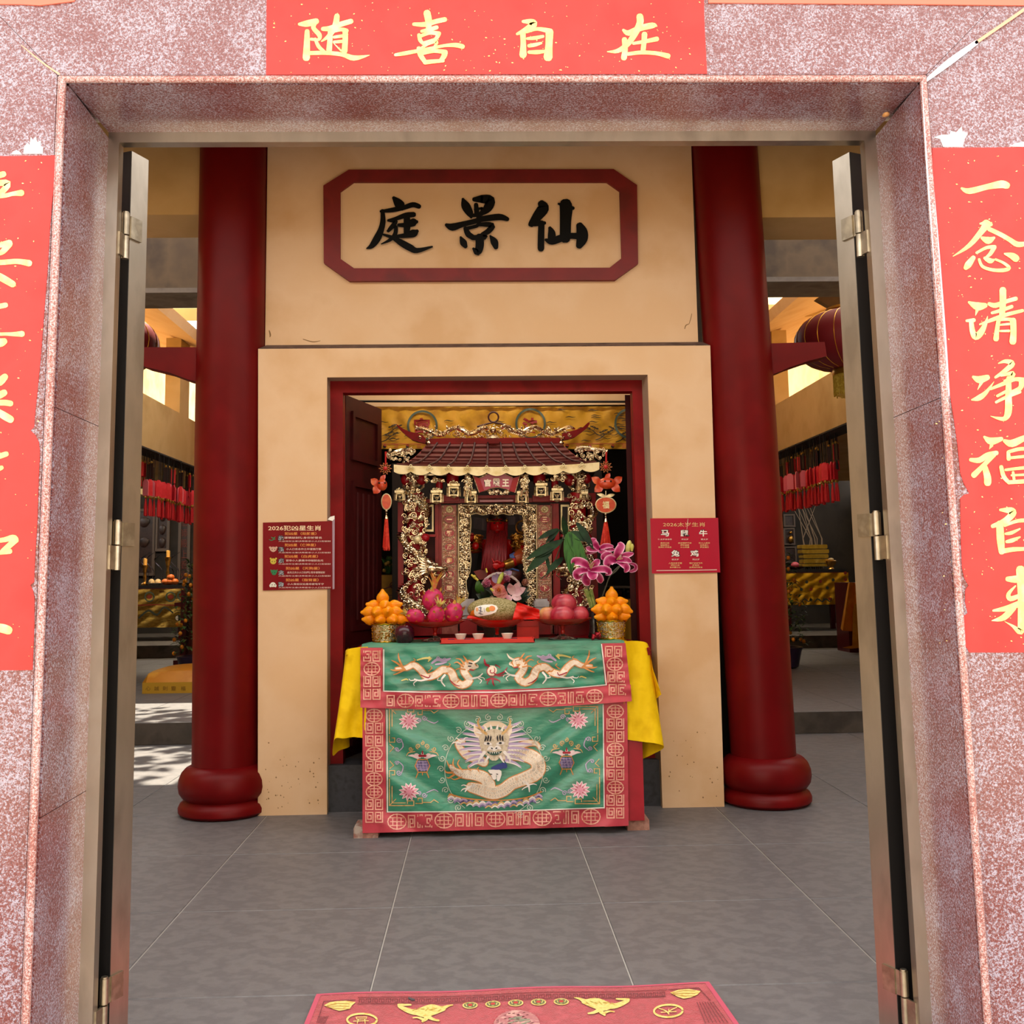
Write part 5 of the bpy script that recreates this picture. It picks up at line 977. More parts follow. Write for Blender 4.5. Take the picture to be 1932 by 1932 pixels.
emb('embroidered_muzzle', WHT, SK, [z2((908, 642, 14), (926, 643, 20), (942, 646, 10)), z2((1008, 639, 14), (990, 641, 20), (974, 645, 10)), z2((925, 674, 10), (940, 664, 22), (958, 676, 16), (976, 663, 22), (992, 670, 10)), z2((930, 790, 10), (955, 800, 34), (985, 800, 30), (980, 840, 16)), z2((950, 800, 30), (960, 830, 22)), z2((905, 690, 18), (882, 722, 13), (872, 748, 4)), z2((1015, 690, 18), (1040, 718, 13), (1046, 748, 4)), z2((925, 716, 14), (915, 735, 9), (905, 750, 3)), z2((992, 714, 14), (1004, 735, 9), (1014, 750, 3))], .0125)
emb('embroidered_horns', GLDT, SK, [z2((915, 590, 14), (888, 566, 13), (870, 530, 10), (876, 505, 4)), z2((1003, 588, 14), (1030, 564, 13), (1046, 528, 10), (1040, 503, 4)), z2((880, 560, 8), (858, 552, 5)), z2((1036, 556, 8), (1058, 548, 5))], .0118)
emb('embroidered_eyes', BLT, SK, [z2((923, 642, 11), (929, 643, 11)), z2((989, 640, 11), (995, 640, 11)), z2((908, 628, 7), (914, 612, 10), (912, 602, 4)), z2((922, 626, 7), (927, 608, 10), (926, 598, 4)), z2((936, 628, 6), (940, 612, 9), (940, 602, 4)), z2((978, 626, 6), (976, 610, 9), (977, 600, 4)), z2((992, 624, 7), (990, 606, 10), (992, 596, 4)), z2((1006, 626, 7), (1003, 610, 10), (1006, 600, 4)), z2((944, 668, 7), (948, 670, 7)), z2((968, 669, 7), (972, 667, 7)), z2((938, 808, 4), (946, 810, 5)), z2((970, 808, 4), (978, 810, 5))], .0148)
emb('embroidered_mouth', mat('dark_green_thread', '1f4a3c', .5), SK, [z2((922, 688, 6), (940, 696, 15), (960, 698, 18), (980, 695, 15), (998, 686, 6))], .0142)
emb('embroidered_teeth', WHT, SK, [z2((936+12*k, 691, 5), (936.5+12*k, 696, 3)) for k in range(5)], .0155)
emb('embroidered_pearl', BLUT, SK, [z2((945, 778, 10), (975, 772, 28), (1010, 762, 32), (1018, 768, 24))], .0135)
emb('embroidered_claws', WHT, SK, [z2((850, 870, 16), (815, 885, 12), (800, 905, 5)), z2((820, 880, 8), (795, 868, 6), (780, 872, 3)), z2((820, 884, 8), (790, 890, 6), (778, 902, 3)), z2((1120, 850, 14), (1145, 870, 12), (1150, 905, 5)), z2((1145, 868, 8), (1172, 862, 6), (1190, 868, 3)), z2((1148, 872, 7), (1120, 885, 5), (1110, 895, 3)), z2((775, 640, 9), (745, 635, 7), (728, 645, 3)), z2((780, 632, 8), (765, 620, 6), (750, 612, 3)), z2((790, 628, 8), (800, 612, 6), (815, 610, 3))], .009)
wa = [[], [], [], []]
for k in range(15):
    x = 725+34*k; y = 925+42*math.sin(math.pi*k/14)**.7
    for j, c_ in enumerate((0, 1, 2)): wa[(k+j) % 4].append(z2((x-18, y+10*j+6, 6), (x, y+10*j-5, 12-2*j), (x+18, y+10*j+6, 6)))
for c_, mm in zip(wa, (GLDT, WHT, LIL, PUR)): emb('embroidered_waves', mm, SK, c_, .006)
emb('embroidered_waves', ORT, SK, [z2((715, 918, 8), (800, 940, 7), (900, 950, 6), (960, 952, 6), (1050, 948, 6), (1140, 935, 7), (1215, 905, 8))], .0072)
# lotus flowers, vases and corner frets
for (x, y), fx, fy in (((495, 520), 1, 1), ((1415, 515), -1, 1), ((495, 905), 1, -1), ((1425, 895), -1, -1)):
    px, py = 600+.3468*x, 1180+.3468*y
    pet = [[(px+5*math.cos(a), py+5*math.sin(a), 5), (px+12*math.cos(a), py+11*math.sin(a), 6.5), (px+19*math.cos(a), py+17*math.sin(a), 1)] for a in [2*math.pi*k/12+.2 for k in range(12)]]
    emb('embroidered_lotus', mat('pale_pink_thread', 'edd4d6', .5), SK, pet, .0055)
    emb('embroidered_lotus_veins', PNK, SK, [[(s[0][0], s[0][1], 2.4), (s[1][0], s[1][1], 2.4), (s[2][0]*.6+s[1][0]*.4, s[2][1]*.6+s[1][1]*.4, 1)] for s in pet]+[[(px, py, 8), (px+.5, py, 8)]], .0075)
    emb('embroidered_lotus_heart', DRD, SK, [[(px+7*math.cos(a), py+7*math.sin(a), 1.8), (px+8.4*math.cos(a), py+8.4*math.sin(a), 1.8)] for a in [2*math.pi*k/8 for k in range(8)]], .009)
    m = MB(); c0, c1 = px-fx*37, py-fy*26
    def F(u, v): return (c0+fx*u, c1+fy*v)
    lines(m, SK, [F(0, 50), F(0, 0), F(46, 0), F(46, 9), F(34, 9), F(34, 4)], 1.8, .005); lines(m, SK, [F(5, 36), F(5, 5), F(30, 5)], 1.6, .005); lines(m, SK, [F(50, 4), F(62, 4), F(62, 14), F(54, 14), F(54, 10)], 1.6, .005)
    lines(m, SK, [F(0, 54), F(0, 66), F(10, 66), F(10, 58), F(5, 58)], 1.6, .005); lines(m, SK, [F(64, 6), F(78, 6), F(84, 11), F(92, 6)], 1.5, .005); lines(m, SK, [F(1, 70), F(8, 76), F(1, 84)], 1.5, .005); lines(m, SK, [F(0, 0), F(12, 12)], 1.4, .005)
    m.build('corner_fret', GLDT, gc, smooth=0, kind='stuff')
    emb('embroidered_scroll', LIL, SK, [spiral(*F(66, 20), 5, 1.4, 0, 1.5, fx), spiral(*F(56, 24), 4, 1.3, 90, 1.4, -fx), [(*F(70, 24), 1.4), (*F(84, 30), 2), (*F(92, 26), 1)], spiral(*F(18, 62), 5, 1.3, 40, 1.5, fx), [(*F(22, 60), 1.6), (*F(26, 74), 2), (*F(16, 84), 1)], spiral(*F(14, 80), 4, 1.3, 200, 1.4)], .0052)
for x, y in ((797, 1446), (1069, 1440)):
    emb('embroidered_vase', PUR, SK, [[(x-12, y-1, 6), (x, y-1, 10), (x+12, y-1, 6)], [(x-9, y-8, 6), (x+9, y-8, 6)], [(x-8, y+5, 7), (x+8, y+5, 7)]], .0055)
    m = MB(); lines(m, SK, [(x-14, y-1), (x-9, y-13), (x+9, y-13), (x+14, y-1), (x+8, y+11), (x-8, y+11), (x-14, y-1)], 1.6, .0078); lines(m, SK, [(x-8, y+11), (x-12, y+21)], 1.8, .0078); lines(m, SK, [(x+8, y+11), (x+12, y+21)], 1.8, .0078); lines(m, SK, [(x, y+11), (x, y+16)], 1.6, .0078); m.build('vase_stand', ORT, gc, smooth=0, kind='stuff')
    emb('vase_lattice', LIL, SK, [[(x-12+6*k, y-11, .7), (x-8+6*k, y+9, .7)] for k in range(4)]+[[(x-10, y-9+5*k, .7), (x+10, y-9+5*k, .7)] for k in range(4)], .0085)
    emb('embroidered_flower', mat('pale_pink_thread', 'edd4d6', .5), SK, [[(x+d*6, y-19+abs(d)*2, 5), (x+d*13, y-25+abs(d)*3.4, 5), (x+d*19, y-27+abs(d)*5, 1)] for d in (-1.4, -.8, 0.01, .8, 1.4)], .006)
    emb('embroidered_flower_heart', DRD, SK, [[(x-6, y-20, 4), (x+6, y-20, 4)], [(x, y-24, 3), (x, y-29, 2)]], .008)
    emb('embroidered_tendrils', GLDT, SK, [spiral(x-8, y-38, 5, 1.4, 90, 1.5), spiral(x+8, y-38, 5, 1.4, 90, 1.5, -1), spiral(x-22, y-33, 4.4, 1.3, 0, 1.5), spiral(x+22, y-33, 4.4, 1.3, 180, 1.5, -1), [(x-14, y-28, 1.4), (x-26, y-26, 2), (x-30, y-20, 1)], [(x+14, y-28, 1.4), (x+26, y-26, 2), (x+30, y-20, 1)], spiral(x, y-44, 4, 1.3, 270, 1.4)], .0062)
# ------------------------------------------------------------------ the carved shrine inside the hall
GOLD = mat('carved_gold', 'd8c49c', .26, 1., var=('e8dabc', '9c8058'), vs=60)
GOLDL = mat('pale_gold', 'e6d6a0', .4, .35, var=('eee0b2', 'd8c48a'), vs=14)
SRED = mat('shrine_red', '8a0814', .32, var=('960c1a', '7c060e'), vs=6, spec=.3)
SDK = mat('shrine_dark', '1c0f0c', .6)
SLATR = mat('roof_slat', '5c2a28', .45, var=('66302c', '522422'), vs=9)
BATT = mat('roof_batten_red', '7c1416', .4)
sh = thing('shrine', at(938, 1200, 6.3), 'carved red and gold shrine with tiled roof and dragon columns inside the doorway', 'shrine')
sh.location.z = ZTB
YE, YRG, YCO, YPN = 5.98, 6.4, 6.14, 6.24
cabx0, cabx1 = at(748, 1180, 6.05).x, at(1124, 1180, 6.05).x
cab = thing('shrine_cabinet', ((cabx0+cabx1)/2, 6.3, 0), 'dark red lacquered cabinet carrying the carved shrine behind the offerings', 'cabinet')
MB().box(cabx0, cabx1, 5.9, 6.95, 0, ZTB-.002).build('body', SRED, cab, smooth=0)
for k in range(4): w_ = (cabx1-cabx0)/4; MB().box(cabx0+w_*k+.02, cabx0+w_*(k+1)-.02, 5.885, 5.9, .08, ZTB-.06).build('door', SRED, cab, smooth=0)
# roof
eav = [(743, 877.5), (775, 880), (846, 881.5), (938, 882), (1026, 880.5), (1098, 876), (1131, 873)]
def eave(u):
    k = u*6; i = min(5, int(k)); t = k-i; return eav[i][0]+(eav[i+1][0]-eav[i][0])*t, eav[i][1]+(eav[i+1][1]-eav[i][1])*t
def roof(u, v, h=0.):   # u along the eave, v up the slope
    p = at(*eave(u), YE); uu = (eave(u)[0]-743)/388
    q = at(807+251*uu, 836-1.2*uu, YRG); s = p+(q-p)*v; s.z -= .035*math.sin(math.pi*v); s.y -= h*.5; s.z += h; return s
MB().grid(lambda u, v: roof(u, v), 60, 8).build('roof', BATT, sh, smooth=0)
xs = [775, 810, 846, 882, 918, 954, 990, 1026, 1063, 1098]
def uof(x): return min(((abs(eave(i/400)[0]-x), i/400) for i in range(401)))[1]
us = [0.012]+[uof(x) for x in xs]+[.988]
for a, b in zip(us, us[1:]):
    for r in range(7):
        v0, v1 = (r+.06)/7, (r+.80)/7; d = (b-a)*.09
        P = [roof(a+d, v0, .012), roof(b-d, v0, .012), roof(b-d, v1, .005), roof(a+d, v1, .005)]
        m = MB(); m.add(P+[roof(a+d, v0, .0), roof(b-d, v0, .0), roof(b-d, v1, 0), roof(a+d, v1, 0)], [(0, 1, 2, 3), (0, 4, 5, 1), (1, 5, 6, 2), (2, 6, 7, 3), (3, 7, 4, 0)]); m.build('roof_slat', SLATR, sh, smooth=0)
for x, u in zip(xs, us[1:-1]): MB().tube([roof(u, v/6, .012) for v in range(7)], .0062, 7).build('roof_rib', mat('roof_rib_dark', '3e1b1c', .5), sh)
# scalloped eave board with little flower finials
m = MB(); N_ = 140; top = []; bot = []
for i in range(N_+1):
    u = i/N_; x, y = eave(u); ph = (x-775)/36.0; d = 9+7*abs(math.sin(math.pi*ph))**.7
    top.append((x, y-1)); bot.append((x, y+d))
for i in range(N_): m.prism([at(*q, YE-.02) for q in (top[i], top[i+1], bot[i+1], bot[i])], (0, .012, 0))
m.build('eave_board', GOLDL, sh, smooth=0)
for x, u in zip(xs, us[1:-1]):
    y = eave(u)[1]; m = MB()
    for dx, dy, r in ((0, -1, 2.3), (-4, 3, 2.2), (4, 3, 2.2)): m.tube([at(x+dx+r*math.cos(t*.785), y+dy+r*math.sin(t*.785), YE-.032) for t in range(9)], .0028, 5)
    m.ball(at(x, y+1.5, YE-.035), .006, nu=6, nv=4); m.build('flower_finial', GOLDL, sh)
# ridge, horns, ridge dragons
MB().prism([at(x, y, YRG-.03) for x, y in ((806, 838), (808, 828), (838, 826.5), (938, 826), (1030, 825.5), (1058, 826.5), (1060, 836)) ], (0, .08, 0)).build('ridge', SRED, sh, smooth=0)
for pts in ([(804, 837), (790, 834), (778, 830), (767, 822), (757, 813), (749, 804), (748, 801), (751, 801.5), (759, 808), (770, 813.5), (785, 817), (798, 822), (803, 827)], [(1060, 831), (1072, 829), (1084, 825), (1098, 815), (1108, 807), (1113, 799), (1112, 797), (1109, 797.5), (1100, 806), (1086, 811), (1071, 815), (1061, 818)]):
    MB().prism([at(x, y, YRG-.02) for x, y in pts], (0, .035, 0)).build('roof_horn', SRED, sh, smooth=0)
for x in (808, 1059.5): MB().lathe(at(x, 846, YRG-.04), [(.012, 0), (.016, .01), (.009, .02), (.017, .034), (.010, .045), (.014, .055)], 10).build('baluster', GOLD, sh)
def curls(mb, spots, Y, r0, r1, tr=.0030, dep=.012):
    for x, y in spots:
        r = random.uniform(r0, r1); sp = spiral(x, y, r, random.uniform(1.0, 1.6), random.uniform(0, 360), 1, random.choice((-1, 1))); d = random.uniform(0, dep)
        mb.tube([at(p[0], p[1], Y-d-.004*i/len(sp)) for i, p in enumerate(sp)], [.72*tr*(1.2-.6*i/len(sp)) for i in range(len(sp))], 5)
def ser(mb, pts, Y, r, amp=.012, bumps=True):   # a scaly serpent along photo positions (x, y, width)
    q = cr(pts, 6); P = [at(x, y, Y-amp*math.sin(i*.5)) for i, (x, y, ww) in enumerate(q)]
    mb.tube(P, [r*q[i][2]*(1+.14*(i % 2)) for i in range(len(q))], 8)
    if bumps:
        for i in range(1, len(P)-1, 1):
            t = (P[i+1]-P[i-1]).normalized(); nn = Vector((0, -1, 0)).cross(t).normalized(); rr = r*q[i][2]
            mb.leaf(P[i]+nn*rr*.8, P[i]+nn*rr*2.0+t*rr*.5, rr*.8, up=(0, -1, 0), n=2)
            mb.ball(P[i]+Vector((0, -rr*.85, 0))+nn*rr*random.uniform(-.4, .4), rr*.33, nu=5, nv=3)
for sg in (1, -1):
    f = lambda L, sg=sg: [((x if sg > 0 else 1868-x), y-(0 if sg > 0 else 3), ww) for x, y, ww in L]
    m = MB()
    ser(m, f([(784, 812, .7), (795, 808, 1), (812, 815, 1.1), (828, 822, 1.1), (842, 816, 1.2), (858, 808, 1.2), (872, 812, 1.3), (886, 819, 1.3), (902, 814, 1.4), (915, 807, 1.2), (922, 812, .8)]), YRG, .0085)
    curls(m, [(random.uniform(785, 928) if sg > 0 else random.uniform(938, 1082), random.uniform(812, 827)) for _ in range(44)], YRG-.01, 2, 4.6, .0036)
    for i in range(16):
        x = random.uniform(790, 925) if sg > 0 else random.uniform(940, 1078); a = at(x, random.uniform(806, 820), YRG-.02); m.leaf(a, a+Vector((random.uniform(-.03, .03), -.01, random.uniform(.01, .035))), .012, up=(0, -1, 0), n=3)
    m.build('ridge_dragon', GOLD, sh)
m = MB(); m.ball(at(930.5, 812, YRG-.03), .021, nu=14, nv=10)
for k in range(8): a = k*.785; m.tube([at(930.5+8*math.cos(a), 812+8*math.sin(a), YRG-.02), at(930.5+12*math.cos(a+.3), 812+11*math.sin(a+.3), YRG-.025)], [.005, .002], 5)
m.lathe(at(930.5, 828, YRG-.02), [(.05, 0), (.03, .02), (.01, .03)], 14); m.build('ridge_pearl', GOLD, sh)
LOOP = mat('dark_red_wire', '43100f', .5)
lp = thing('hanging_loop', at(931, 803, 6.55), 'dark red ring with two spread legs hanging behind the shrine ridge', 'hook')
MB().tube([at(931+9.5*math.cos(t*.393), 787+9.5*math.sin(t*.393), 6.55) for t in range(17)], .006, 7).build('ring', LOOP, lp); MB().tube([at(900, 805, 6.55), at(918, 800, 6.55), at(930, 797, 6.55), at(944, 799, 6.55), at(964, 805, 6.55)], .006, 7).build('leg', LOOP, lp)
# upturned corner ornaments
for pts in (((782, 852), (768, 849), (752, 851), (738, 856), (729, 862)), ((1086, 850), (1102, 848), (1118, 849), (1134, 852), (1146, 853))):
    m = MB(); ser(m, [(x, y, 1.4-.12*i) for i, (x, y) in enumerate(pts)], YE+.03, .0085)
    for k in range(36):
        i = random.random(); x = pts[0][0]+(pts[4][0]-pts[0][0])*i; curls(m, [(x, random.uniform(850, 870-(0 if pts[0][0] > 900 else -3))-8*abs(.5-i))], YE+.02, 2, 4, .0034)
    m.build('corner_dragon', GOLD, sh)
# posts, beams, inner frame
def bar(x0, x1, y0, y1, Y, th, name, m): a, b = at(x0, y1, Y), at(x1, y0, Y); return MB().box(a.x, b.x, Y, Y+th, a.z, b.z).build(name, m, sh, smooth=0)
yb_ = 1196
bar(751, 761, 948, yb_, 6.2, .05, 'post', SRED); bar(1116, 1124, 930, yb_, 6.2, .05, 'post', SRED)
bar(822, 827, 952, yb_, YPN-.02, .04, 'post', SRED); bar(828, 832, 950, yb_, YPN, .04, 'post', SRED); bar(1043, 1047, 950, yb_, YPN, .04, 'post', SRED); bar(1048, 1054, 950, yb_, YPN-.02, .04, 'post', SRED)
bar(760, 1116, 938, 950, 6.2, .06, 'beam', SRED); bar(900, 972, 934, 940, 6.15, .05, 'beam', SRED); bar(834, 866, 934, 946, 6.17, .05, 'beam', SRED); bar(1005, 1040, 934, 946, 6.17, .05, 'beam', SRED)
bar(905, 968, 943, 947, 6.14, .03, 'beam', mat('beam_highlight_pink', 'b84a68', .2, coat=.5))  # thin pink bar paints the reflected highlight on the red beam
bar(761, 822, 1160, 1200, 6.2, .6, 'base_plinth', SRED); bar(1054, 1116, 1160, 1200, 6.2, .6, 'base_plinth', SRED)
bar(740, 1135, 870, 1200, 6.9, .04, 'back_panel', SDK)
for xa, xb in ((762, 822), (1054, 1116)):
    m = MB(); a, b = at(xa, 1165, 6.26), at(xb, 950, 6.26); m.box(a.x, b.x, 6.26, 6.28, a.z, b.z); m.build('side_panel', REDD, sh, smooth=0)
for xa, xb in ((801, 818), (1058, 1074)):
    o = [at(x, y, 6.22) for x, y in ((xa, 952), (xb, 952), (xb, 1003), (xa, 1003))]; i_ = [at(x, y, 6.22) for x, y in ((xa+3, 956), (xb-3, 956), (xb-3, 999), (xa+3, 999))]
    MB().ring(o, i_, (0, .01, 0)).build('side_window', GOLDL, sh, smooth=0); MB().prism(i_, (0, .02, 0)).build('side_window_back', SDK, sh, smooth=0)
    bar(xa, xb+4, 1008, 1013, 6.18, .05, 'bracket_shelf', SRED)
# underside and brackets
MB().grid(lambda u, v: at(750+376*u, 884, YE+.02)+Vector((0, .34*v, -.045*v)), 4, 2).build('soffit', SDK, sh, smooth=0)
for x, y, s in ((824, 938, 1), (856, 926, 1.05), (889, 939, .95), (985, 939, .95), (1021, 925, 1.05), (1051, 934, 1), (754, 936, .8), (1102, 936, .6)):
    w_, h_ = 9*s, 10*s; m = MB(); Y = 6.06
    o = [at(*q, Y) for q in ((x-w_, y+h_), (x+w_, y+h_), (x+w_, y-h_*.7), (x-w_, y-h_*.7))]; i_ = [at(*q, Y) for q in ((x-w_*.74, y+h_*.66), (x+w_*.74, y+h_*.66), (x+w_*.74, y-h_*.45), (x-w_*.74, y-h_*.45))]
    m.ring(o, i_, (0, .05, 0))
    for d in ((-1, 1), (1, 1)): m.tube([at(x+d[0]*w_*.65, y-h_*.35, Y), at(x, y+h_*.5, Y-.006)], .0042, 5)
    m.ball(at(x, y+h_*.1, Y-.01), .008, nu=7, nv=5); m.tube([at(x-w_*1.25, y+h_, Y+.01), at(x-w_*1.25, y-h_*.6, Y+.01)], [.007, .005], 6); m.tube([at(x+w_*1.25, y+h_, Y+.01), at(x+w_*1.25, y-h_*.6, Y+.01)], [.007, .005], 6)
    m.lathe(at(x, y+h_*1.35, Y), [(.004, 0), (.016, .008), (.02, .016)], 8)
    a = at(x, y-h_, Y-.01); m.obox(a, (.034*s, 0, 0), (0, .03, 0), (0, 0, .007)); curls(m, [(x-5, y-h_*1.45), (x+5, y-h_*1.45), (x, y-h_*1.6)], Y-.01, 2.5, 3.6, .0036)
    m.build('bracket', mat('bracket_gold', 'd6c698', .32, .75, var=('e6dab4', 'a48c5c'), vs=50), sh); MB().prism([p+Vector((0, .02, 0)) for p in i_], (0, .02, 0)).build('bracket_recess', SDK, sh, smooth=0)
for x, y, r in ((854, 904, 12), (1018, 905, 12), (829, 912, 7), (1047, 912, 7)): MB().lathe(at(x, y+10, 6.1), [(r*.0031*.9, 0), (r*.0031, .012), (r*.0031, .05), (r*.0031*.9, .062)], 16).build('red_drum', SRED, sh)
for x, y, r in ((795, 903, 11), (766, 905, 10), (1074, 905, 11), (1107, 903, 9)): MB().ball(at(x, y, 6.12), r*.0031, r*.0028, r*.0036, 14, 10).build('red_drum', SRED, sh)
for xa, xb, y in ((798, 842, 897), (1026, 1076, 895)):
    m = MB(); a, b = at(xa, y, 6.03), at(xb, y-5, 6.03); m.box(a.x, b.x, 6.03, 6.1, a.z, a.z+.012); curls(m, [(random.uniform(xa+4, xb-2), random.uniform(y+2, y+11)) for _ in range(22)], 6.02, 2, 4.2, .0042); m.build('cloud_arm', GOLD, sh)
for x in (882, 989):   # little guardian lions by the plaque
    m = MB(); a = at(x, 918, 6.02); m.ball(a, .022, .02, .045, 10, 8).ball(a+Vector((0, -.012, .055)), .02, .02, .022, 9, 7); curls(m, [(random.uniform(x-8, x+8), random.uniform(893, 930)) for _ in range(26)], 6.0, 2, 4, .004)
    for dx in (-.013, .013): m.tube([a+Vector((dx, -.01, -.02)), a+Vector((dx*1.4, -.012, -.06))], [.009, .007], 6)
    m.build('guardian_lion', GOLD, sh)
# fan shaped name plaque
MB().prism([at(x, y, 5.995) for x, y in ((904, 903), (912, 899), (924, 893), (930, 896), (935, 897), (941, 895), (948, 893), (960, 898), (968, 902), (961, 925), (952, 922), (943, 919.5), (935, 919.5), (926, 921), (914, 926))], (0, .02, 0)).build('name_plaque', mat('plaque_rose', 'a01c46', .3, coat=.3), sh, smooth=0)
for pts in (((893, 898), (905, 902), (914, 926), (904, 929)), ((980, 898), (968, 902), (961, 926), (971, 929))): MB().prism([at(x, y, 5.985) for x, y in pts], (0, .03, 0)).build('plaque_wing', SRED, sh, smooth=0)
m = MB()
for pts in ([(892, 897), (904, 930)], [(981, 897), (972, 930)], [(904, 902), (924, 892.5), (932, 896), (948, 892.5), (968, 901)], [(914, 926.5), (926, 921.5), (935, 920), (943, 920), (952, 922.5), (961, 925.5)]): m.tube([at(x, y, 5.984) for x, y in pts], .0026, 5)
curls(m, [(random.uniform(912, 962), random.uniform(926, 933)) for _ in range(22)], 6.0, 2, 3.6, .003); m.ball(at(937, 928, 5.99), .02, .012, .014, 10, 6); m.build('plaque_trim', GOLD, sh)
for g, x, r in (('官', 920, -6), ('靈', 936.5, 0), ('王', 954, 5)):
    m = MB(); text(m, g, x-6.5, 904+(0 if g != '靈' else -1.5), x+6.5, 918, flat(5.994), .003, .04); m.build('character', mat('ivory_letter', 'f0e2cc', .5), sh, smooth=0)
# couplet panels with roundels
FILI = mat('filigree', 'dcbc94', .35, .6, var=('e8d0b0', 'b88c5c'), vs=50)
for x0_, x1_, s, sk in ((834, 862, '一鞭驚醒世間人', .5), (1014.5, 1041, '三眼能觀天下事', .7)):
    bar(x0_, x1_, 953, yb_, YPN, .03, 'couplet_panel', mat('rose_bronze', 'a0554a', .4, .2, var=('a86054', '904840'), vs=30))
    m = MB(); xm = (x0_+x1_)/2
    for y in range(956, 1160, 4):
        for x in range(int(x0_)+3, int(x1_)-1, 4):
            if min(((x-xm)/11.5)**2+((y-q)/8.7)**2 for q in [961]+[980+25.9*k for k in range(8)]) > 1: curls(m, [(x+random.uniform(-1, 1), y+random.uniform(-1, 1))], YPN-.001, 1.5, 2.6, .0021, .004)
    for x in (x0_+.8, x1_-.8): m.tube([at(x, 954, YPN-.004), at(x, 1160, YPN-.004)], .0024, 5)
    m.build('filigree', FILI, sh, kind='stuff')
    m = MB()
    for k in range(12): a = at(xm+5*math.cos(k*.5236), 961+5*math.sin(k*.5236), YPN-.006); m.ball(a, .009, .004, .007, 6, 4)
    m.ball(at(xm, 961, YPN-.01), .011, .006, .011, 10, 6); m.build('daisy_boss', GOLDL, sh)
    for i, g in enumerate(s):
        y = 980+25.9*i
        MB().prism([at(xm+9.6*math.cos(2*math.pi*k/18), y+7.2*math.sin(2*math.pi*k/18), YPN-.006) for k in range(18)], (0, .006, 0)).build('roundel', mat('roundel_red', 'a01628', .3), sh, smooth=0)
        MB().tube([at(xm+10*math.cos(2*math.pi*k/20), y+7.6*math.sin(2*math.pi*k/20), YPN-.007) for k in range(21)], .0024, 5).build('roundel_rim', FILI, sh)
        m = MB(); text(m, g, xm-5, y-(4.6 if g != '一' else 1), xm+5, y+(4.6 if g != '一' else 1), flat(YPN-.0065), .002, .02); m.build('character', FILI, sh, smooth=0)
# openwork frame of the niche
m = MB(); Yl = YPN-.005
def inner_l(y): return 887+2.5*math.sin((y-970)/11)*.6-(0 if y < 1080 else min(7, (y-1080)*.4)) if y < 1118 else 884-(y-1118)*.2
spots = []
for y in range(955, 971, 4): spots += [(x+random.uniform(-1, 1), y+random.uniform(-1, 1)) for x in range(868, 1010, 4)]
for y in range(970, 1148, 4): spots += [(x+random.uniform(-1, 1), y+random.uniform(-1, 1)) for x in range(868, int(inner_l(y)), 4)] + [(x+random.uniform(-1, 1), y+random.uniform(-1, 1)) for x in range(int(1877-inner_l(y)), 1010, 4)]
curls(m, spots, Yl, 2.2, 4.2, .0033, .016)
for i in range(90):
    x, y = random.choice(spots); a = at(x, y, Yl-.012); m.leaf(a, a+Vector((random.uniform(-.02, .02), -.006, random.uniform(-.02, .02))), .011, up=(0, -1, 0), n=3); m.ball(at(x+2, y+1, Yl-.012), .0055, nu=6, nv=4)
m.build('carved_openwork', GOLD, sh)
m = MB()
for pts in ([(865, 953), (865, 1150)], [(1012, 953), (1013, 1150)], [(864, 953), (1013, 953)]): m.tube([at(x, y, Yl-.012) for x, y in pts], .0045, 6)
m.tube([at(inner_l(y), y, Yl-.012) for y in range(970, 1146, 5)], .0035, 5); m.tube([at(1877-inner_l(y), y, Yl-.012) for y in range(970, 1146, 5)], .0035, 5); m.tube([at(x, 970+1.4*math.sin(x*.25), Yl-.012) for x in range(887, 992, 3)], .0035, 5); m.build('openwork_rim', GOLDL, sh)
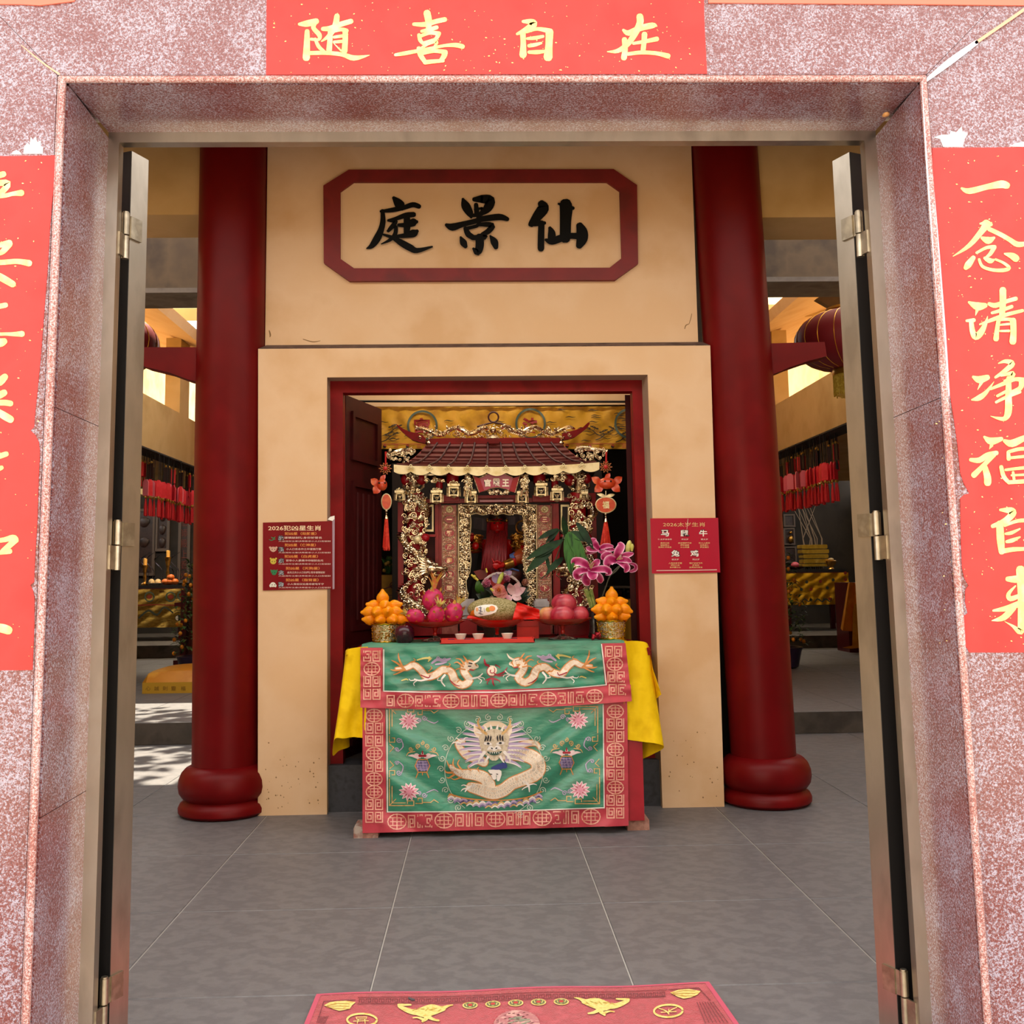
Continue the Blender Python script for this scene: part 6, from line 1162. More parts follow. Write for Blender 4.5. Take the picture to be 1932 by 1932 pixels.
# dragon columns
for xc, sg in ((784, 1), (1095, -1)):
    a, b = at(xc, 1168, YCO), at(xc-2*sg, 930, YCO)
    MB().lathe((a.x, YCO, a.z), [(.062, 0), (.056, .02), (.048, .03), (.048, b.z-a.z)], 20).build('column_core', SRED, sh)
    m = MB(); hgt = b.z-a.z; n = 64; P = []
    for i in range(n+1):
        t = i/n; an = sg*(t*math.pi*4.6+.6); r = .06+.006*math.sin(i*.8); P.append(Vector((a.x+(b.x-a.x)*t+r*math.cos(an), YCO-r*.9*math.sin(an), a.z+.03+hgt*.97*t)))
    m.tube(P, [.028*(1+.10*(i % 2))*(1-.4*(i/n)) for i in range(n+1)], 10)
    for i in range(2, n-1):
        t = (P[i+1]-P[i-1]).normalized(); o = (P[i]-Vector((a.x+(b.x-a.x)*i/n, YCO, P[i].z))).normalized()
        for k in (-.7, 0, .7): m.ball(P[i]+o*.0225*(1-.35*i/n)+Vector((0, 0, k*.019)), .0095, .0095, .008, 6, 4)
        m.leaf(P[i]+o*.02, P[i]+o*.052+Vector((0, 0, .02)), .02, up=t, n=2)
    curls(m, [(xc+random.uniform(-22, 22), random.uniform(934, 1164)) for _ in range(170)], YCO-.05, 3, 7, .0042, .03)
    for i in range(70):
        c = at(xc+random.uniform(-22, 22), random.uniform(936, 1166), YCO-.06+random.uniform(-.02, .03)); m.leaf(c, c+Vector((random.uniform(-.035, .035), -.012, random.uniform(-.035, .035))), .016, up=(0, -1, 0), n=3)
    m.build('coiled_dragon', GOLD, sh)
    m = MB(); hc = at(xc+(30 if sg > 0 else -20), 1074, YCO-.08); f = Vector((sg, -.25, -.15)).normalized(); q = f.to_track_quat('X', 'Z').to_matrix()
    def L(x, y, z): return hc+q @ Vector((x, y, z))
    m.ball(L(0, 0, 0), .042, .034, .036, 12, 8, rot=q); m.ball(L(.045, 0, .012), .04, .024, .016, 10, 7, rot=q); m.ball(L(.085, 0, .016), .014, .024, .014, 8, 6, rot=q); m.ball(L(.04, 0, -.03), .036, .02, .009, 10, 6, rot=q)
    for s in (-1, 1):
        m.ball(L(.02, .024*s, .03), .012, nu=8, nv=6); m.tube([L(-.01, .018*s, .03), L(-.05, .03*s, .055), L(-.085, .03*s, .085)], [.008, .006, .002], 6); m.tube([L(.085, .016*s, .005), L(.1, .04*s, -.02), L(.08, .06*s, -.05)], [.004, .003, .001], 5)
        for k in range(6): m.leaf(L(-.02, .02*s, -.02+.011*k), L(-.055-.003*k, .045*s, -.04+.02*k), .016, up=(0, -1, .3), n=3)
        for k in range(3): m.tube([L(.05+.014*k, .014*s, -.001), L(.052+.014*k, .014*s, -.013)], [.004, .001], 5)
    m.build('dragon_head', GOLD, sh)
    c = at(xc+(4 if sg > 0 else 0), 1018, YCO-.075); MB().ball(c, .026, nu=14, nv=10).build('pearl', GOLDL, sh); MB().ball(c+Vector((.045, .01, .01)), .026, nu=12, nv=8).build('red_ball', SRED, sh)
    xt = 780 if sg > 0 else 1093
    m = MB(); m.lathe(at(xt, 932, YCO), [(.05, 0), (.055, .01), (.036, .02), (.032, .05), (.03, .09), (.036, .115), (.05, .13), (.056, .14), (.03, .145)], 18)
    for s in (-1, 1): m.tube([at(xt+s*11, 926, YCO-.02), at(xt+s*19, 918, YCO-.02), at(xt+s*19, 906, YCO-.02), at(xt+s*12, 900, YCO-.02)], [.006, .008, .006, .004], 6); m.tube([at(xt+s*8, 898, YCO-.03), at(xt+s*16, 894, YCO-.03), at(xt+s*17, 886, YCO-.03), at(xt+s*10, 886, YCO-.03)], [.007, .008, .006, .003], 6)
    curls(m, [(xt+random.uniform(-12, 12), random.uniform(888, 930)) for _ in range(36)], YCO-.04, 2, 4, .0036); m.build('column_capital', GOLD, sh)
for x in (884, 1022):   # white stone feet of the niche
    a = at(x, 1196, 6.13); t_ = at(x, 1130, 6.13); h = t_.z-a.z; MB().obox(a+Vector((0, .0, h*.22)), (.05, 0, 0), (0, .05, 0), (0, 0, h*.22)).build('foot_plinth', SRED, sh, smooth=0)
    m = MB(); m.obox(a+Vector((0, 0, h*.72)), (.036, 0, 0), (0, .04, 0), (0, 0, h*.28)); m.obox(a+Vector((0, 0, h*.86)), (.044, 0, 0), (0, .046, 0), (0, 0, h*.08)); m.tube([a+Vector((-.04, -.042, h*.55)), a+Vector((.04, -.042, h*.55))], .006, 6)
    m.build('stone_foot', mat('white_carved_stone', 'b9b5b6', .7, var=('c9c5c6', 'a5a1a2'), vs=9), sh, smooth=0)
# ------------------------------------------------------------------ the bearded deity statue in the niche
SKR, BRD, ARM, ROBE, HAT = mat('statue_red_skin', 'b40c0e', .35, coat=.2), mat('statue_beard', '780a18', .55, var=('860e1c', '600812'), vs=14, stretch=(9, 9, .6)), mat('statue_gilt_armour', 'a87a30', .3, .9, var=('c49444', '6e4a18'), vs=24), mat('statue_dark_robe', '20201c', .6), mat('statue_crown', '2a1512', .4)
YS = 6.52
st = thing('deity_statue', at(938, 1130, YS), 'seated deity statue with red face and long dark red beard in the gold niche', 'statue')
S_ = lambda x, y, d=0.: at(x, y, YS-d)
m = MB(); hd = S_(938.5, 992)
def facef(p):
    k = 1.
    if p.y < -.2:
        k += .17*math.exp(-((p.x/.16)**2+((p.z+.05)/.28)**2)) - .10*(math.exp(-(((p.x-.36)/.17)**2+((p.z-.18)/.1)**2))+math.exp(-(((p.x+.36)/.17)**2+((p.z-.18)/.1)**2)))
        k += .07*(math.exp(-(((p.x-.34)/.25)**2+((p.z-.38)/.08)**2))+math.exp(-(((p.x+.34)/.25)**2+((p.z-.38)/.08)**2))) + .06*math.exp(-((p.x/.25)**2+((p.z+.42)/.08)**2)) + .05*(math.exp(-(((p.x-.5)/.2)**2+((p.z+.15)/.15)**2))+math.exp(-(((p.x+.5)/.2)**2+((p.z+.15)/.15)**2)))
    return k
m.ball(hd, .052, .055, .072, 28, 22, fn=facef)
for s in (-1, 1): m.ball(hd+Vector((.052*s, 0, -.002)), .009, .014, .024, 8, 6)
m.tube([hd+Vector((0, .01, -.05)), hd+Vector((0, .01, -.11))], [.035, .042], 12)
m.tube([S_(938, 1018, -.03), S_(938, 1060, -.03), S_(938, 1110, -.03)], [.10, .105, .12], 16)
# arm bent across the body, the hand with its five fingers in a sign
m.tube([S_(975, 1020, .02), S_(984, 1048, .09), S_(966, 1062, .13), S_(951, 1067, .15)], [.05, .042, .032, .022], 12)
hb = S_(945, 1066, .155); m.ball(hb, .026, .018, .02, 12, 8)
for (x1, y1), (x2, y2), (x3, y3), d in (((938, 1063), (931, 1061), (928.5, 1053), .165), ((937, 1066), (929, 1066), (932, 1069), .17), ((938, 1069), (930, 1071), (934, 1073), .168), ((940, 1071), (934, 1074), (938, 1075), .162), ((944, 1062), (938, 1058), (933, 1060), .172)):
    m.tube([hb+(S_(x1, y1, d)-hb)*.5, S_(x1, y1, d), S_(x2, y2, d+.006), S_(x3, y3, d+.004)], [.0085, .0078, .0066, .0045], 7)
m.tube([S_(903, 1020, .02), S_(893, 1035, .03), S_(890, 1020, .07)], [.045, .035, .02], 10); m.ball(S_(889, 1014, .08), .022, .018, .022, 10, 8)
for k in range(4): m.tube([S_(887+2*k, 1012, .09), S_(886+2*k, 1006, .10), S_(888+2*k, 1009, .108)], [.007, .006, .005], 6)
m.tube([S_(892, 1016, .09), S_(895, 1011, .10)], [.007, .005], 6)
o = m.build('body', SKR, st); rm = o.modifiers.new('join', 'REMESH'); rm.mode = 'VOXEL'; rm.voxel_size = .0045; rm.use_smooth_shade = True
m = MB()
for s in (-1, 1):
    e = hd+Vector((.02*s, -.052, .014)); m.ball(e, .008, .004, .0045, 10, 6)
m.ball(hd+Vector((0, -.056, .034)), .004, .003, .007, 8, 6); m.build('eyes', mat('statue_eye', '1a0a08', .2), st)
m = MB()
for s in (-1, 1): m.tube([hd+Vector((.006*s, -.057, .024)), hd+Vector((.024*s, -.054, .03)), hd+Vector((.042*s, -.038, .036))], [.004, .006, .002], 6)
m.build('eyebrow', mat('statue_brow', '12080a', .6), st); MB().tube([hd+Vector((-.013, -.058, -.031)), hd+Vector((0, -.061, -.029)), hd+Vector((.013, -.058, -.031))], [.002, .0045, .002], 6).build('lips', mat('statue_lips', 'b84a4a', .35), st)
m = MB()
for k in range(46):
    u = k/45; a = S_(923+31*u, 1003-4*abs(u-.5)+(4 if .35 < u < .65 else 0), .05+.025*math.sin(math.pi*u)); b = S_(915+39*u, 1040, .125+.025*math.sin(math.pi*u+.3*(k % 3))); c = S_(908+46*u+random.uniform(-1, 1), 1074+5*math.sin(u*3)+random.uniform(-3, 2), .135+.015*(k % 2))
    m.tube([tuple(p) for p in cr([tuple(a), tuple(b), tuple(c)], 4)], [.006, .0075, .009, .0095, .01, .0098, .009, .007, .002][:9], 6)
m.build('beard', BRD, st)
for x in (921.5, 955.5): MB().tube([S_(x, 985, .02), S_(x-.5, 1000, .05), S_(x-(3 if x < 930 else -1.5), 1016, .07)], [.010, .011, .004], 7).build('side_hair', BRD, st)
m = MB(); m.lathe(hd+Vector((0, .005, .042)), [(.058, 0), (.06, .012), (.054, .028), (.044, .042), (.02, .05)], 20); m.build('crown', HAT, st)
m = MB()
for x in (919.5, 956): m.ball(S_(x, 982, .05), .009, .006, .013, 8, 6)
m.ball(S_(938, 977, .06), .008, nu=8, nv=6); m.tube([S_(920, 984, .05), S_(938, 983, .068), S_(957, 984, .05)], .0035, 6); m.build('crown_jewel', ARM, st)
m = MB()
for s, xs_ in ((1, (968, 974, 981)), (-1, (906, 900, 892))):
    for r in range(6):
        c = S_(xs_[1]+s*(r*.7), 1012+5.6*r, .055+.006*r); m.ball(c, .045-.001*r, .035, .014, 14, 6)
    curls(m, [(random.uniform(*sorted((xs_[0]-5, xs_[2]+4))), random.uniform(1008, 1040)) for _ in range(28)], YS-.1, 1.6, 3.4, .0034)
m.build('shoulder_armour', ARM, st, kind='stuff')
MB().tube([S_(987, 1046, .1), S_(982, 1051, .12), S_(970, 1055, .135)], [.046, .05, .034], 12).build('sleeve', mat('statue_orange_sleeve', 'a04012', .4, coat=.2), st); MB().tube([S_(972, 1050, .125), S_(962, 1052, .125)], [.03, .02], 10).build('blue_cuff', mat('statue_blue', '3a5c9c', .4), st)
MB().tube([S_(966, 1062, .14), S_(951, 1067, .16)], [.034, .027], 12).build('bracer', ARM, st)
MB().lathe(S_(938, 1140, -.09), [(.19, 0), (.18, .1), (.15, .2), (.13, .32), (.12, .38), (.08, .42)], 24, wob=lambda t, h: 1+.04*math.sin(9*t)).build('robe', ROBE, st)
MB().ball(S_(968, 1086, .1), .062, .06, .05, 16, 10).build('knee', mat('statue_knee_cloth', '3c1c18', .4, var=('5a2c22', '2a1210'), vs=40), st); MB().tube([S_(952, 1078, .14), S_(966, 1073, .15), S_(979, 1077, .14)], .006, 6).build('knee_trim', mat('statue_blue', '3a5c9c', .4), st)
MB().ball(S_(897, 1030, .11), .024, nu=14, nv=10).build('red_ball', SKR, st)
MB().tube([S_(985+11*math.cos(t*.3307), 994+11*math.sin(t*.3307), .04) for t in range(20)], [.006+.006*max(0, math.sin(t*.3307)) for t in range(20)], 8).build('gold_ring', ARM, st)
MB().prism([S_(x, y, .06) for x, y in ((893, 1078), (925, 1070), (938, 1076), (930, 1090), (905, 1094))], (0, .03, 0)).build('red_sash', mat('statue_sash', 'a00c10', .4), st, smooth=0)
m = MB(); m.grid(lambda u, v: S_(893+34*u, 975+22*v+6*u, -.06-.02*math.sin(u*9)), 12, 6); m.grid(lambda u, v: S_(955+30*u, 974+16*v, -.06-.02*math.sin(u*9)), 12, 6); m.build('grey_scarf', mat('statue_grey_scarf', '4a3c3e', .7), st, kind='stuff')
# ------------------------------------------------------------------ hanging charms at both ends of the eave
CHO, CHR = mat('charm_orange', 'd0481c', .35, var=('c03a18', 'd8642c'), vs=20, coat=.3), mat('charm_red', 'c01c18', .5)
for x, yk, Y, side, lab in ((727, 884, 5.94, .45, 'red knot charm with goldfish and tassel hanging left of the shrine'), (1143, 881, 5.94, 1, 'red knot charm with goldfish and round fortune medallion hanging right of the shrine')):
    h = thing('hanging_charm', at(x, 855, Y), lab, 'charm', 'hanging charms of the shrine')
    MB().tube([at(x, 852, Y), at(x, yk-6, Y)], .003, 5).tube([at(x+2, 852, Y), at(x+1.5, yk-6, Y)], .002, 5).build('cord', CHR, h)
    m = MB()
    for k in range(10): a = k*.628; m.tube([at(x, yk, Y), at(x+7*math.cos(a-.25), yk+7*math.sin(a-.25), Y-.006), at(x+12*math.cos(a), yk+11*math.sin(a), Y), at(x+7*math.cos(a+.25), yk+7*math.sin(a+.25), Y+.006), at(x, yk, Y)], .0026, 5)
    m.build('knot_loops', mat('charm_gold_cord', 'b06a38', .5), h); MB().ball(at(x, yk, Y-.006), .012, nu=10, nv=7).build('knot_heart', CHR, h)
    m = MB(); c = at(x+(-6 if side < 1 else 2), yk+31, Y); wd = .055 if side == 1 else .03
    m.ball(c, wd, .03, .034, 14, 10); sg = 1 if side == 1 else -1
    for s in ((-1, 1) if side == 1 else (-1,)):
        m.leaf(c+Vector((s*wd*.7, 0, .0)), c+Vector((s*(wd+.035), -.005, .036)), .045, up=(0, -1, 0), n=4); m.leaf(c+Vector((s*wd*.5, 0, -.01)), c+Vector((s*(wd+.02), -.005, -.05)), .05, up=(0, -1, 0), n=4)
    m.leaf(c+Vector((-.01, 0, .02)), c+Vector((.02, 0, .06)), .03, up=(0, -1, 0), n=4); m.build('goldfish', CHO, h)
    m = MB(); m.ball(c+Vector((-.015, -.028, .01)), .006, nu=7, nv=5).ball(c+Vector((.02, -.028, .01)), .006, nu=7, nv=5); m.build('goldfish_eye', SDK, h)
    ym = 952 if side == 1 else 946; xm = x if side == 1 else x+2
    w_ = 18*side; MB().prism([at(xm+w_*math.cos(2*math.pi*k/22)*(1 if math.sin(2*math.pi*k/22) > 0 else 1.0), ym+(14.5 if math.sin(2*math.pi*k/22) > 0 else 13)*math.sin(2*math.pi*k/22), Y-.01) for k in range(22)], (0, .02, 0)).build('medallion', CHO, h)
    MB().tube([at(xm+(w_+.8)*math.cos(2*math.pi*k/22), ym+(15.3 if math.sin(2*math.pi*k/22) > 0 else 13.8)*math.sin(2*math.pi*k/22), Y-.004) for k in range(23)], .0042, 6).build('medallion_rim', GOLDL, h)
    if side == 1:
        m = MB(); text(m, '福', xm-6.5, ym-6.5, xm+6.5, ym+7.5, flat(Y-.011), .003, .03); m.build('character', GOLDL, h, smooth=0)
        m = MB(); m.leaf(at(x, 937, Y), at(x-17, 932, Y), .02, up=(0, -1, 0)); m.leaf(at(x, 937, Y), at(x+17, 933, Y), .02, up=(0, -1, 0)); m.tube([at(x, 938, Y), at(x, 926, Y)], .003, 5); m.build('medallion_leaf', GOLDL, h)
    yt = 968 if side == 1 else 962
    m = MB(); m.ball(at(xm, yt+2, Y), .008, nu=8, nv=6).ball(at(xm, yt+7, Y), .006, nu=8, nv=6); m.lathe(at(xm, yt+17, Y), [(.012, 0), (.008, .018), (.004, .026)], 9); m.build('bead', GOLD, h)
    m = MB(); L_ = 52 if side == 1 else 60
    for k in range(18):
        a = k*2.4; r = .5+.5*math.sqrt(k/18); wv_ = 10 if side == 1 else 6; m.tube([at(xm+1.5*math.cos(a), yt+16, Y+.004*math.sin(a)), at(xm+wv_*.6*r*math.cos(a), yt+16+L_*.5, Y+.014*r*math.sin(a)), at(xm+wv_*r*math.cos(a), yt+14+L_+3*math.sin(k), Y+.02*r*math.sin(a))], [.005, .006, .005], 5)
    m.build('tassel', mat('charm_tassel', 'd4301c', .6, var=('c02414', 'e04428'), vs=40), h)
# ------------------------------------------------------------------ yellow banner across the hall
BAN = mat('yellow_banner', 'c8921a', .55, var=('c8961a', 'a87606'), vs=6, bump=(14, .3))
bn = thing('hall_banner', at(930, 768, 6.93), 'yellow printed satin banner stretched across the hall behind the shrine ridge', 'banner')
SB = lambda x, y, h=0.: at(x, y, 6.93+.0035*math.sin(x*.21+math.sin(y*.09)*2)+.003*math.sin(x*.07+y*.12)-h)
MB().grid(lambda u, v: SB(640+560*u, 767+71*v), 120, 16).build('field', BAN, bn)
MB().grid(lambda u, v: SB(640+560*u, 838+9*v, .004), 120, 3).build('hem', BAN, bn)
m = MB(); lines(m, SB, [(642, 838), (1198, 837)], 1.2, .008); m.build('hem_line', mat('rust_print', 'a8402c', .6), bn, smooth=0)
for x, g in ((797, '宫'), (1001, '法'), (1188, '道')):
    m = MB(); brush(m, circ(x, 803 if x < 900 else 799, 27, 4, 26), SB, .01); m.build('roundel_ring', mat('slate_teal_print', '4a5a50', .6), bn, smooth=0)
    if x < 1100: m = MB(); text(m, g, x-16, 788, x+14, 818, SB, .012, .05); m.build('character', mat('banner_red', '8e1a14', .6), bn, smooth=0)
BPR = mat('banner_dark_print', '3a2c1c', .7)
m = MB()
for i in range(60):
    x, y = random.uniform(650, 1190), random.uniform(772, 832)
    if min((x-797)**2+(y-803)**2, (x-1001)**2+(y-799)**2) < 900: continue
    brush(m, [(x-9, y+1, .6), (x-3, y-.8, 1.7), (x+4, y+.6, 1.3), (x+10, y, .4)], SB, .009)
for x, y, s in ((742, 812, 1), (735, 826, 1), (1120, 815, -1), (1140, 822, 1), (1165, 815, -1), (1178, 826, 1)):
    brush(m, [(x-16*s, y+8, 1.6), (x-6*s, y+4, 2), (x+2*s, y-3, 1.6), (x+12*s, y-6, 1)], SB, .009); brush(m, [(x-3*s, y+2, 1.2), (x+6*s, y+6, 1.2), (x+14*s, y+4, .8)], SB, .009); brush(m, [(x, y-2, 1), (x-3*s, y-9, .9), (x+2*s, y-12, .6)], SB, .009)
    for k in range(5): brush(m, [(x-8*s+5*k*s, y-6-2*k % 5, 3), (x-4*s+5*k*s, y-7-2*k % 5, 2)], SB, .0095)
m.build('pine_print', BPR, bn, smooth=0, kind='stuff')
m = MB(); m2 = MB()
for i in range(14):
    x = 726+43*i; disc(m, x, 841.8, 3.4, SB, .012, 12); m2.add([SB(x+3.2*math.cos(R(a)), 841.8+3.2*math.sin(R(a)), .014) for a in range(200, 381, 30)], [tuple(range(7))])
    for r in range(3):
        for s in (-1, 1): seg(m2, SB, (x+21.5+s*1-s*4.4*1, 839.2+2.6*r), (x+21.5+s*.8, 839.2+2.6*r), 1, .012)
m.build('taiji_disc', CHAR, bn, smooth=0, kind='stuff'); m2.build('trigram', mat('rust_print', 'a8402c', .6), bn, smooth=0, kind='stuff')
# things in the dim hall
def cloth_table(x0_, x1_, yt, yb, Y, lab, mtl):
    a, b = at(x0_, yt, Y), at(x1_, yb, Y); t = thing('side_table', ((a.x+b.x)/2, Y+.3, 0), lab, 'table')
    MB().grid(lambda u, v: Vector((a.x+(b.x-a.x)*u, Y+.012*math.sin(u*19+v*2)*v, a.z-(a.z-.05)*v)), 24, 8).build('cloth', mtl, t); MB().box(a.x, b.x, Y+.02, Y+.5, .0, a.z).build('body', MAROON, t, smooth=0); return t, a, b
SBT, _, _ = cloth_table(706, 762, 1085, 1200, 6.95, 'side table with a yellow printed cloth in the dim hall left of the shrine', mat('hall_yellow_cloth', '9a6c14', .6, var=('a87a1c', '865c0c'), vs=6))
m = MB(); brush(m, [(722, 1112, 2), (738, 1106, 3), (746, 1096, 2)], flat(6.93), .004); brush(m, [(716, 1124, 1.2), (738, 1123, 1.2), (760, 1124, 1.2)], flat(6.93), .004); brush(m, circ(741, 1104, 5, 2), flat(6.93), .004); m.build('printed_motif', mat('dark_brown_print', '5a2c18', .6), SBT, smooth=0, kind='stuff')
t2, a2, b2_ = cloth_table(1150, 1200, 1131, 1200, 6.95, 'side table under an ochre cloth in the dim hall right of the shrine', mat('hall_ochre', 'a8740c', .6))
m = MB(); k = at(738, 1085, 6.98)
fl0 = thing('small_bouquet', k, 'small yellow flower bunch on the side table left of the shrine', 'flowers')
for i in range(16): c = k+Vector((random.uniform(-.05, .06), random.uniform(-.03, .03), random.uniform(.02, .13))); m.ball(c, .014, nu=6, nv=4)
m.build('blossoms', mat('dull_yellow_flower', '8a6a1c', .6), fl0, kind='stuff'); m = MB()
for i in range(14): c = k+Vector((random.uniform(-.05, .06), 0, .01)); m.leaf(c, c+Vector((random.uniform(-.06, .06), random.uniform(-.04, .04), .12)), .03, n=3)
m.build('leaves', LEAFG, fl0, kind='stuff')
a, b = at(1150, 1110, 7.6), at(1192, 1106, 7.6); s = thing('display_shelf', a, 'dim shelf with pale edge and dark red panel below, right of the shrine', 'shelf')
MB().box(a.x, b.x, 7.5, 8.0, a.z, b.z).build('board', mat('pale_shelf_edge', '8f8880', .6), s, smooth=0); MB().box(a.x, a.x+.09, 7.6, 7.9, .2, a.z-.01).build('side_panel', MAROON, s, smooth=0); MB().box(a.x+.09, b.x, 7.85, 7.9, .2, a.z-.01).build('back', CHAR, s, smooth=0)
zf = at(1180, 1131, 7.6).z
MB().box(a.x+.09, b.x, 7.55, 7.85, zf-.02, zf).build('lower_board', CHAR, s, smooth=0)
for i, (x, hh) in enumerate(((1169, .05), (1177, .075), (1185, .06))):
    c = at(x, 1131, 7.62); c.z = zf; f = thing('figurine', c, 'small dark figurine on the shelf right of the shrine, %s of three' % ('first from the left', 'middle', 'last')[i], 'figurine', 'figurines on the shelf')
    MB().lathe(c, [(.016, 0), (.018, .004), (.012, hh*.5), (.014, hh*.7), (.006, hh*.8)], 10).build('robe', mat('slate_figurine', '4a5060', .4), f); MB().ball(c+Vector((0, 0, hh*.92)), .011, nu=8, nv=6).build('head', mat('pale_figurine', 'a8a49a', .5), f)
# ------------------------------------------------------------------ offerings on the table
lampo = thing('added_lamp', (0.05, 6.3, 3.3), 'unseen tube lamp added to brighten the hall above the shrine', 'lamp')  # lamp out of view, added because banner and hall were too dim
MB().box(-.75, .85, 6.27, 6.33, 3.3, 3.36).build('housing', WH, lampo, smooth=0)
ll = bpy.data.lights.new('hall_fill_light', 'AREA'); ll.shape = 'RECTANGLE'; ll.size = 1.5; ll.size_y = .06; ll.energy = 6.5; ll.color = (1, .9, .74)
lo = bpy.data.objects.new('hall_fill_light', ll); COL.objects.link(lo); lo.location = (0.05, 6.3, 3.295)
PX = lambda Y: Y/1932.0        # metres per photo pixel at depth Y
NIP = mat('nipple_fruit_orange', 'f09208', .32, var=('f29c14', 'e88404'), vs=12, spec=.25)
NIPD = mat('fruit_stalk_scar', '9a5a10', .6)
def nipple(c, d, r, label):    # waxy fruit: a round body drawn out to a snout with small lobes at its base
    c, d = Vector(c), Vector(d).normalized(); t = thing('nipple_fruit', c, label, 'fruit', 'orange nipple fruits')
    m = MB().lathe(c-d*r*.95, [(r*.12, 0), (r*.55, r*.1), (r*.88, r*.42), (r, r*.9), (r*.96, r*1.25), (r*.76, r*1.62), (r*.48, r*1.92), (r*.31, r*2.14), (r*.24, r*2.32), (r*.08, r*2.42)], 16, axis=d)
    a = d.orthogonal().normalized(); b = d.cross(a)
    for k in range(3): q = 2.1*k; m.ball(c-d*r*.72+(a*math.cos(q)+b*math.sin(q))*r*.58, r*.24, nu=8, nv=6)
    m.build('body', NIP, t); MB().lathe(c-d*r*1.0, [(r*.2, 0), (r*.16, r*.1)], 9, axis=d).build('stalk_scar', NIPD, t)
CRY, CRYG = mat('crystal_gold_basket', 'd9b878', .2, .75, var=('f0e2c4', 'a87824', 'e8d4b0'), vs=70, vd=2, bump=(90, .6)), mat('basket_gilt', 'c8941c', .25, .95)
rows_l = [('top', 1129, [(722, (0, -.15, 1))]), ('third', 1143, [(706, (-1, -.3, .25)), (726, (.1, -1, -.05)), (744, (1, -.2, .25))]), ('second', 1154.5, [(697, (-1, -.15, -.05)), (712, (-.35, -1, -.1)), (731, (.1, -1, .1)), (746, (1, -.2, -.05))]), ('bottom', 1168.5, [(699, (-1, -.15, .02)), (718, (-.4, -1, -.15)), (740, (.35, -1, -.2)), (756, (1, -.1, -.15))])]
rows_r = [('top', 1124, [(1154, (0, -.1, 1))]), ('third', 1137, [(1139, (-1, -.2, .35)), (1154, (0.05, -1, .15)), (1169, (1, -.15, .2))]), ('second', 1150, [(1131, (-1, -.15, 0)), (1145, (-.3, -1, -.1)), (1163, (.3, -1, 0)), (1178, (1, -.2, -.3))]), ('bottom', 1164, [(1136, (-1, -.35, .0)), (1155, (.15, -1, 0)), (1174, (.9, -.4, .15))])]
for nm, cx, ybs, xh, yt, rows in (('left', 728, 1206, 27, 1177, rows_l), ('right', 1154, 1199.5, 27, 1171, rows_r)):
    b = fl(cx, 1206 if nm == 'left' else 1204, ZTB+.004); Yb = min(b.y, 5.68); b = Vector((at(cx, 1200, Yb).x, Yb, ZTB+.004)); p = PX(Yb)
    top = at(cx, yt, Yb).z; h = top-b.z; rr = xh*p
    k = thing('fruit_basket', b, 'glittering gold crystal basket holding orange nipple fruits, %s end of the table' % nm, 'basket', 'gold fruit baskets')
    MB().lathe(b, [(rr*.84, 0), (rr*.84, .006), (rr*.88, h*.5), (rr*.99, h), (rr*.93, h), (rr*.82, h*.5), (rr*.7, .02)], 36, wob=lambda t, z: 1+.018*math.cos(18*t)).build('bowl', CRY, k)
    m = MB()
    for z, r in ((.004, .88), (h*.98, 1.0)): m.tube([b+Vector((rr*r*math.cos(2*math.pi*i/28), rr*r*math.sin(2*math.pi*i/28), z+.004*(i % 2))) for i in range(29)], .0045, 5)
    m.build('gilt_rim', CRYG, k, kind='stuff')
    m = MB()
    for i in range(150):
        a = random.uniform(0, 6.28); z = random.uniform(.01, h*.95); r = rr*(.87+.12*z/h); m.ball(b+Vector((r*math.cos(a), r*math.sin(a), z)), random.choice((.0035, .005)), nu=5, nv=3)
    m.build('crystal_bead', random.choice((CRYG,)), k, kind='stuff')
    for rn, y, fs in rows:
        for i, (x, d) in enumerate(fs):
            yy = y; dep = (.0 if abs(d[1]) > .6 else .03)
            r = 11.4*p if rn != 'top' else 12*p
            c = at(x, yy, Yb-.02+dep+(.02 if rn in ('third', 'top') else 0))
            pos = ('', ', %s of its row' % ('leftmost', 'second', 'third', 'rightmost')[i if i < len(fs)-1 else 3])[len(fs) > 1]
            nipple(c, d, r, 'orange nipple fruit in the %s row of the %s basket%s' % (rn, nm, pos) if rn != 'top' else 'orange nipple fruit standing at the very top of the %s basket' % nm)
# red glass stands
GLS = mat('red_glass', 'c8180e', .14, trans=.12, ior=1.45, spec=.6); CLR = mat('clear_glass', 'f2eeee', .05, trans=.95, ior=1.45)
def stand(cx, yb, yrim, ystem, xw, xf, lab):
    b = fl(cx, yb, ZTB+.0095); Y = min(b.y, 5.68); b = Vector((at(cx, yb, Y).x, Y, ZTB+.0095)); p = PX(Y)
    k = thing('glass_fruit_stand', b, lab, 'fruit stand', 'red glass fruit stands'); zr, zs = at(cx, yrim, Y).z-b.z, at(cx, ystem, Y).z-b.z
    MB().lathe(b, [(xf*p, 0), (xf*p, .004), (xf*p*.5, .012), (.014, .022), (.008, .03)], 28).build('foot', CLR, k)
    MB().lathe(b, [(.008, .026), (.012, zs*.55), (.008, zs*.7), (.016, zs)], 16).build('stem', GLS, k)
    R_ = xw*p
    MB().lathe(b, [(.016, zs), (R_*.55, zs+.008), (R_*.9, zr-.012), (R_, zr), (R_*.97, zr), (R_*.86, zr-.008), (R_*.5, zs+.016), (.004, zs+.012)], 36, wob=lambda t, z: 1+(.02*math.cos(14*t) if z > zr-.01 else 0)).build('bowl', GLS, k)
    return b, Y, zs, R_
bA, YA, zA, RA = stand(821, 1206, 1171, 1185, 57, 26, 'red glass fruit stand carrying dragon fruits')
bM, YM, zM, RM = stand(938, 1203, 1168, 1185, 54, 24, 'red glass fruit stand carrying the netted melon')
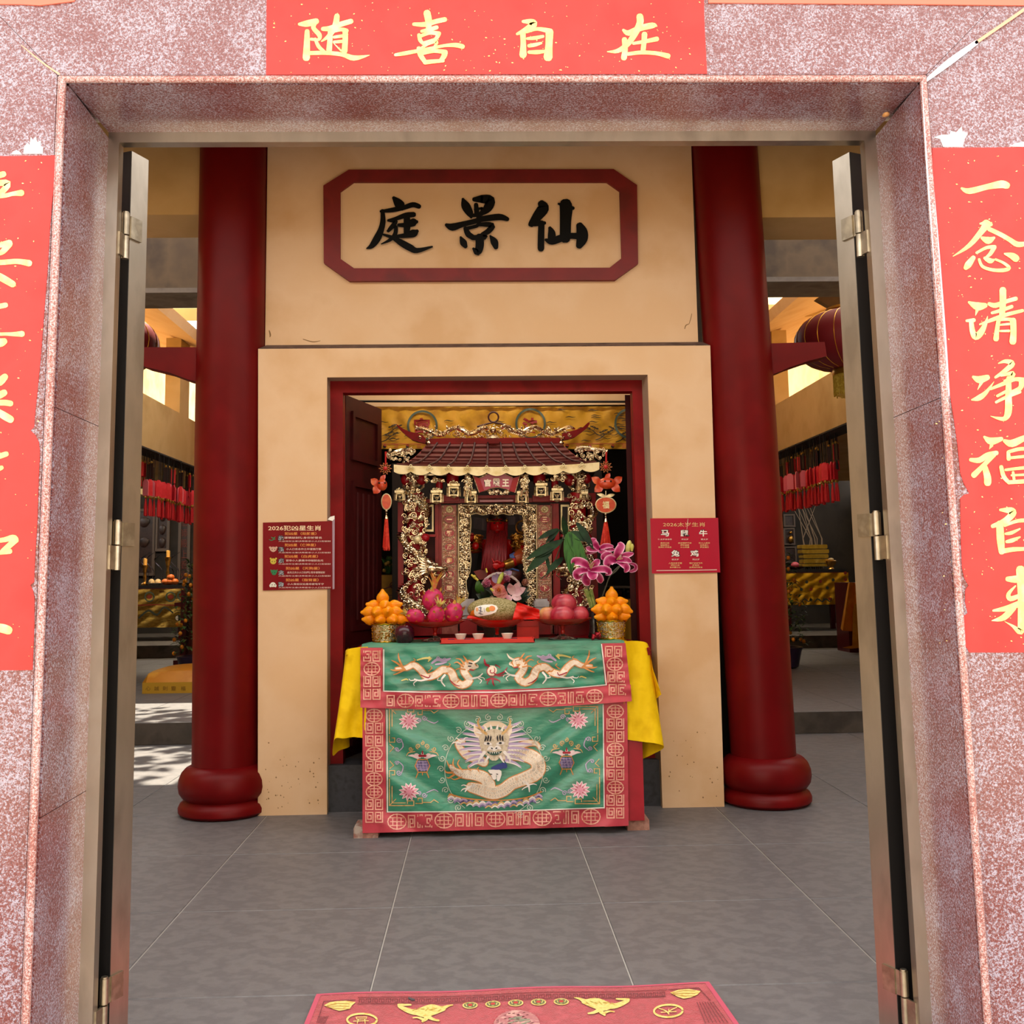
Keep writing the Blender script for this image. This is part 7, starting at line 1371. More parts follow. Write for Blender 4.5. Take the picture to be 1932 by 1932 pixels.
bP, YP2, zP, RP = stand(1062, 1203, 1166, 1181, 56, 28, 'red glass fruit stand carrying the red apples')
# dragon fruits
DRG = mat('dragon_fruit_skin', 'c0205c', .42, var=('b8245c', 'd03468', 'a81c50'), vs=9, spec=.4); DRT = mat('dragon_fruit_tip', 'd08a3c', .5, var=('c8a83c', 'd0603c', 'a8a84c'), vs=30); DRY = mat('dragon_fruit_crown', 'd0a850', .5, var=('b8b860', 'd88a40'), vs=30)
for x, y, rx, ry, dY, d, lab in ((784, 1163, 17.5, 13, 0, (-.9, -.1, .35), 'dragon fruit lying at the left of the glass stand with yellow crown to the left'), (823, 1161, 19, 14, -.06, (.25, -.35, .75), 'dragon fruit lying in the middle front of the glass stand'), (856, 1156, 19, 16, .0, (.45, .2, .85), 'dragon fruit at the right of the glass stand with its crown up'), (817, 1132, 21, 19, .05, (.1, .1, 1), 'dragon fruit standing on top of the others with a tall flaming crown')):
    c = at(x, y, YA+dY); p = PX(YA); d = Vector(d).normalized(); q = d.to_track_quat('Z', 'Y').to_matrix(); rl, rs = max(rx, ry)*p*1.02, min(rx, ry)*p*1.08
    k = thing('dragon_fruit', c, lab, 'dragon fruit', 'dragon fruits')
    MB().ball(c, rs, rs, rl, 18, 14, rot=q, fn=lambda v: 1+.05*noise.noise(v*2.5)).build('skin', DRG, k)
    m = MB(); crown = MB(); tall = y < 1140
    for i in range(16):
        ph = -.9+1.75*(i/15); th = i*2.4; n_ = Vector((math.cos(ph)*math.cos(th), math.cos(ph)*math.sin(th), math.sin(ph))); s = c+q @ Vector((n_.x*rs, n_.y*rs, n_.z*rl)); o = (q @ n_)
        m.leaf(s-o*.004-d*rs*.1, s+o*rs*.22+d*rs*.34, rs*.42, up=o, n=3, bend=-.1)
    for i in range(9):
        th = i*.7+.3; n_ = q @ Vector((math.cos(th), math.sin(th), 0)); s = c+d*rl*.93; L_ = rs*(1.5 if tall else .9)*random.uniform(.8, 1.2)
        crown.leaf(s+n_*rs*.15, s+n_*rs*(.6+.3*random.random())+d*L_, rs*.3, up=n_, n=5, bend=-.12)
    m.build('scales', DRT, k, kind='stuff'); crown.build('crown', DRT if tall else DRY, k, kind='stuff')
# melon with its printed sticker and red paper
NET = bpy.data.materials.new('netted_melon_rind'); NET.use_nodes = True; nt = NET.node_tree; b_ = nt.nodes['Principled BSDF']; b_.inputs['Roughness'].default_value = .65
tc = nt.nodes.new('ShaderNodeTexCoord'); mp = nt.nodes.new('ShaderNodeMapping'); mp.inputs['Scale'].default_value = (.55, 1, 1.3); vo = nt.nodes.new('ShaderNodeTexVoronoi'); vo.feature = 'DISTANCE_TO_EDGE'; vo.inputs['Scale'].default_value = 110; no = nt.nodes.new('ShaderNodeTexNoise'); no.inputs['Scale'].default_value = 60
mxv = nt.nodes.new('ShaderNodeMix'); mxv.data_type = 'RGBA'; mxv.inputs['Factor'].default_value = .03
rmp = nt.nodes.new('ShaderNodeValToRGB'); e = rmp.color_ramp.elements; e[0].position = .02; e[0].color = lin('b0a276'); e[1].position = .2; e[1].color = lin('6e6428')
L_ = nt.links.new; L_(tc.outputs['Object'], mp.inputs[0]); L_(mp.outputs[0], mxv.inputs['A']); L_(mp.outputs[0], no.inputs['Vector']); L_(no.outputs[1], mxv.inputs['B']); L_(mxv.outputs['Result'], vo.inputs['Vector']); L_(vo.outputs[0], rmp.inputs[0]); L_(rmp.outputs[0], b_.inputs['Base Color'])
p = PX(YM); c = at(932, 1151, YM); q = Matrix.Rotation(R(2), 3, 'Y'); k = thing('melon', c, 'large netted melon with a white printed sticker, partly wrapped in red paper', 'melon')
mrx, mry, mrz = 50*p, 30*p, 23.5*p
MB().ball(c, mrx, mry, mrz, 32, 20, rot=q).build('rind', NET, k)
def SM(x, y, h=0.):
    s = at(x, y, YM); dx, dz = (s.x-c.x)/mrx, (s.z-c.z)/mrz; t = max(.0, 1-dx*dx-dz*dz); return Vector((s.x, YM-mry*math.sqrt(t)-h-.001, s.z))
def patch(name, pts, mtl, h):
    cx_, cy_ = sum(a for a, _ in pts)/len(pts), sum(b for _, b in pts)/len(pts); m = MB(); n = len(pts); V = [SM(cx_, cy_, h)]
    for r in (.5, 1): V += [SM(cx_+(x-cx_)*r, cy_+(y-cy_)*r, h) for x, y in pts]
    m.add(V, [(0, 1+i, 1+(i+1) % n) for i in range(n)]+[(1+i, 1+n+i, 1+n+(i+1) % n, 1+(i+1) % n) for i in range(n)]).build(name, mtl, k)
patch('sticker', [(895, 1151), (897, 1145), (904, 1142), (916, 1140), (928, 1139.5), (936, 1142), (939, 1147), (935, 1154), (926, 1158), (913, 1161), (902, 1162.5), (896, 1160), (894.5, 1156)], WH, .002)
patch('sticker_flap', [(894, 1150), (894.5, 1156), (896, 1161), (890, 1163), (887, 1160), (889, 1153)], mat('sticker_orange', 'e07818', .5), .002)
patch('sticker_print', [(918+5*math.cos(a)+3, 1149+4.6*math.sin(a)) for a in [i*.57 for i in range(11)]], mat('print_olive_green', 'b8a428', .5), .0035)
patch('sticker_print', [(928+6*math.cos(a), 1147+5*math.sin(a)) for a in [i*.57 for i in range(11)]], mat('print_orange', 'e88a48', .5), .004)
patch('sticker_print', [(900+2.6*math.cos(a), 1149+4*math.sin(a)) for a in [i*.57 for i in range(11)]], mat('sticker_peach', 'ecae80', .5), .0035)
m = MB()
for s in ([(903, 1146, 1), (909, 1145, 1)], [(906, 1143.5, 1), (907, 1151, 1)], [(903, 1150, 1), (910, 1153, 1)], [(908, 1147, .8), (904, 1157, .8)], [(903, 1156, .9), (911, 1158, .9)], [(907, 1152, .9), (907, 1159, .9)], [(913, 1146, .6), (914, 1154, .6)]): brush(m, s, SM, .004)
m.build('sticker_writing', mat('print_slate', '4a4a6a', .5), k, smooth=0, kind='stuff')
RPP = mat('bright_red_paper', 'd8180c', .55, var=('e0200f', 'c81408'), vs=8)
def crumple(u, v, P, amp, Y):
    a = P[0]; x = (a[0][0]*(1-u)+a[1][0]*u)*(1-v)+(a[2][0]*(1-u)+a[3][0]*u)*v; y = (a[0][1]*(1-u)+a[1][1]*u)*(1-v)+(a[2][1]*(1-u)+a[3][1]*u)*v; s = at(x, y, Y); s.y += amp*math.sin(u*7+v*5)+amp*.6*math.sin(v*13-u*4); return s
rp = thing('red_paper_wrap', at(985, 1160, YM), 'crumpled bright red paper wrapped round the right end of the melon', 'paper')
MB().grid(lambda u, v: crumple(u, v, [((976, 1136), (1018, 1150), (966, 1170), (1018, 1168))], .014, YM-.075+.05*u), 16, 10).build('sheet', RPP, rp, smooth=180)
MB().grid(lambda u, v: crumple(u, v, [((884, 1160), (912, 1168), (880, 1167), (930, 1172))], .006, YM-.09), 10, 5).build('sheet', RPP, rp, smooth=180)
bx = at(975, 1172, 5.80), at(1017, 1201, 5.80); rb = thing('red_packet', (bx[0].x, 5.8, ZTB), 'upright red paper packet standing behind the tray right of the melon stand', 'packet')
MB().prism([(bx[0].x, 5.80, ZTB), (bx[1].x, 5.80, ZTB), (bx[1].x, 5.80, bx[0].z), (bx[0].x, 5.80, bx[0].z)], (0, .035, 0)).build('packet', RPP, rb, smooth=0); MB().prism([(bx[0].x, 5.799, bx[0].z-.03), (bx[1].x, 5.799, bx[0].z-.03), (bx[1].x, 5.799, bx[0].z), (bx[0].x, 5.799, bx[0].z)], (0, -.002, 0)).build('flap', mat('packet_flap_red', 'b81008', .5), rb, smooth=0)
# apples
APR = mat('apple_red', 'b02440', .35, var=('bc3a4c', '9c1a38', 'c4505a'), vs=7, vd=6, stretch=(1, 1, .35), spec=.5, bump=(120, .03)); APY = mat('apple_yellow_red', 'd8935c', .38, var=('dca468', 'c05a4c'), vs=5, stretch=(1, 1, .4))
for x, y, r, dY, mt, lab in ((1064, 1138, 22.5, .0, APR, 'red apple resting on top of the other apples'), (1036, 1160, 19, .03, APY, 'yellowish apple at the left of the apple stand'), (1061, 1160, 21.5, -.06, APR, 'dark red speckled apple at the front of the apple stand'), (1090, 1159, 20, .02, APR, 'red apple at the right of the apple stand')):
    p = PX(YP2); c = at(x, y, YP2+dY); k = thing('apple', c, lab, 'apple', 'apples on the glass stand'); rr = r*p
    def pr(n=16):
        out = []
        for i in range(n+1):
            t = math.pi*i/n; rad = math.sin(t)*(1+.08*math.sin(t)); z = -math.cos(t)*.86; z -= .28*math.exp(-(rad/.28)**2)*(1 if z > 0 else -.6); out.append((max(.0004, rad*rr*.98), z*rr))
        return out
    MB().lathe(c, pr(), 26).build('flesh', mt, k); MB().tube([c+Vector((0, 0, rr*.5)), c+Vector((.004, 0, rr*.82))], [.0022, .003], 6).build('stalk', NIPD, k)
b = fl(763, 1210, ZTB); c = Vector((at(763, 1195, min(b.y, 5.6)).x, min(b.y, 5.6), ZTB+.052)); k = thing('purple_apple', c, 'dark purple red apple on the yellow cloth beside the left basket', 'apple')
MB().lathe(c, [(.006, -.045), (.03, -.051), (.046, -.035), (.055, 0), (.05, .03), (.032, .046), (.012, .042), (.001, .036)], 24).build('flesh', mat('apple_dark_purple', '3a0a1c', .25, var=('4c1024', '2c0616'), vs=5), k); MB().tube([c+Vector((0, 0, .034)), c+Vector((.003, 0, .052))], .002, 6).build('stalk', NIPD, k)
# tray with three cups
TRY = mat('red_tray', 'd8281c', .4); q0, q1 = fl(830, 1205, ZTB+.009), fl(1009, 1204, ZTB+.009); Yt = 5.43
xa, xb = at(830, 1200, Yt).x, at(1009, 1200, Yt).x
tr = thing('offering_tray', ((xa+xb)/2, Yt, ZTB+.009), 'long bright red tray with three tea cups in the middle of the table', 'tray')
MB().box(xa, xb, Yt, Yt+.16, ZTB+.009, ZTB+.013).build('base', TRY, tr, smooth=0)
for a in ((xa, xb, Yt, Yt+.006), (xa, xb, Yt+.134, Yt+.14), (xa, xa+.006, Yt, Yt+.14), (xb-.006, xb, Yt, Yt+.14)): MB().box(a[0], a[1], a[2], a[3], ZTB+.013, ZTB+.029).build('rim', TRY, tr, smooth=0)
CUP, NVY, TEA = mat('porcelain_cup', 'e4e0d4', .2, coat=.3), mat('navy_square', '1c2c5c', .5), mat('tea', '6a4a20', .1)
for i, (x, lab) in enumerate(((869, 'left white tea cup on the red tray'), (902, 'middle white tea cup on the red tray'), (957, 'right white tea cup on the red tray, apart from the others'))):
    b = Vector((at(x, 1195, Yt+.07).x, Yt+.07, ZTB+.0135)); c = thing('tea_cup', b, lab, 'cup', 'tea cups on the tray')
    MB().lathe(b, [(.015, 0), (.016, .004), (.024, .02), (.032, .041), (.030, .041), (.022, .02), (.001, .008)], 22).build('bowl', CUP, c); MB().lathe(b+Vector((0, 0, .03)), [(.0255, 0), (.001, .0005)], 18).build('tea', TEA, c)
for x in (851, 882, 970): MB().box(at(x-6, 1195, Yt+.06).x, at(x+6, 1195, Yt+.06).x, Yt+.04, Yt+.12, ZTB+.013, ZTB+.026).build('partition', NVY, tr, smooth=0)
# flower basket behind the melon
fbY = 6.0; fb = thing('flower_basket', at(940, 1175, fbY), 'small flower basket with white braided handle before the niche', 'flowers'); fb.location.z = ZTB
FLR = lambda x, y, d=0.: at(x, y, fbY-d)
MB().lathe((FLR(940, 1150).x, fbY, ZTB), [(.07, 0), (.09, .06), (.13, .16), (.12, .16), (.08, .05)], 24).build('wicker_body', mat('dark_wicker', '3a2a1c', .8), fb)
m = MB(); hp = [FLR(x, y) for x, y in cr([(908, 1106), (914, 1095), (926, 1086), (940, 1082), (956, 1084), (970, 1091), (980, 1101), (983, 1108)], 4)]
for s in (0, 1, 2): m.tube([p_+Vector((0, .005*math.sin(i*.9+s*2.1), .005*math.cos(i*.9+s*2.1))) for i, p_ in enumerate(hp)], .0045, 6)
m.build('braided_handle', mat('white_braid', 'c9b8b4', .6), fb)
GRD = mat('dark_glossy_leaf', '16281c', .35, var=('1e3622', '101e16'), vs=12); m = MB()
for i in range(46):
    x, y = random.uniform(884, 1002), random.uniform(1108, 1140); a = FLR(943+(x-943)*.5, 1135, -.02); b = FLR(x, y+random.uniform(-8, 6), random.uniform(-.03, .06)); m.leaf(a, b, random.uniform(.03, .05), up=(0, -1, .3), n=5)
m.build('leaves', GRD, fb, kind='stuff')
m = MB(); m.leaf(FLR(905, 1120), FLR(901, 1093, .03), .045, up=(0, -1, 0)); m.leaf(FLR(908, 1122), FLR(905, 1098, .05), .04, up=(0, -1, 0)); m.build('broad_leaf', mat('fresh_leaf', '3c6a24', .4), fb, kind='stuff')
def carn(x, y, r, name, mt, d=.05, n=34):
    m = MB(); c = FLR(x, y, d); rr = r*PX(fbY)
    for i in range(n):
        a = i*2.4; k = math.sqrt(i/n); o = Vector((math.cos(a)*k, -1+k*.7, math.sin(a)*k)); m.leaf(c+Vector((math.cos(a), 0, math.sin(a)))*rr*k*.3, c+o.normalized()*rr*(.6+.4*k), rr*.55, up=(math.cos(a+1), -.5, math.sin(a+1)), n=3, bend=.3)
    m.build(name, mt, fb)
carn(918, 1100, 10, 'pink_carnation', mat('carnation_pink', 'd86a94', .5, var=('e48aac', 'c04878'), vs=30)); carn(956, 1092, 8, 'pink_carnation', mat('carnation_pink', 'd86a94', .5), .02); carn(991, 1099, 8, 'peach_flower', mat('peach_petal', 'd08a70', .5, var=('dca890', 'b05a4a'), vs=30), .03)
carn(941, 1113, 8.5, 'orange_rose', mat('rose_orange', 'e8842c', .45, var=('f09a48', 'd86a1c'), vs=30), .09, 26); carn(925, 1106, 5, 'wine_flower', mat('wine_petal', '5c1028', .5), .05, 20); carn(962, 1108, 6, 'wine_flower', mat('wine_petal', '5c1028', .5), .04, 20); carn(928, 1128, 5, 'cream_flower', mat('cream_petal', 'e4cbb0', .5), .11, 16)
def petals(name, pts, mt, d0, d1, wd, par=None, S=FLR, up=(0, -1, .2), bend=-.12):
    m = MB()
    for (x0_, y0_), (x1_, y1_) in pts: m.leaf(S(x0_, y0_, d0), S(x1_, y1_, d1), wd, up=up, n=7, bend=bend, fold=.3)
    return m.build(name, mt, par or fb, kind='stuff')
petals('rose_outer_petals', [((940, 1114), (926, 1112)), ((940, 1114), (932, 1124)), ((941, 1115), (944, 1129)), ((941, 1113), (955, 1118)), ((941, 1113), (937, 1101)), ((941, 1113), (952, 1106)), ((944, 1118), (958, 1126))], mat('coral_pink_petal', 'dc8a80', .5, var=('e8a098', 'cc6c68'), vs=12), .06, .075, .05)
petals('lily_petals', [((968, 1122), (979, 1098)), ((968, 1122), (992, 1109)), ((967, 1122), (966, 1103)), ((968, 1121), (987, 1116)), ((966, 1124), (984, 1130)), ((964, 1125), (956, 1131)), ((966, 1122), (961, 1100))], mat('pale_pink_lily', 'e0b0bc', .45, var=('ecd0d4', 'd48aa0'), vs=14), .06, .10, .042)
petals('lilac_petals', [((936, 1100), (930, 1084)), ((938, 1100), (937, 1081)), ((956, 1084), (966, 1078)), ((952, 1086), (957, 1077))], mat('lilac_petal', 'a890b4', .5), .0, .02, .032)
m = MB(); m.ball(FLR(944, 1092, .06), .014, .014, .042, 10, 8, rot=Matrix.Rotation(R(24), 3, 'Y')); m.build('yellow_bud', mat('yellow_green_bud', 'b8bc48', .45, var=('c8cc60', '98a438'), vs=20), fb)
m = MB(); m.tube([FLR(889, 1084, .05), FLR(896, 1090, .05), FLR(902, 1095, .05)], [.005, .009, .006], 7); m.ball(FLR(895, 1088, .055), .01, nu=8, nv=6).tube([FLR(917, 1072, .03), FLR(919, 1080, .03)], [.004, .006], 6); m.tube([FLR(925, 1110, .1), FLR(931, 1115, .1)], [.006, .008], 6); m.build('yellow_bud', mat('pale_yellow_bud', 'cfc24a', .45), fb, kind='stuff')
# lilies in a glass vase on the right
VY = 5.80; vb = Vector((at(1121, 1195, VY).x, VY, ZTB+.003)); V_ = lambda x, y, d=0.: at(x, y, VY-d)
vz = thing('lily_vase', vb, 'smoky glass vase of magenta stargazer lilies with long dark leaves on the right', 'vase')
zt_v = V_(1121, 1146).z-vb.z
MB().lathe(vb, [(.03, 0), (.034, .01), (.028, .04), (.026, zt_v*.6), (.034, zt_v), (.031, zt_v), (.023, zt_v*.6), (.02, .03)], 22).build('vase', mat('smoky_glass', '8a7a80', .06, trans=.85, ior=1.45), vz)
STM = mat('lily_stem_green', '8ca84c', .4, var=('a8bc68', '6c8c38'), vs=20); m = MB()
for i in range(7): m.tube([V_(1119+i*.8, 1186), V_(1113+i*1.6, 1140, .01*(i % 3)), V_(1103+2.2*i, 1112, .015*(i % 3))], [.005, .0055, .006], 7)
m.build('stems', STM, vz, kind='stuff'); m = MB()
for pts in ([(1128, 1150), (1142, 1110), (1152, 1085), (1168, 1068)], [(1152, 1085), (1162, 1078), (1170, 1068)], [(1112, 1115), (1090, 1060), (1070, 1020), (1058, 1000)], [(1110, 1110), (1112, 1090)], [(1030, 1090), (1042, 1070), (1056, 1035), (1064, 1010)], [(1020, 1092), (1036, 1080)]): m.tube([V_(x, y, .02) for x, y in cr(pts, 4)], .004, 6)
m.build('branch', mat('lily_branch', '4a4a38', .5), vz, kind='stuff')
LFL = mat('lily_leaf', '2e5420', .55, var=('3c6a2a', '204018'), vs=9, stretch=(6, 1, 1), spec=.2); LFD = mat('lily_leaf_dark', '152c16', .55, var=('1e3c1e', '0e2010'), vs=9, spec=.2)
LV = [((1053, 998), (1014, 1018), 0.031, .06, 0), ((1055, 999), (1029, 1025), 0.028, .04, 0), ((1062, 1018), (1017, 1052), 0.037, .07, 0), ((1058, 1020), (992, 1056), 0.046, .08, 0), ((1045, 1032), (992, 1081), 0.053, .09, 0), ((1062, 1052), (1030, 1083), 0.037, .09, 0), ((1068, 1012), (1061, 972), 0.037, .04, 0), ((1070, 1008), (1077, 1084), 0.065, .1, 1), ((1072, 1004), (1103, 1064), 0.071, .08, 1), ((1088, 986), (1120, 1038), 0.043, .05, 0), ((1076, 1004), (1107, 1022), 0.056, .05, 0), ((1084, 1030), (1111, 1066), 0.037, .06, 1), ((1030, 1046), (1037, 1082), 0.022, .05, 0), ((1050, 1002), (1034, 1033), 0.022, .03, 0)]
for i, (a, b, wd, d, br_) in enumerate(LV): MB().leaf(V_(*a, d*.5), V_(*b, d+.02), wd, up=(.1, -1, .35), n=9, bend=.05, fold=.2).build('leaf', LFL if br_ else LFD, vz)
def lilymat():
    m = bpy.data.materials.new('stargazer_petal'); m.use_nodes = True; nt = m.node_tree; b = nt.nodes['Principled BSDF']; b.inputs['Roughness'].default_value = .45
    at_ = nt.nodes.new('ShaderNodeAttribute'); at_.attribute_name = 'across'; r = nt.nodes.new('ShaderNodeValToRGB'); e = r.color_ramp.elements
    e[0].position = 0; e[0].color = lin('980c50'); e[1].position = 1; e[1].color = lin('f4d6e4'); q = e.new(.35); q.color = lin('ae1c66'); q = e.new(.68); q.color = lin('d672a4')
    nt.links.new(at_.outputs['Fac'], r.inputs[0]); nt.links.new(r.outputs[0], b.inputs['Base Color']); return m
PET = lilymat()
def petal(path, wd, curl=.25):   # path of (x, y, depth): ribbon petal with a paler ruffled margin
    P = [V_(*q) for q in cr(path, 5)]; n = len(P); m = MB(); vs = []; ac = []; W = 7
    for i, p_ in enumerate(P):
        t = i/(n-1); tg = (P[min(i+1, n-1)]-P[max(i-1, 0)]).normalized(); sd = tg.cross(Vector((0, -1, .15))); sd = sd.normalized() if sd.length > 1e-6 else Vector((1, 0, 0)); nn = sd.cross(tg).normalized()
        w_ = 1.15*wd*PX(VY)*(math.sin(math.pi*min(1, .12+.88*t))**.7 if t < .999 else .03)*.5
        for j in range(W):
            u = j/(W-1)*2-1; vs.append(p_+sd*w_*u+nn*(w_*curl*u*u+.003*math.sin(i*2.1+j)*abs(u))); ac.append(min(1, abs(u)**1.6+.25*max(0, t-.85)/.15))
    m.add(vs, [(i*W+j, i*W+j+1, (i+1)*W+j+1, (i+1)*W+j) for i in range(n-1) for j in range(W-1)])
    o = m.build('lily_petal', PET, vz, smooth=180); at_ = o.data.attributes.new('across', 'FLOAT', 'POINT'); at_.data.foreach_set('value', ac)
for path, wd in (([(1115, 1074, .10), (1100, 1062, .14), (1084, 1059, .12), (1082, 1066, .10)], 14), ([(1115, 1074, .10), (1124, 1063, .13), (1131, 1056, .11)], 12), ([(1115, 1075, .1), (1128, 1074, .16), (1142, 1074, .17), (1150, 1080, .15), (1142, 1085, .14)], 12), ([(1115, 1077, .1), (1118, 1086, .17), (1120, 1094, .18)], 18), ([(1113, 1076, .1), (1098, 1076, .16), (1087, 1082, .17), (1090, 1090, .15), (1098, 1087, .14)], 12), ([(1111, 1084, .1), (1106, 1094, .12), (1112, 1104, .1)], 17), ([(1124, 1080, .1), (1132, 1092, .1), (1134, 1100, .08)], 12)): petal(path, wd)
for path, wd in (([(1162, 1055, .08), (1166, 1042, .11), (1172, 1030, .1), (1166, 1024, .08)], 14), ([(1164, 1055, .08), (1180, 1048, .12), (1196, 1044, .12)], 11), ([(1164, 1056, .08), (1180, 1056, .14), (1192, 1060, .13)], 11), ([(1164, 1058, .08), (1176, 1064, .14), (1183, 1072, .14), (1178, 1080, .13)], 12), ([(1186, 1062, .07), (1198, 1066, .07), (1199, 1074, .06), (1190, 1078, .06), (1184, 1073, .06)], 6), ([(1162, 1057, .08), (1152, 1056, .15), (1146, 1064, .16), (1150, 1070, .15)], 17), ([(1160, 1054, .08), (1148, 1046, .13), (1138, 1050, .13), (1138, 1057, .12)], 10)): petal(path, wd)
for path, wd in (([(1130, 1036, .03), (1122, 1026, .06), (1118, 1020, .05), (1126, 1018, .05)], 12), ([(1132, 1034, .03), (1144, 1030, .06), (1158, 1031, .06)], 9), ([(1130, 1036, .03), (1114, 1036, .06), (1106, 1032, .05)], 10), ([(1128, 1038, .03), (1112, 1042, .05), (1108, 1045, .04)], 8), ([(1134, 1038, .03), (1138, 1044, .07), (1136, 1048, .07)], 14), ([(1138, 1036, .03), (1150, 1036, .06), (1160, 1037, .05)], 9), ([(1140, 1040, .03), (1150, 1044, .06)], 9)): petal(path, wd)
m = MB()
for (x0_, y0_), tips in (((1115, 1074), ((1110, 1060), (1114, 1057), (1118, 1059), (1121, 1062), (1111, 1064))), ((1163, 1056), ((1172, 1046), (1174, 1050), (1170, 1048), (1175, 1054)))):
    for x, y in tips: m.tube([V_(x0_, y0_, .11), V_((x0_+x)/2, (y0_+y)/2, .16), V_(x, y, .17)], .0016, 5)
m.build('filament', mat('pale_green_filament', 'd0d090', .5), vz, kind='stuff'); m = MB()
for x, y in ((1110, 1060), (1114, 1057), (1118, 1059), (1121, 1062), (1111, 1064), (1172, 1046), (1174, 1050)): m.ball(V_(x, y, .172), .006, .004, .0025, 7, 5)
m.build('anther', mat('rust_anther', '8a3c14', .6), vz, kind='stuff')
m = MB(); m.lathe(V_(1183, 1045, .04), [(.006, 0), (.014, .02), (.017, .045), (.012, .07), (.003, .078)], 10, axis=(.25, 0, 1)); m.lathe(V_(1192, 1040, .05), [(.006, 0), (.01, .02), (.011, .03), (.004, .042)], 9, axis=(.1, 0, 1)); m.build('lily_bud', mat('lily_bud_yellow', 'c8c860', .45, var=('d8d480', 'a8ac48'), vs=30), vz, kind='stuff')
c = Vector((at(1124, 1194, 5.6).x, 5.6, ZTB+.004)); k = thing('red_wrapped_sweets', c, 'small bag of red foil wrapped sweets beside the right basket', 'sweets'); m = MB()
for i in range(9): m.ball(c+Vector((random.uniform(-.02, .02), random.uniform(-.02, .02), .014+.009*(i//3))), .014, .012, .01, 8, 5, rot=Matrix.Rotation(i, 3, 'Y'))
m.build('wrapped_sweet', mat('red_foil', 'a81c2c', .2, .5), k, kind='stuff')
# ------------------------------------------------------------------ red carpet at the gateway
CARP = mat('red_carpet', 'a41c2a', .9, var=('ac2634', '9a1824', 'b23440'), vs=18, sheen=.3, bump=(240, .4)); CEDG = mat('rose_carpet_edge', 'b82850', .85, sheen=.3); CYEL, CTAN, CDK, COLV = mat('carpet_yellow', 'd8be68', .85, var=('e0cc80', 'c8a850'), vs=60), mat('carpet_pink_tan', 'b88078', .9, var=('a8686c', 'c89a90'), vs=40), mat('carpet_dark_print', '642c34', .9, var=('743a3c', '582630'), vs=60), mat('carpet_olive', '6a6e4a', .9)
cp = thing('red_carpet', fl(960, 1900, 0), 'red doorway carpet with gold printed coins, birds and seals', 'carpet')
c0, c1 = fl(597, 1883), fl(1338, 1861); dd = fl(1388, 1932)-c1; ang = (fl(577, 1932)-c0)
side = ((dd+ang)*.5).normalized(); c2, c3 = c1+dd.normalized()*.95, c0+ang.normalized()*.95
def CP(u, v, h=0.): p_ = (c0*(1-u)+c1*u)*(1-v)+(c3*(1-u)+c2*u)*v; p_.z = .0105+.0025*math.sin(u*14)*(1-v)+h; return p_
m = MB().grid(lambda u, v: CP(u, v), 60, 12); n_ = len(m.v); m.add([CP(i/60, 0)-Vector((0, 0, .010)) for i in range(61)]+[CP(i/60, 0) for i in range(61)], [(i, i+1, 62+i, 61+i) for i in range(60)]); m.build('pile', CARP, cp, smooth=180)
for f in (lambda u, v: CP(u, .012*v, .0012), lambda u, v: CP(.012*v, u, .0012), lambda u, v: CP(1-.012*v, u, .0012)): MB().grid(f, 40, 1).build('edge_binding', CEDG, cp, smooth=180)
SC_ = lambda x, y, h=0.: (lambda p_: Vector((p_.x, p_.y, .0125+h+.0022*math.sin(((p_.x-c0.x)/(c1.x-c0.x))*14))))(fl(x, y, .0115))
m = MB()
for i in range(46):
    x = 678+i*12.6; y = 1888-(x-678)*.0265
    lines(m, SC_, [(x, y+6), (x, y), (x+9, y-.3), (x+9, y+5.6), (x+4, y+5.8), (x+4, y+2.6)], 1.1, .0012)
lines(m, SC_, [(676, 1884.5), (1258, 1868)], 1, .0012); lines(m, SC_, [(675, 1897), (1256, 1880)], 1, .0012); m.build('key_border', CDK, cp, smooth=0, kind='stuff')
m = MB(); lines(m, SC_, [(602, 1920), (611, 1891), (670, 1889)], 1.2, .0012); lines(m, SC_, [(1262, 1868), (1318, 1866), (1340, 1890)], 1.2, .0012)
for i in range(7):
    lines(m, SC_, [(598+i*4-i*1.5, 1932), (601+i*3, 1920)], 1.1, .0012); lines(m, SC_, [(1315+i*5, 1893), (1331+i*7, 1932)], 1.1, .0012)
m.build('side_border', CDK, cp, smooth=0, kind='stuff')
for pts in ([(611, 1899), (622, 1893), (636, 1891.5), (653, 1891), (671, 1893.5), (664, 1900), (660, 1906), (652, 1908), (640, 1910), (628, 1906), (620, 1902)], [(1264, 1874), (1280, 1869), (1300, 1868), (1322, 1872.5), (1316, 1879), (1304, 1884), (1290, 1886), (1278, 1882), (1270, 1877)]):
    m = MB(); poly(m, pts, SC_, .0012); m.build('gold_leaf_print', CYEL, cp, smooth=0)
    m = MB(); x0_, y0_ = pts[0]
    for k in range(3): lines(m, SC_, [(x0_+6, y0_+1+k*1.5), (x0_+26, y0_-3+5*k), (x0_+48, y0_-2+5*k)], .9, .0018)
    m.build('leaf_vein', mat('carpet_ochre', 'a87c3c', .9), cp, smooth=0, kind='stuff')
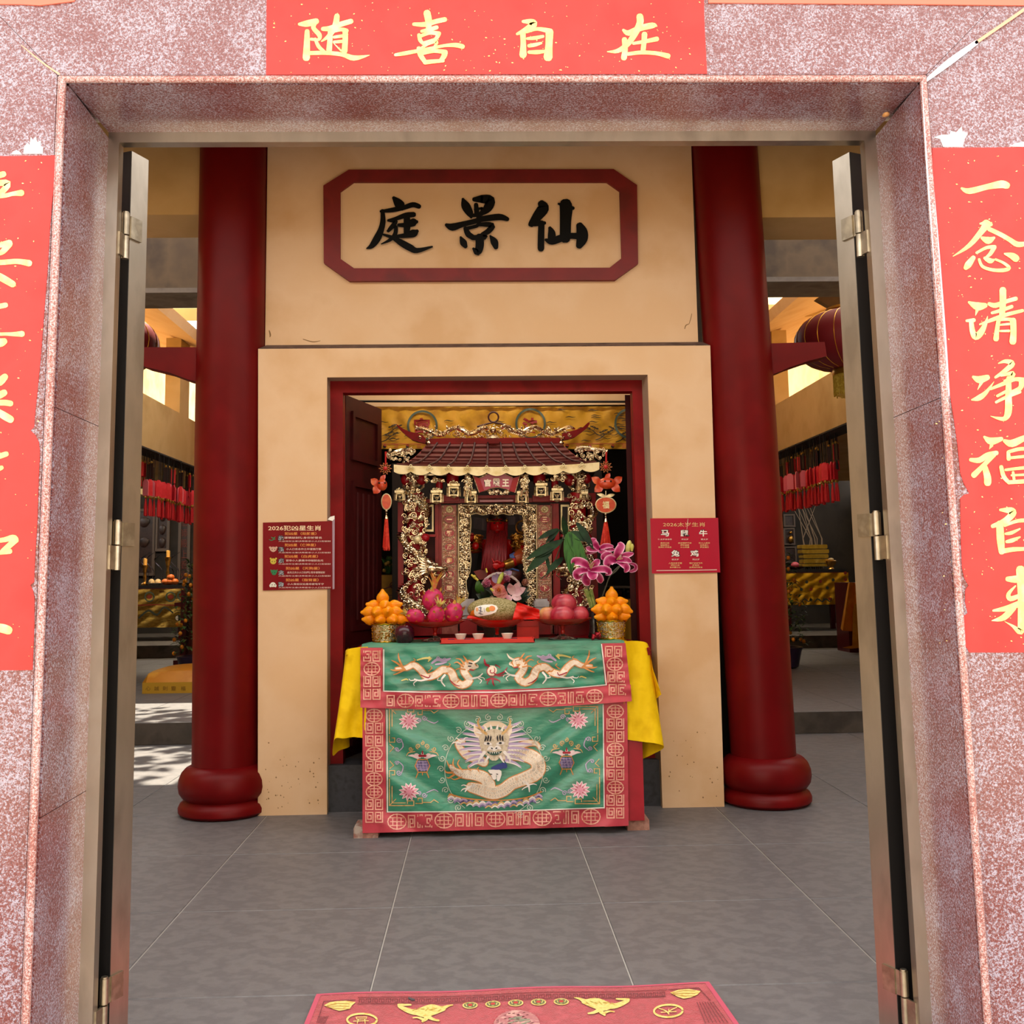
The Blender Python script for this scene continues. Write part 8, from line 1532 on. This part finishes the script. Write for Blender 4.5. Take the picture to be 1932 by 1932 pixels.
for sg, cx_, cy_ in ((1, 760, 1905), (-1, 1178, 1893)):
    f = lambda x, y: (cx_+sg*(x-760), cy_+(y-1905)); st = [[(753, 1900, 6), (768, 1907, 9), (785, 1911, 10), (800, 1906, 13), (815, 1901, 12), (832, 1903, 9), (845, 1898, 4), (854, 1896, 2)], [(780, 1909, 8), (800, 1914, 12), (818, 1910, 10), (838, 1904, 6)], [(752, 1898, 5), (775, 1897, 3)], [(800, 1912, 8), (805, 1920, 9), (797, 1928, 4)], [(806, 1918, 8), (818, 1924, 5), (828, 1926, 3)], [(797, 1924, 5), (788, 1921, 3), (779, 1922, 2)]]
    m = MB()
    for i, s in enumerate(st): brush(m, [(*f(x, y), w_) for x, y, w_ in s], SC_, .0012+.0002*i)
    m.build('gold_bird_print', CYEL, cp, smooth=0, kind='stuff'); m = MB()
    for i in range(7): brush(m, [(*f(778+i*8, 1909-(i % 3)*2), .8), (*f(784+i*8, 1905-(i % 2)*2), 1.2)], SC_, .003)
    m.build('bird_feather_print', mat('carpet_olive_gold', 'b0a044', .9), cp, smooth=0, kind='stuff')
for i in range(5):
    x, y = 887+43*i, 1897-1.15*i
    m = MB(); disc(m, x, y, 14.5, SC_, .0012, 22, 6.4); m.build('coin_print', CYEL, cp, smooth=0); m = MB(); disc(m, x, y, 12, SC_, .0018, 20, 5); m.build('coin_print_field', COLV, cp, smooth=0)
    m = MB(); poly(m, [(x-4, y-1.8), (x+4, y-1.8), (x+4, y+1.8), (x-4, y+1.8)], SC_, .0024); m.build('coin_print_hole', mat('carpet_coin_red', 'b83a3a', .9), cp, smooth=0)
    m = MB(); 
    for dx in (-8, 8): brush(m, [(x+dx, y-2, 1.4), (x+dx*.8, y+2, 1.4)], SC_, .0024)
    for dy in (-3.6, 3.6): brush(m, [(x-2, y+dy, 1), (x+2, y+dy, 1)], SC_, .0024)
    m.build('coin_print_sign', CYEL, cp, smooth=0, kind='stuff')
m = MB(); brush(m, circ(1261, 1908, 27, 3.6, 28, 11.5), SC_, .0012); brush(m, [(1243, 1903, 1.4), (1256, 1908, 2), (1262, 1914, 2.4)], SC_, .0016); brush(m, [(1277, 1902, 1.4), (1264, 1908, 2), (1261, 1912, 2.4)], SC_, .0018); brush(m, [(1247, 1911, 1.4), (1276, 1910, 1.6)], SC_, .002); brush(m, [(1262, 1905, 1.4), (1261, 1915, 1.6)], SC_, .0022); m.build('seal_print', CYEL, cp, smooth=0, kind='stuff')
m = MB(); brush(m, circ(683, 1927, 28, 3.6, 28, 11.5), SC_, .0012); lines(m, SC_, [(672, 1922.5), (692, 1922), (691, 1925.5), (673, 1926), (672, 1922.5)], 1.4, .0016); lines(m, SC_, [(667, 1930), (695, 1929)], 1.4, .0016); lines(m, SC_, [(676, 1926), (674, 1934)], 1.4, .0016); lines(m, SC_, [(688, 1926), (689, 1934)], 1.4, .0016); m.build('seal_print', CYEL, cp, smooth=0, kind='stuff')
m = MB(); disc(m, 975, 1936, 44, SC_, .0012, 28, 28); m.build('medallion_print', CTAN, cp, smooth=0)
m = MB()
for k in range(60): a = random.uniform(0, 6.28); r = random.uniform(.2, .95); x, y = 975+42*r*math.cos(a), 1936+26*r*math.sin(a); brush(m, [(x-2, y, 1), (x+2, y-.6, 1.4)], SC_, .0018)
m.build('medallion_pattern', random.choice((CDK,)), cp, smooth=0, kind='stuff'); m = MB()
for k in range(14): a = random.uniform(3.2, 6.2); r = random.uniform(.2, .7); x, y = 975+42*r*math.cos(a), 1936+26*r*math.sin(a); brush(m, [(x-4, y, 2), (x+4, y-1, 2.4)], SC_, .0022)
m.build('medallion_pattern', mat('carpet_grey_green', '8a8a74', .9), cp, smooth=0, kind='stuff')
m = MB(); brush(m, [(771, 1884.5, 2), (776, 1886.5, 3), (782, 1887.5, 1.5)], SC_, .003, base=0.); m.build('lint', mat('grey_lint', '4c4c50', .9), smooth=0, label='tiny scrap of dark lint on the carpet border', cat='lint')
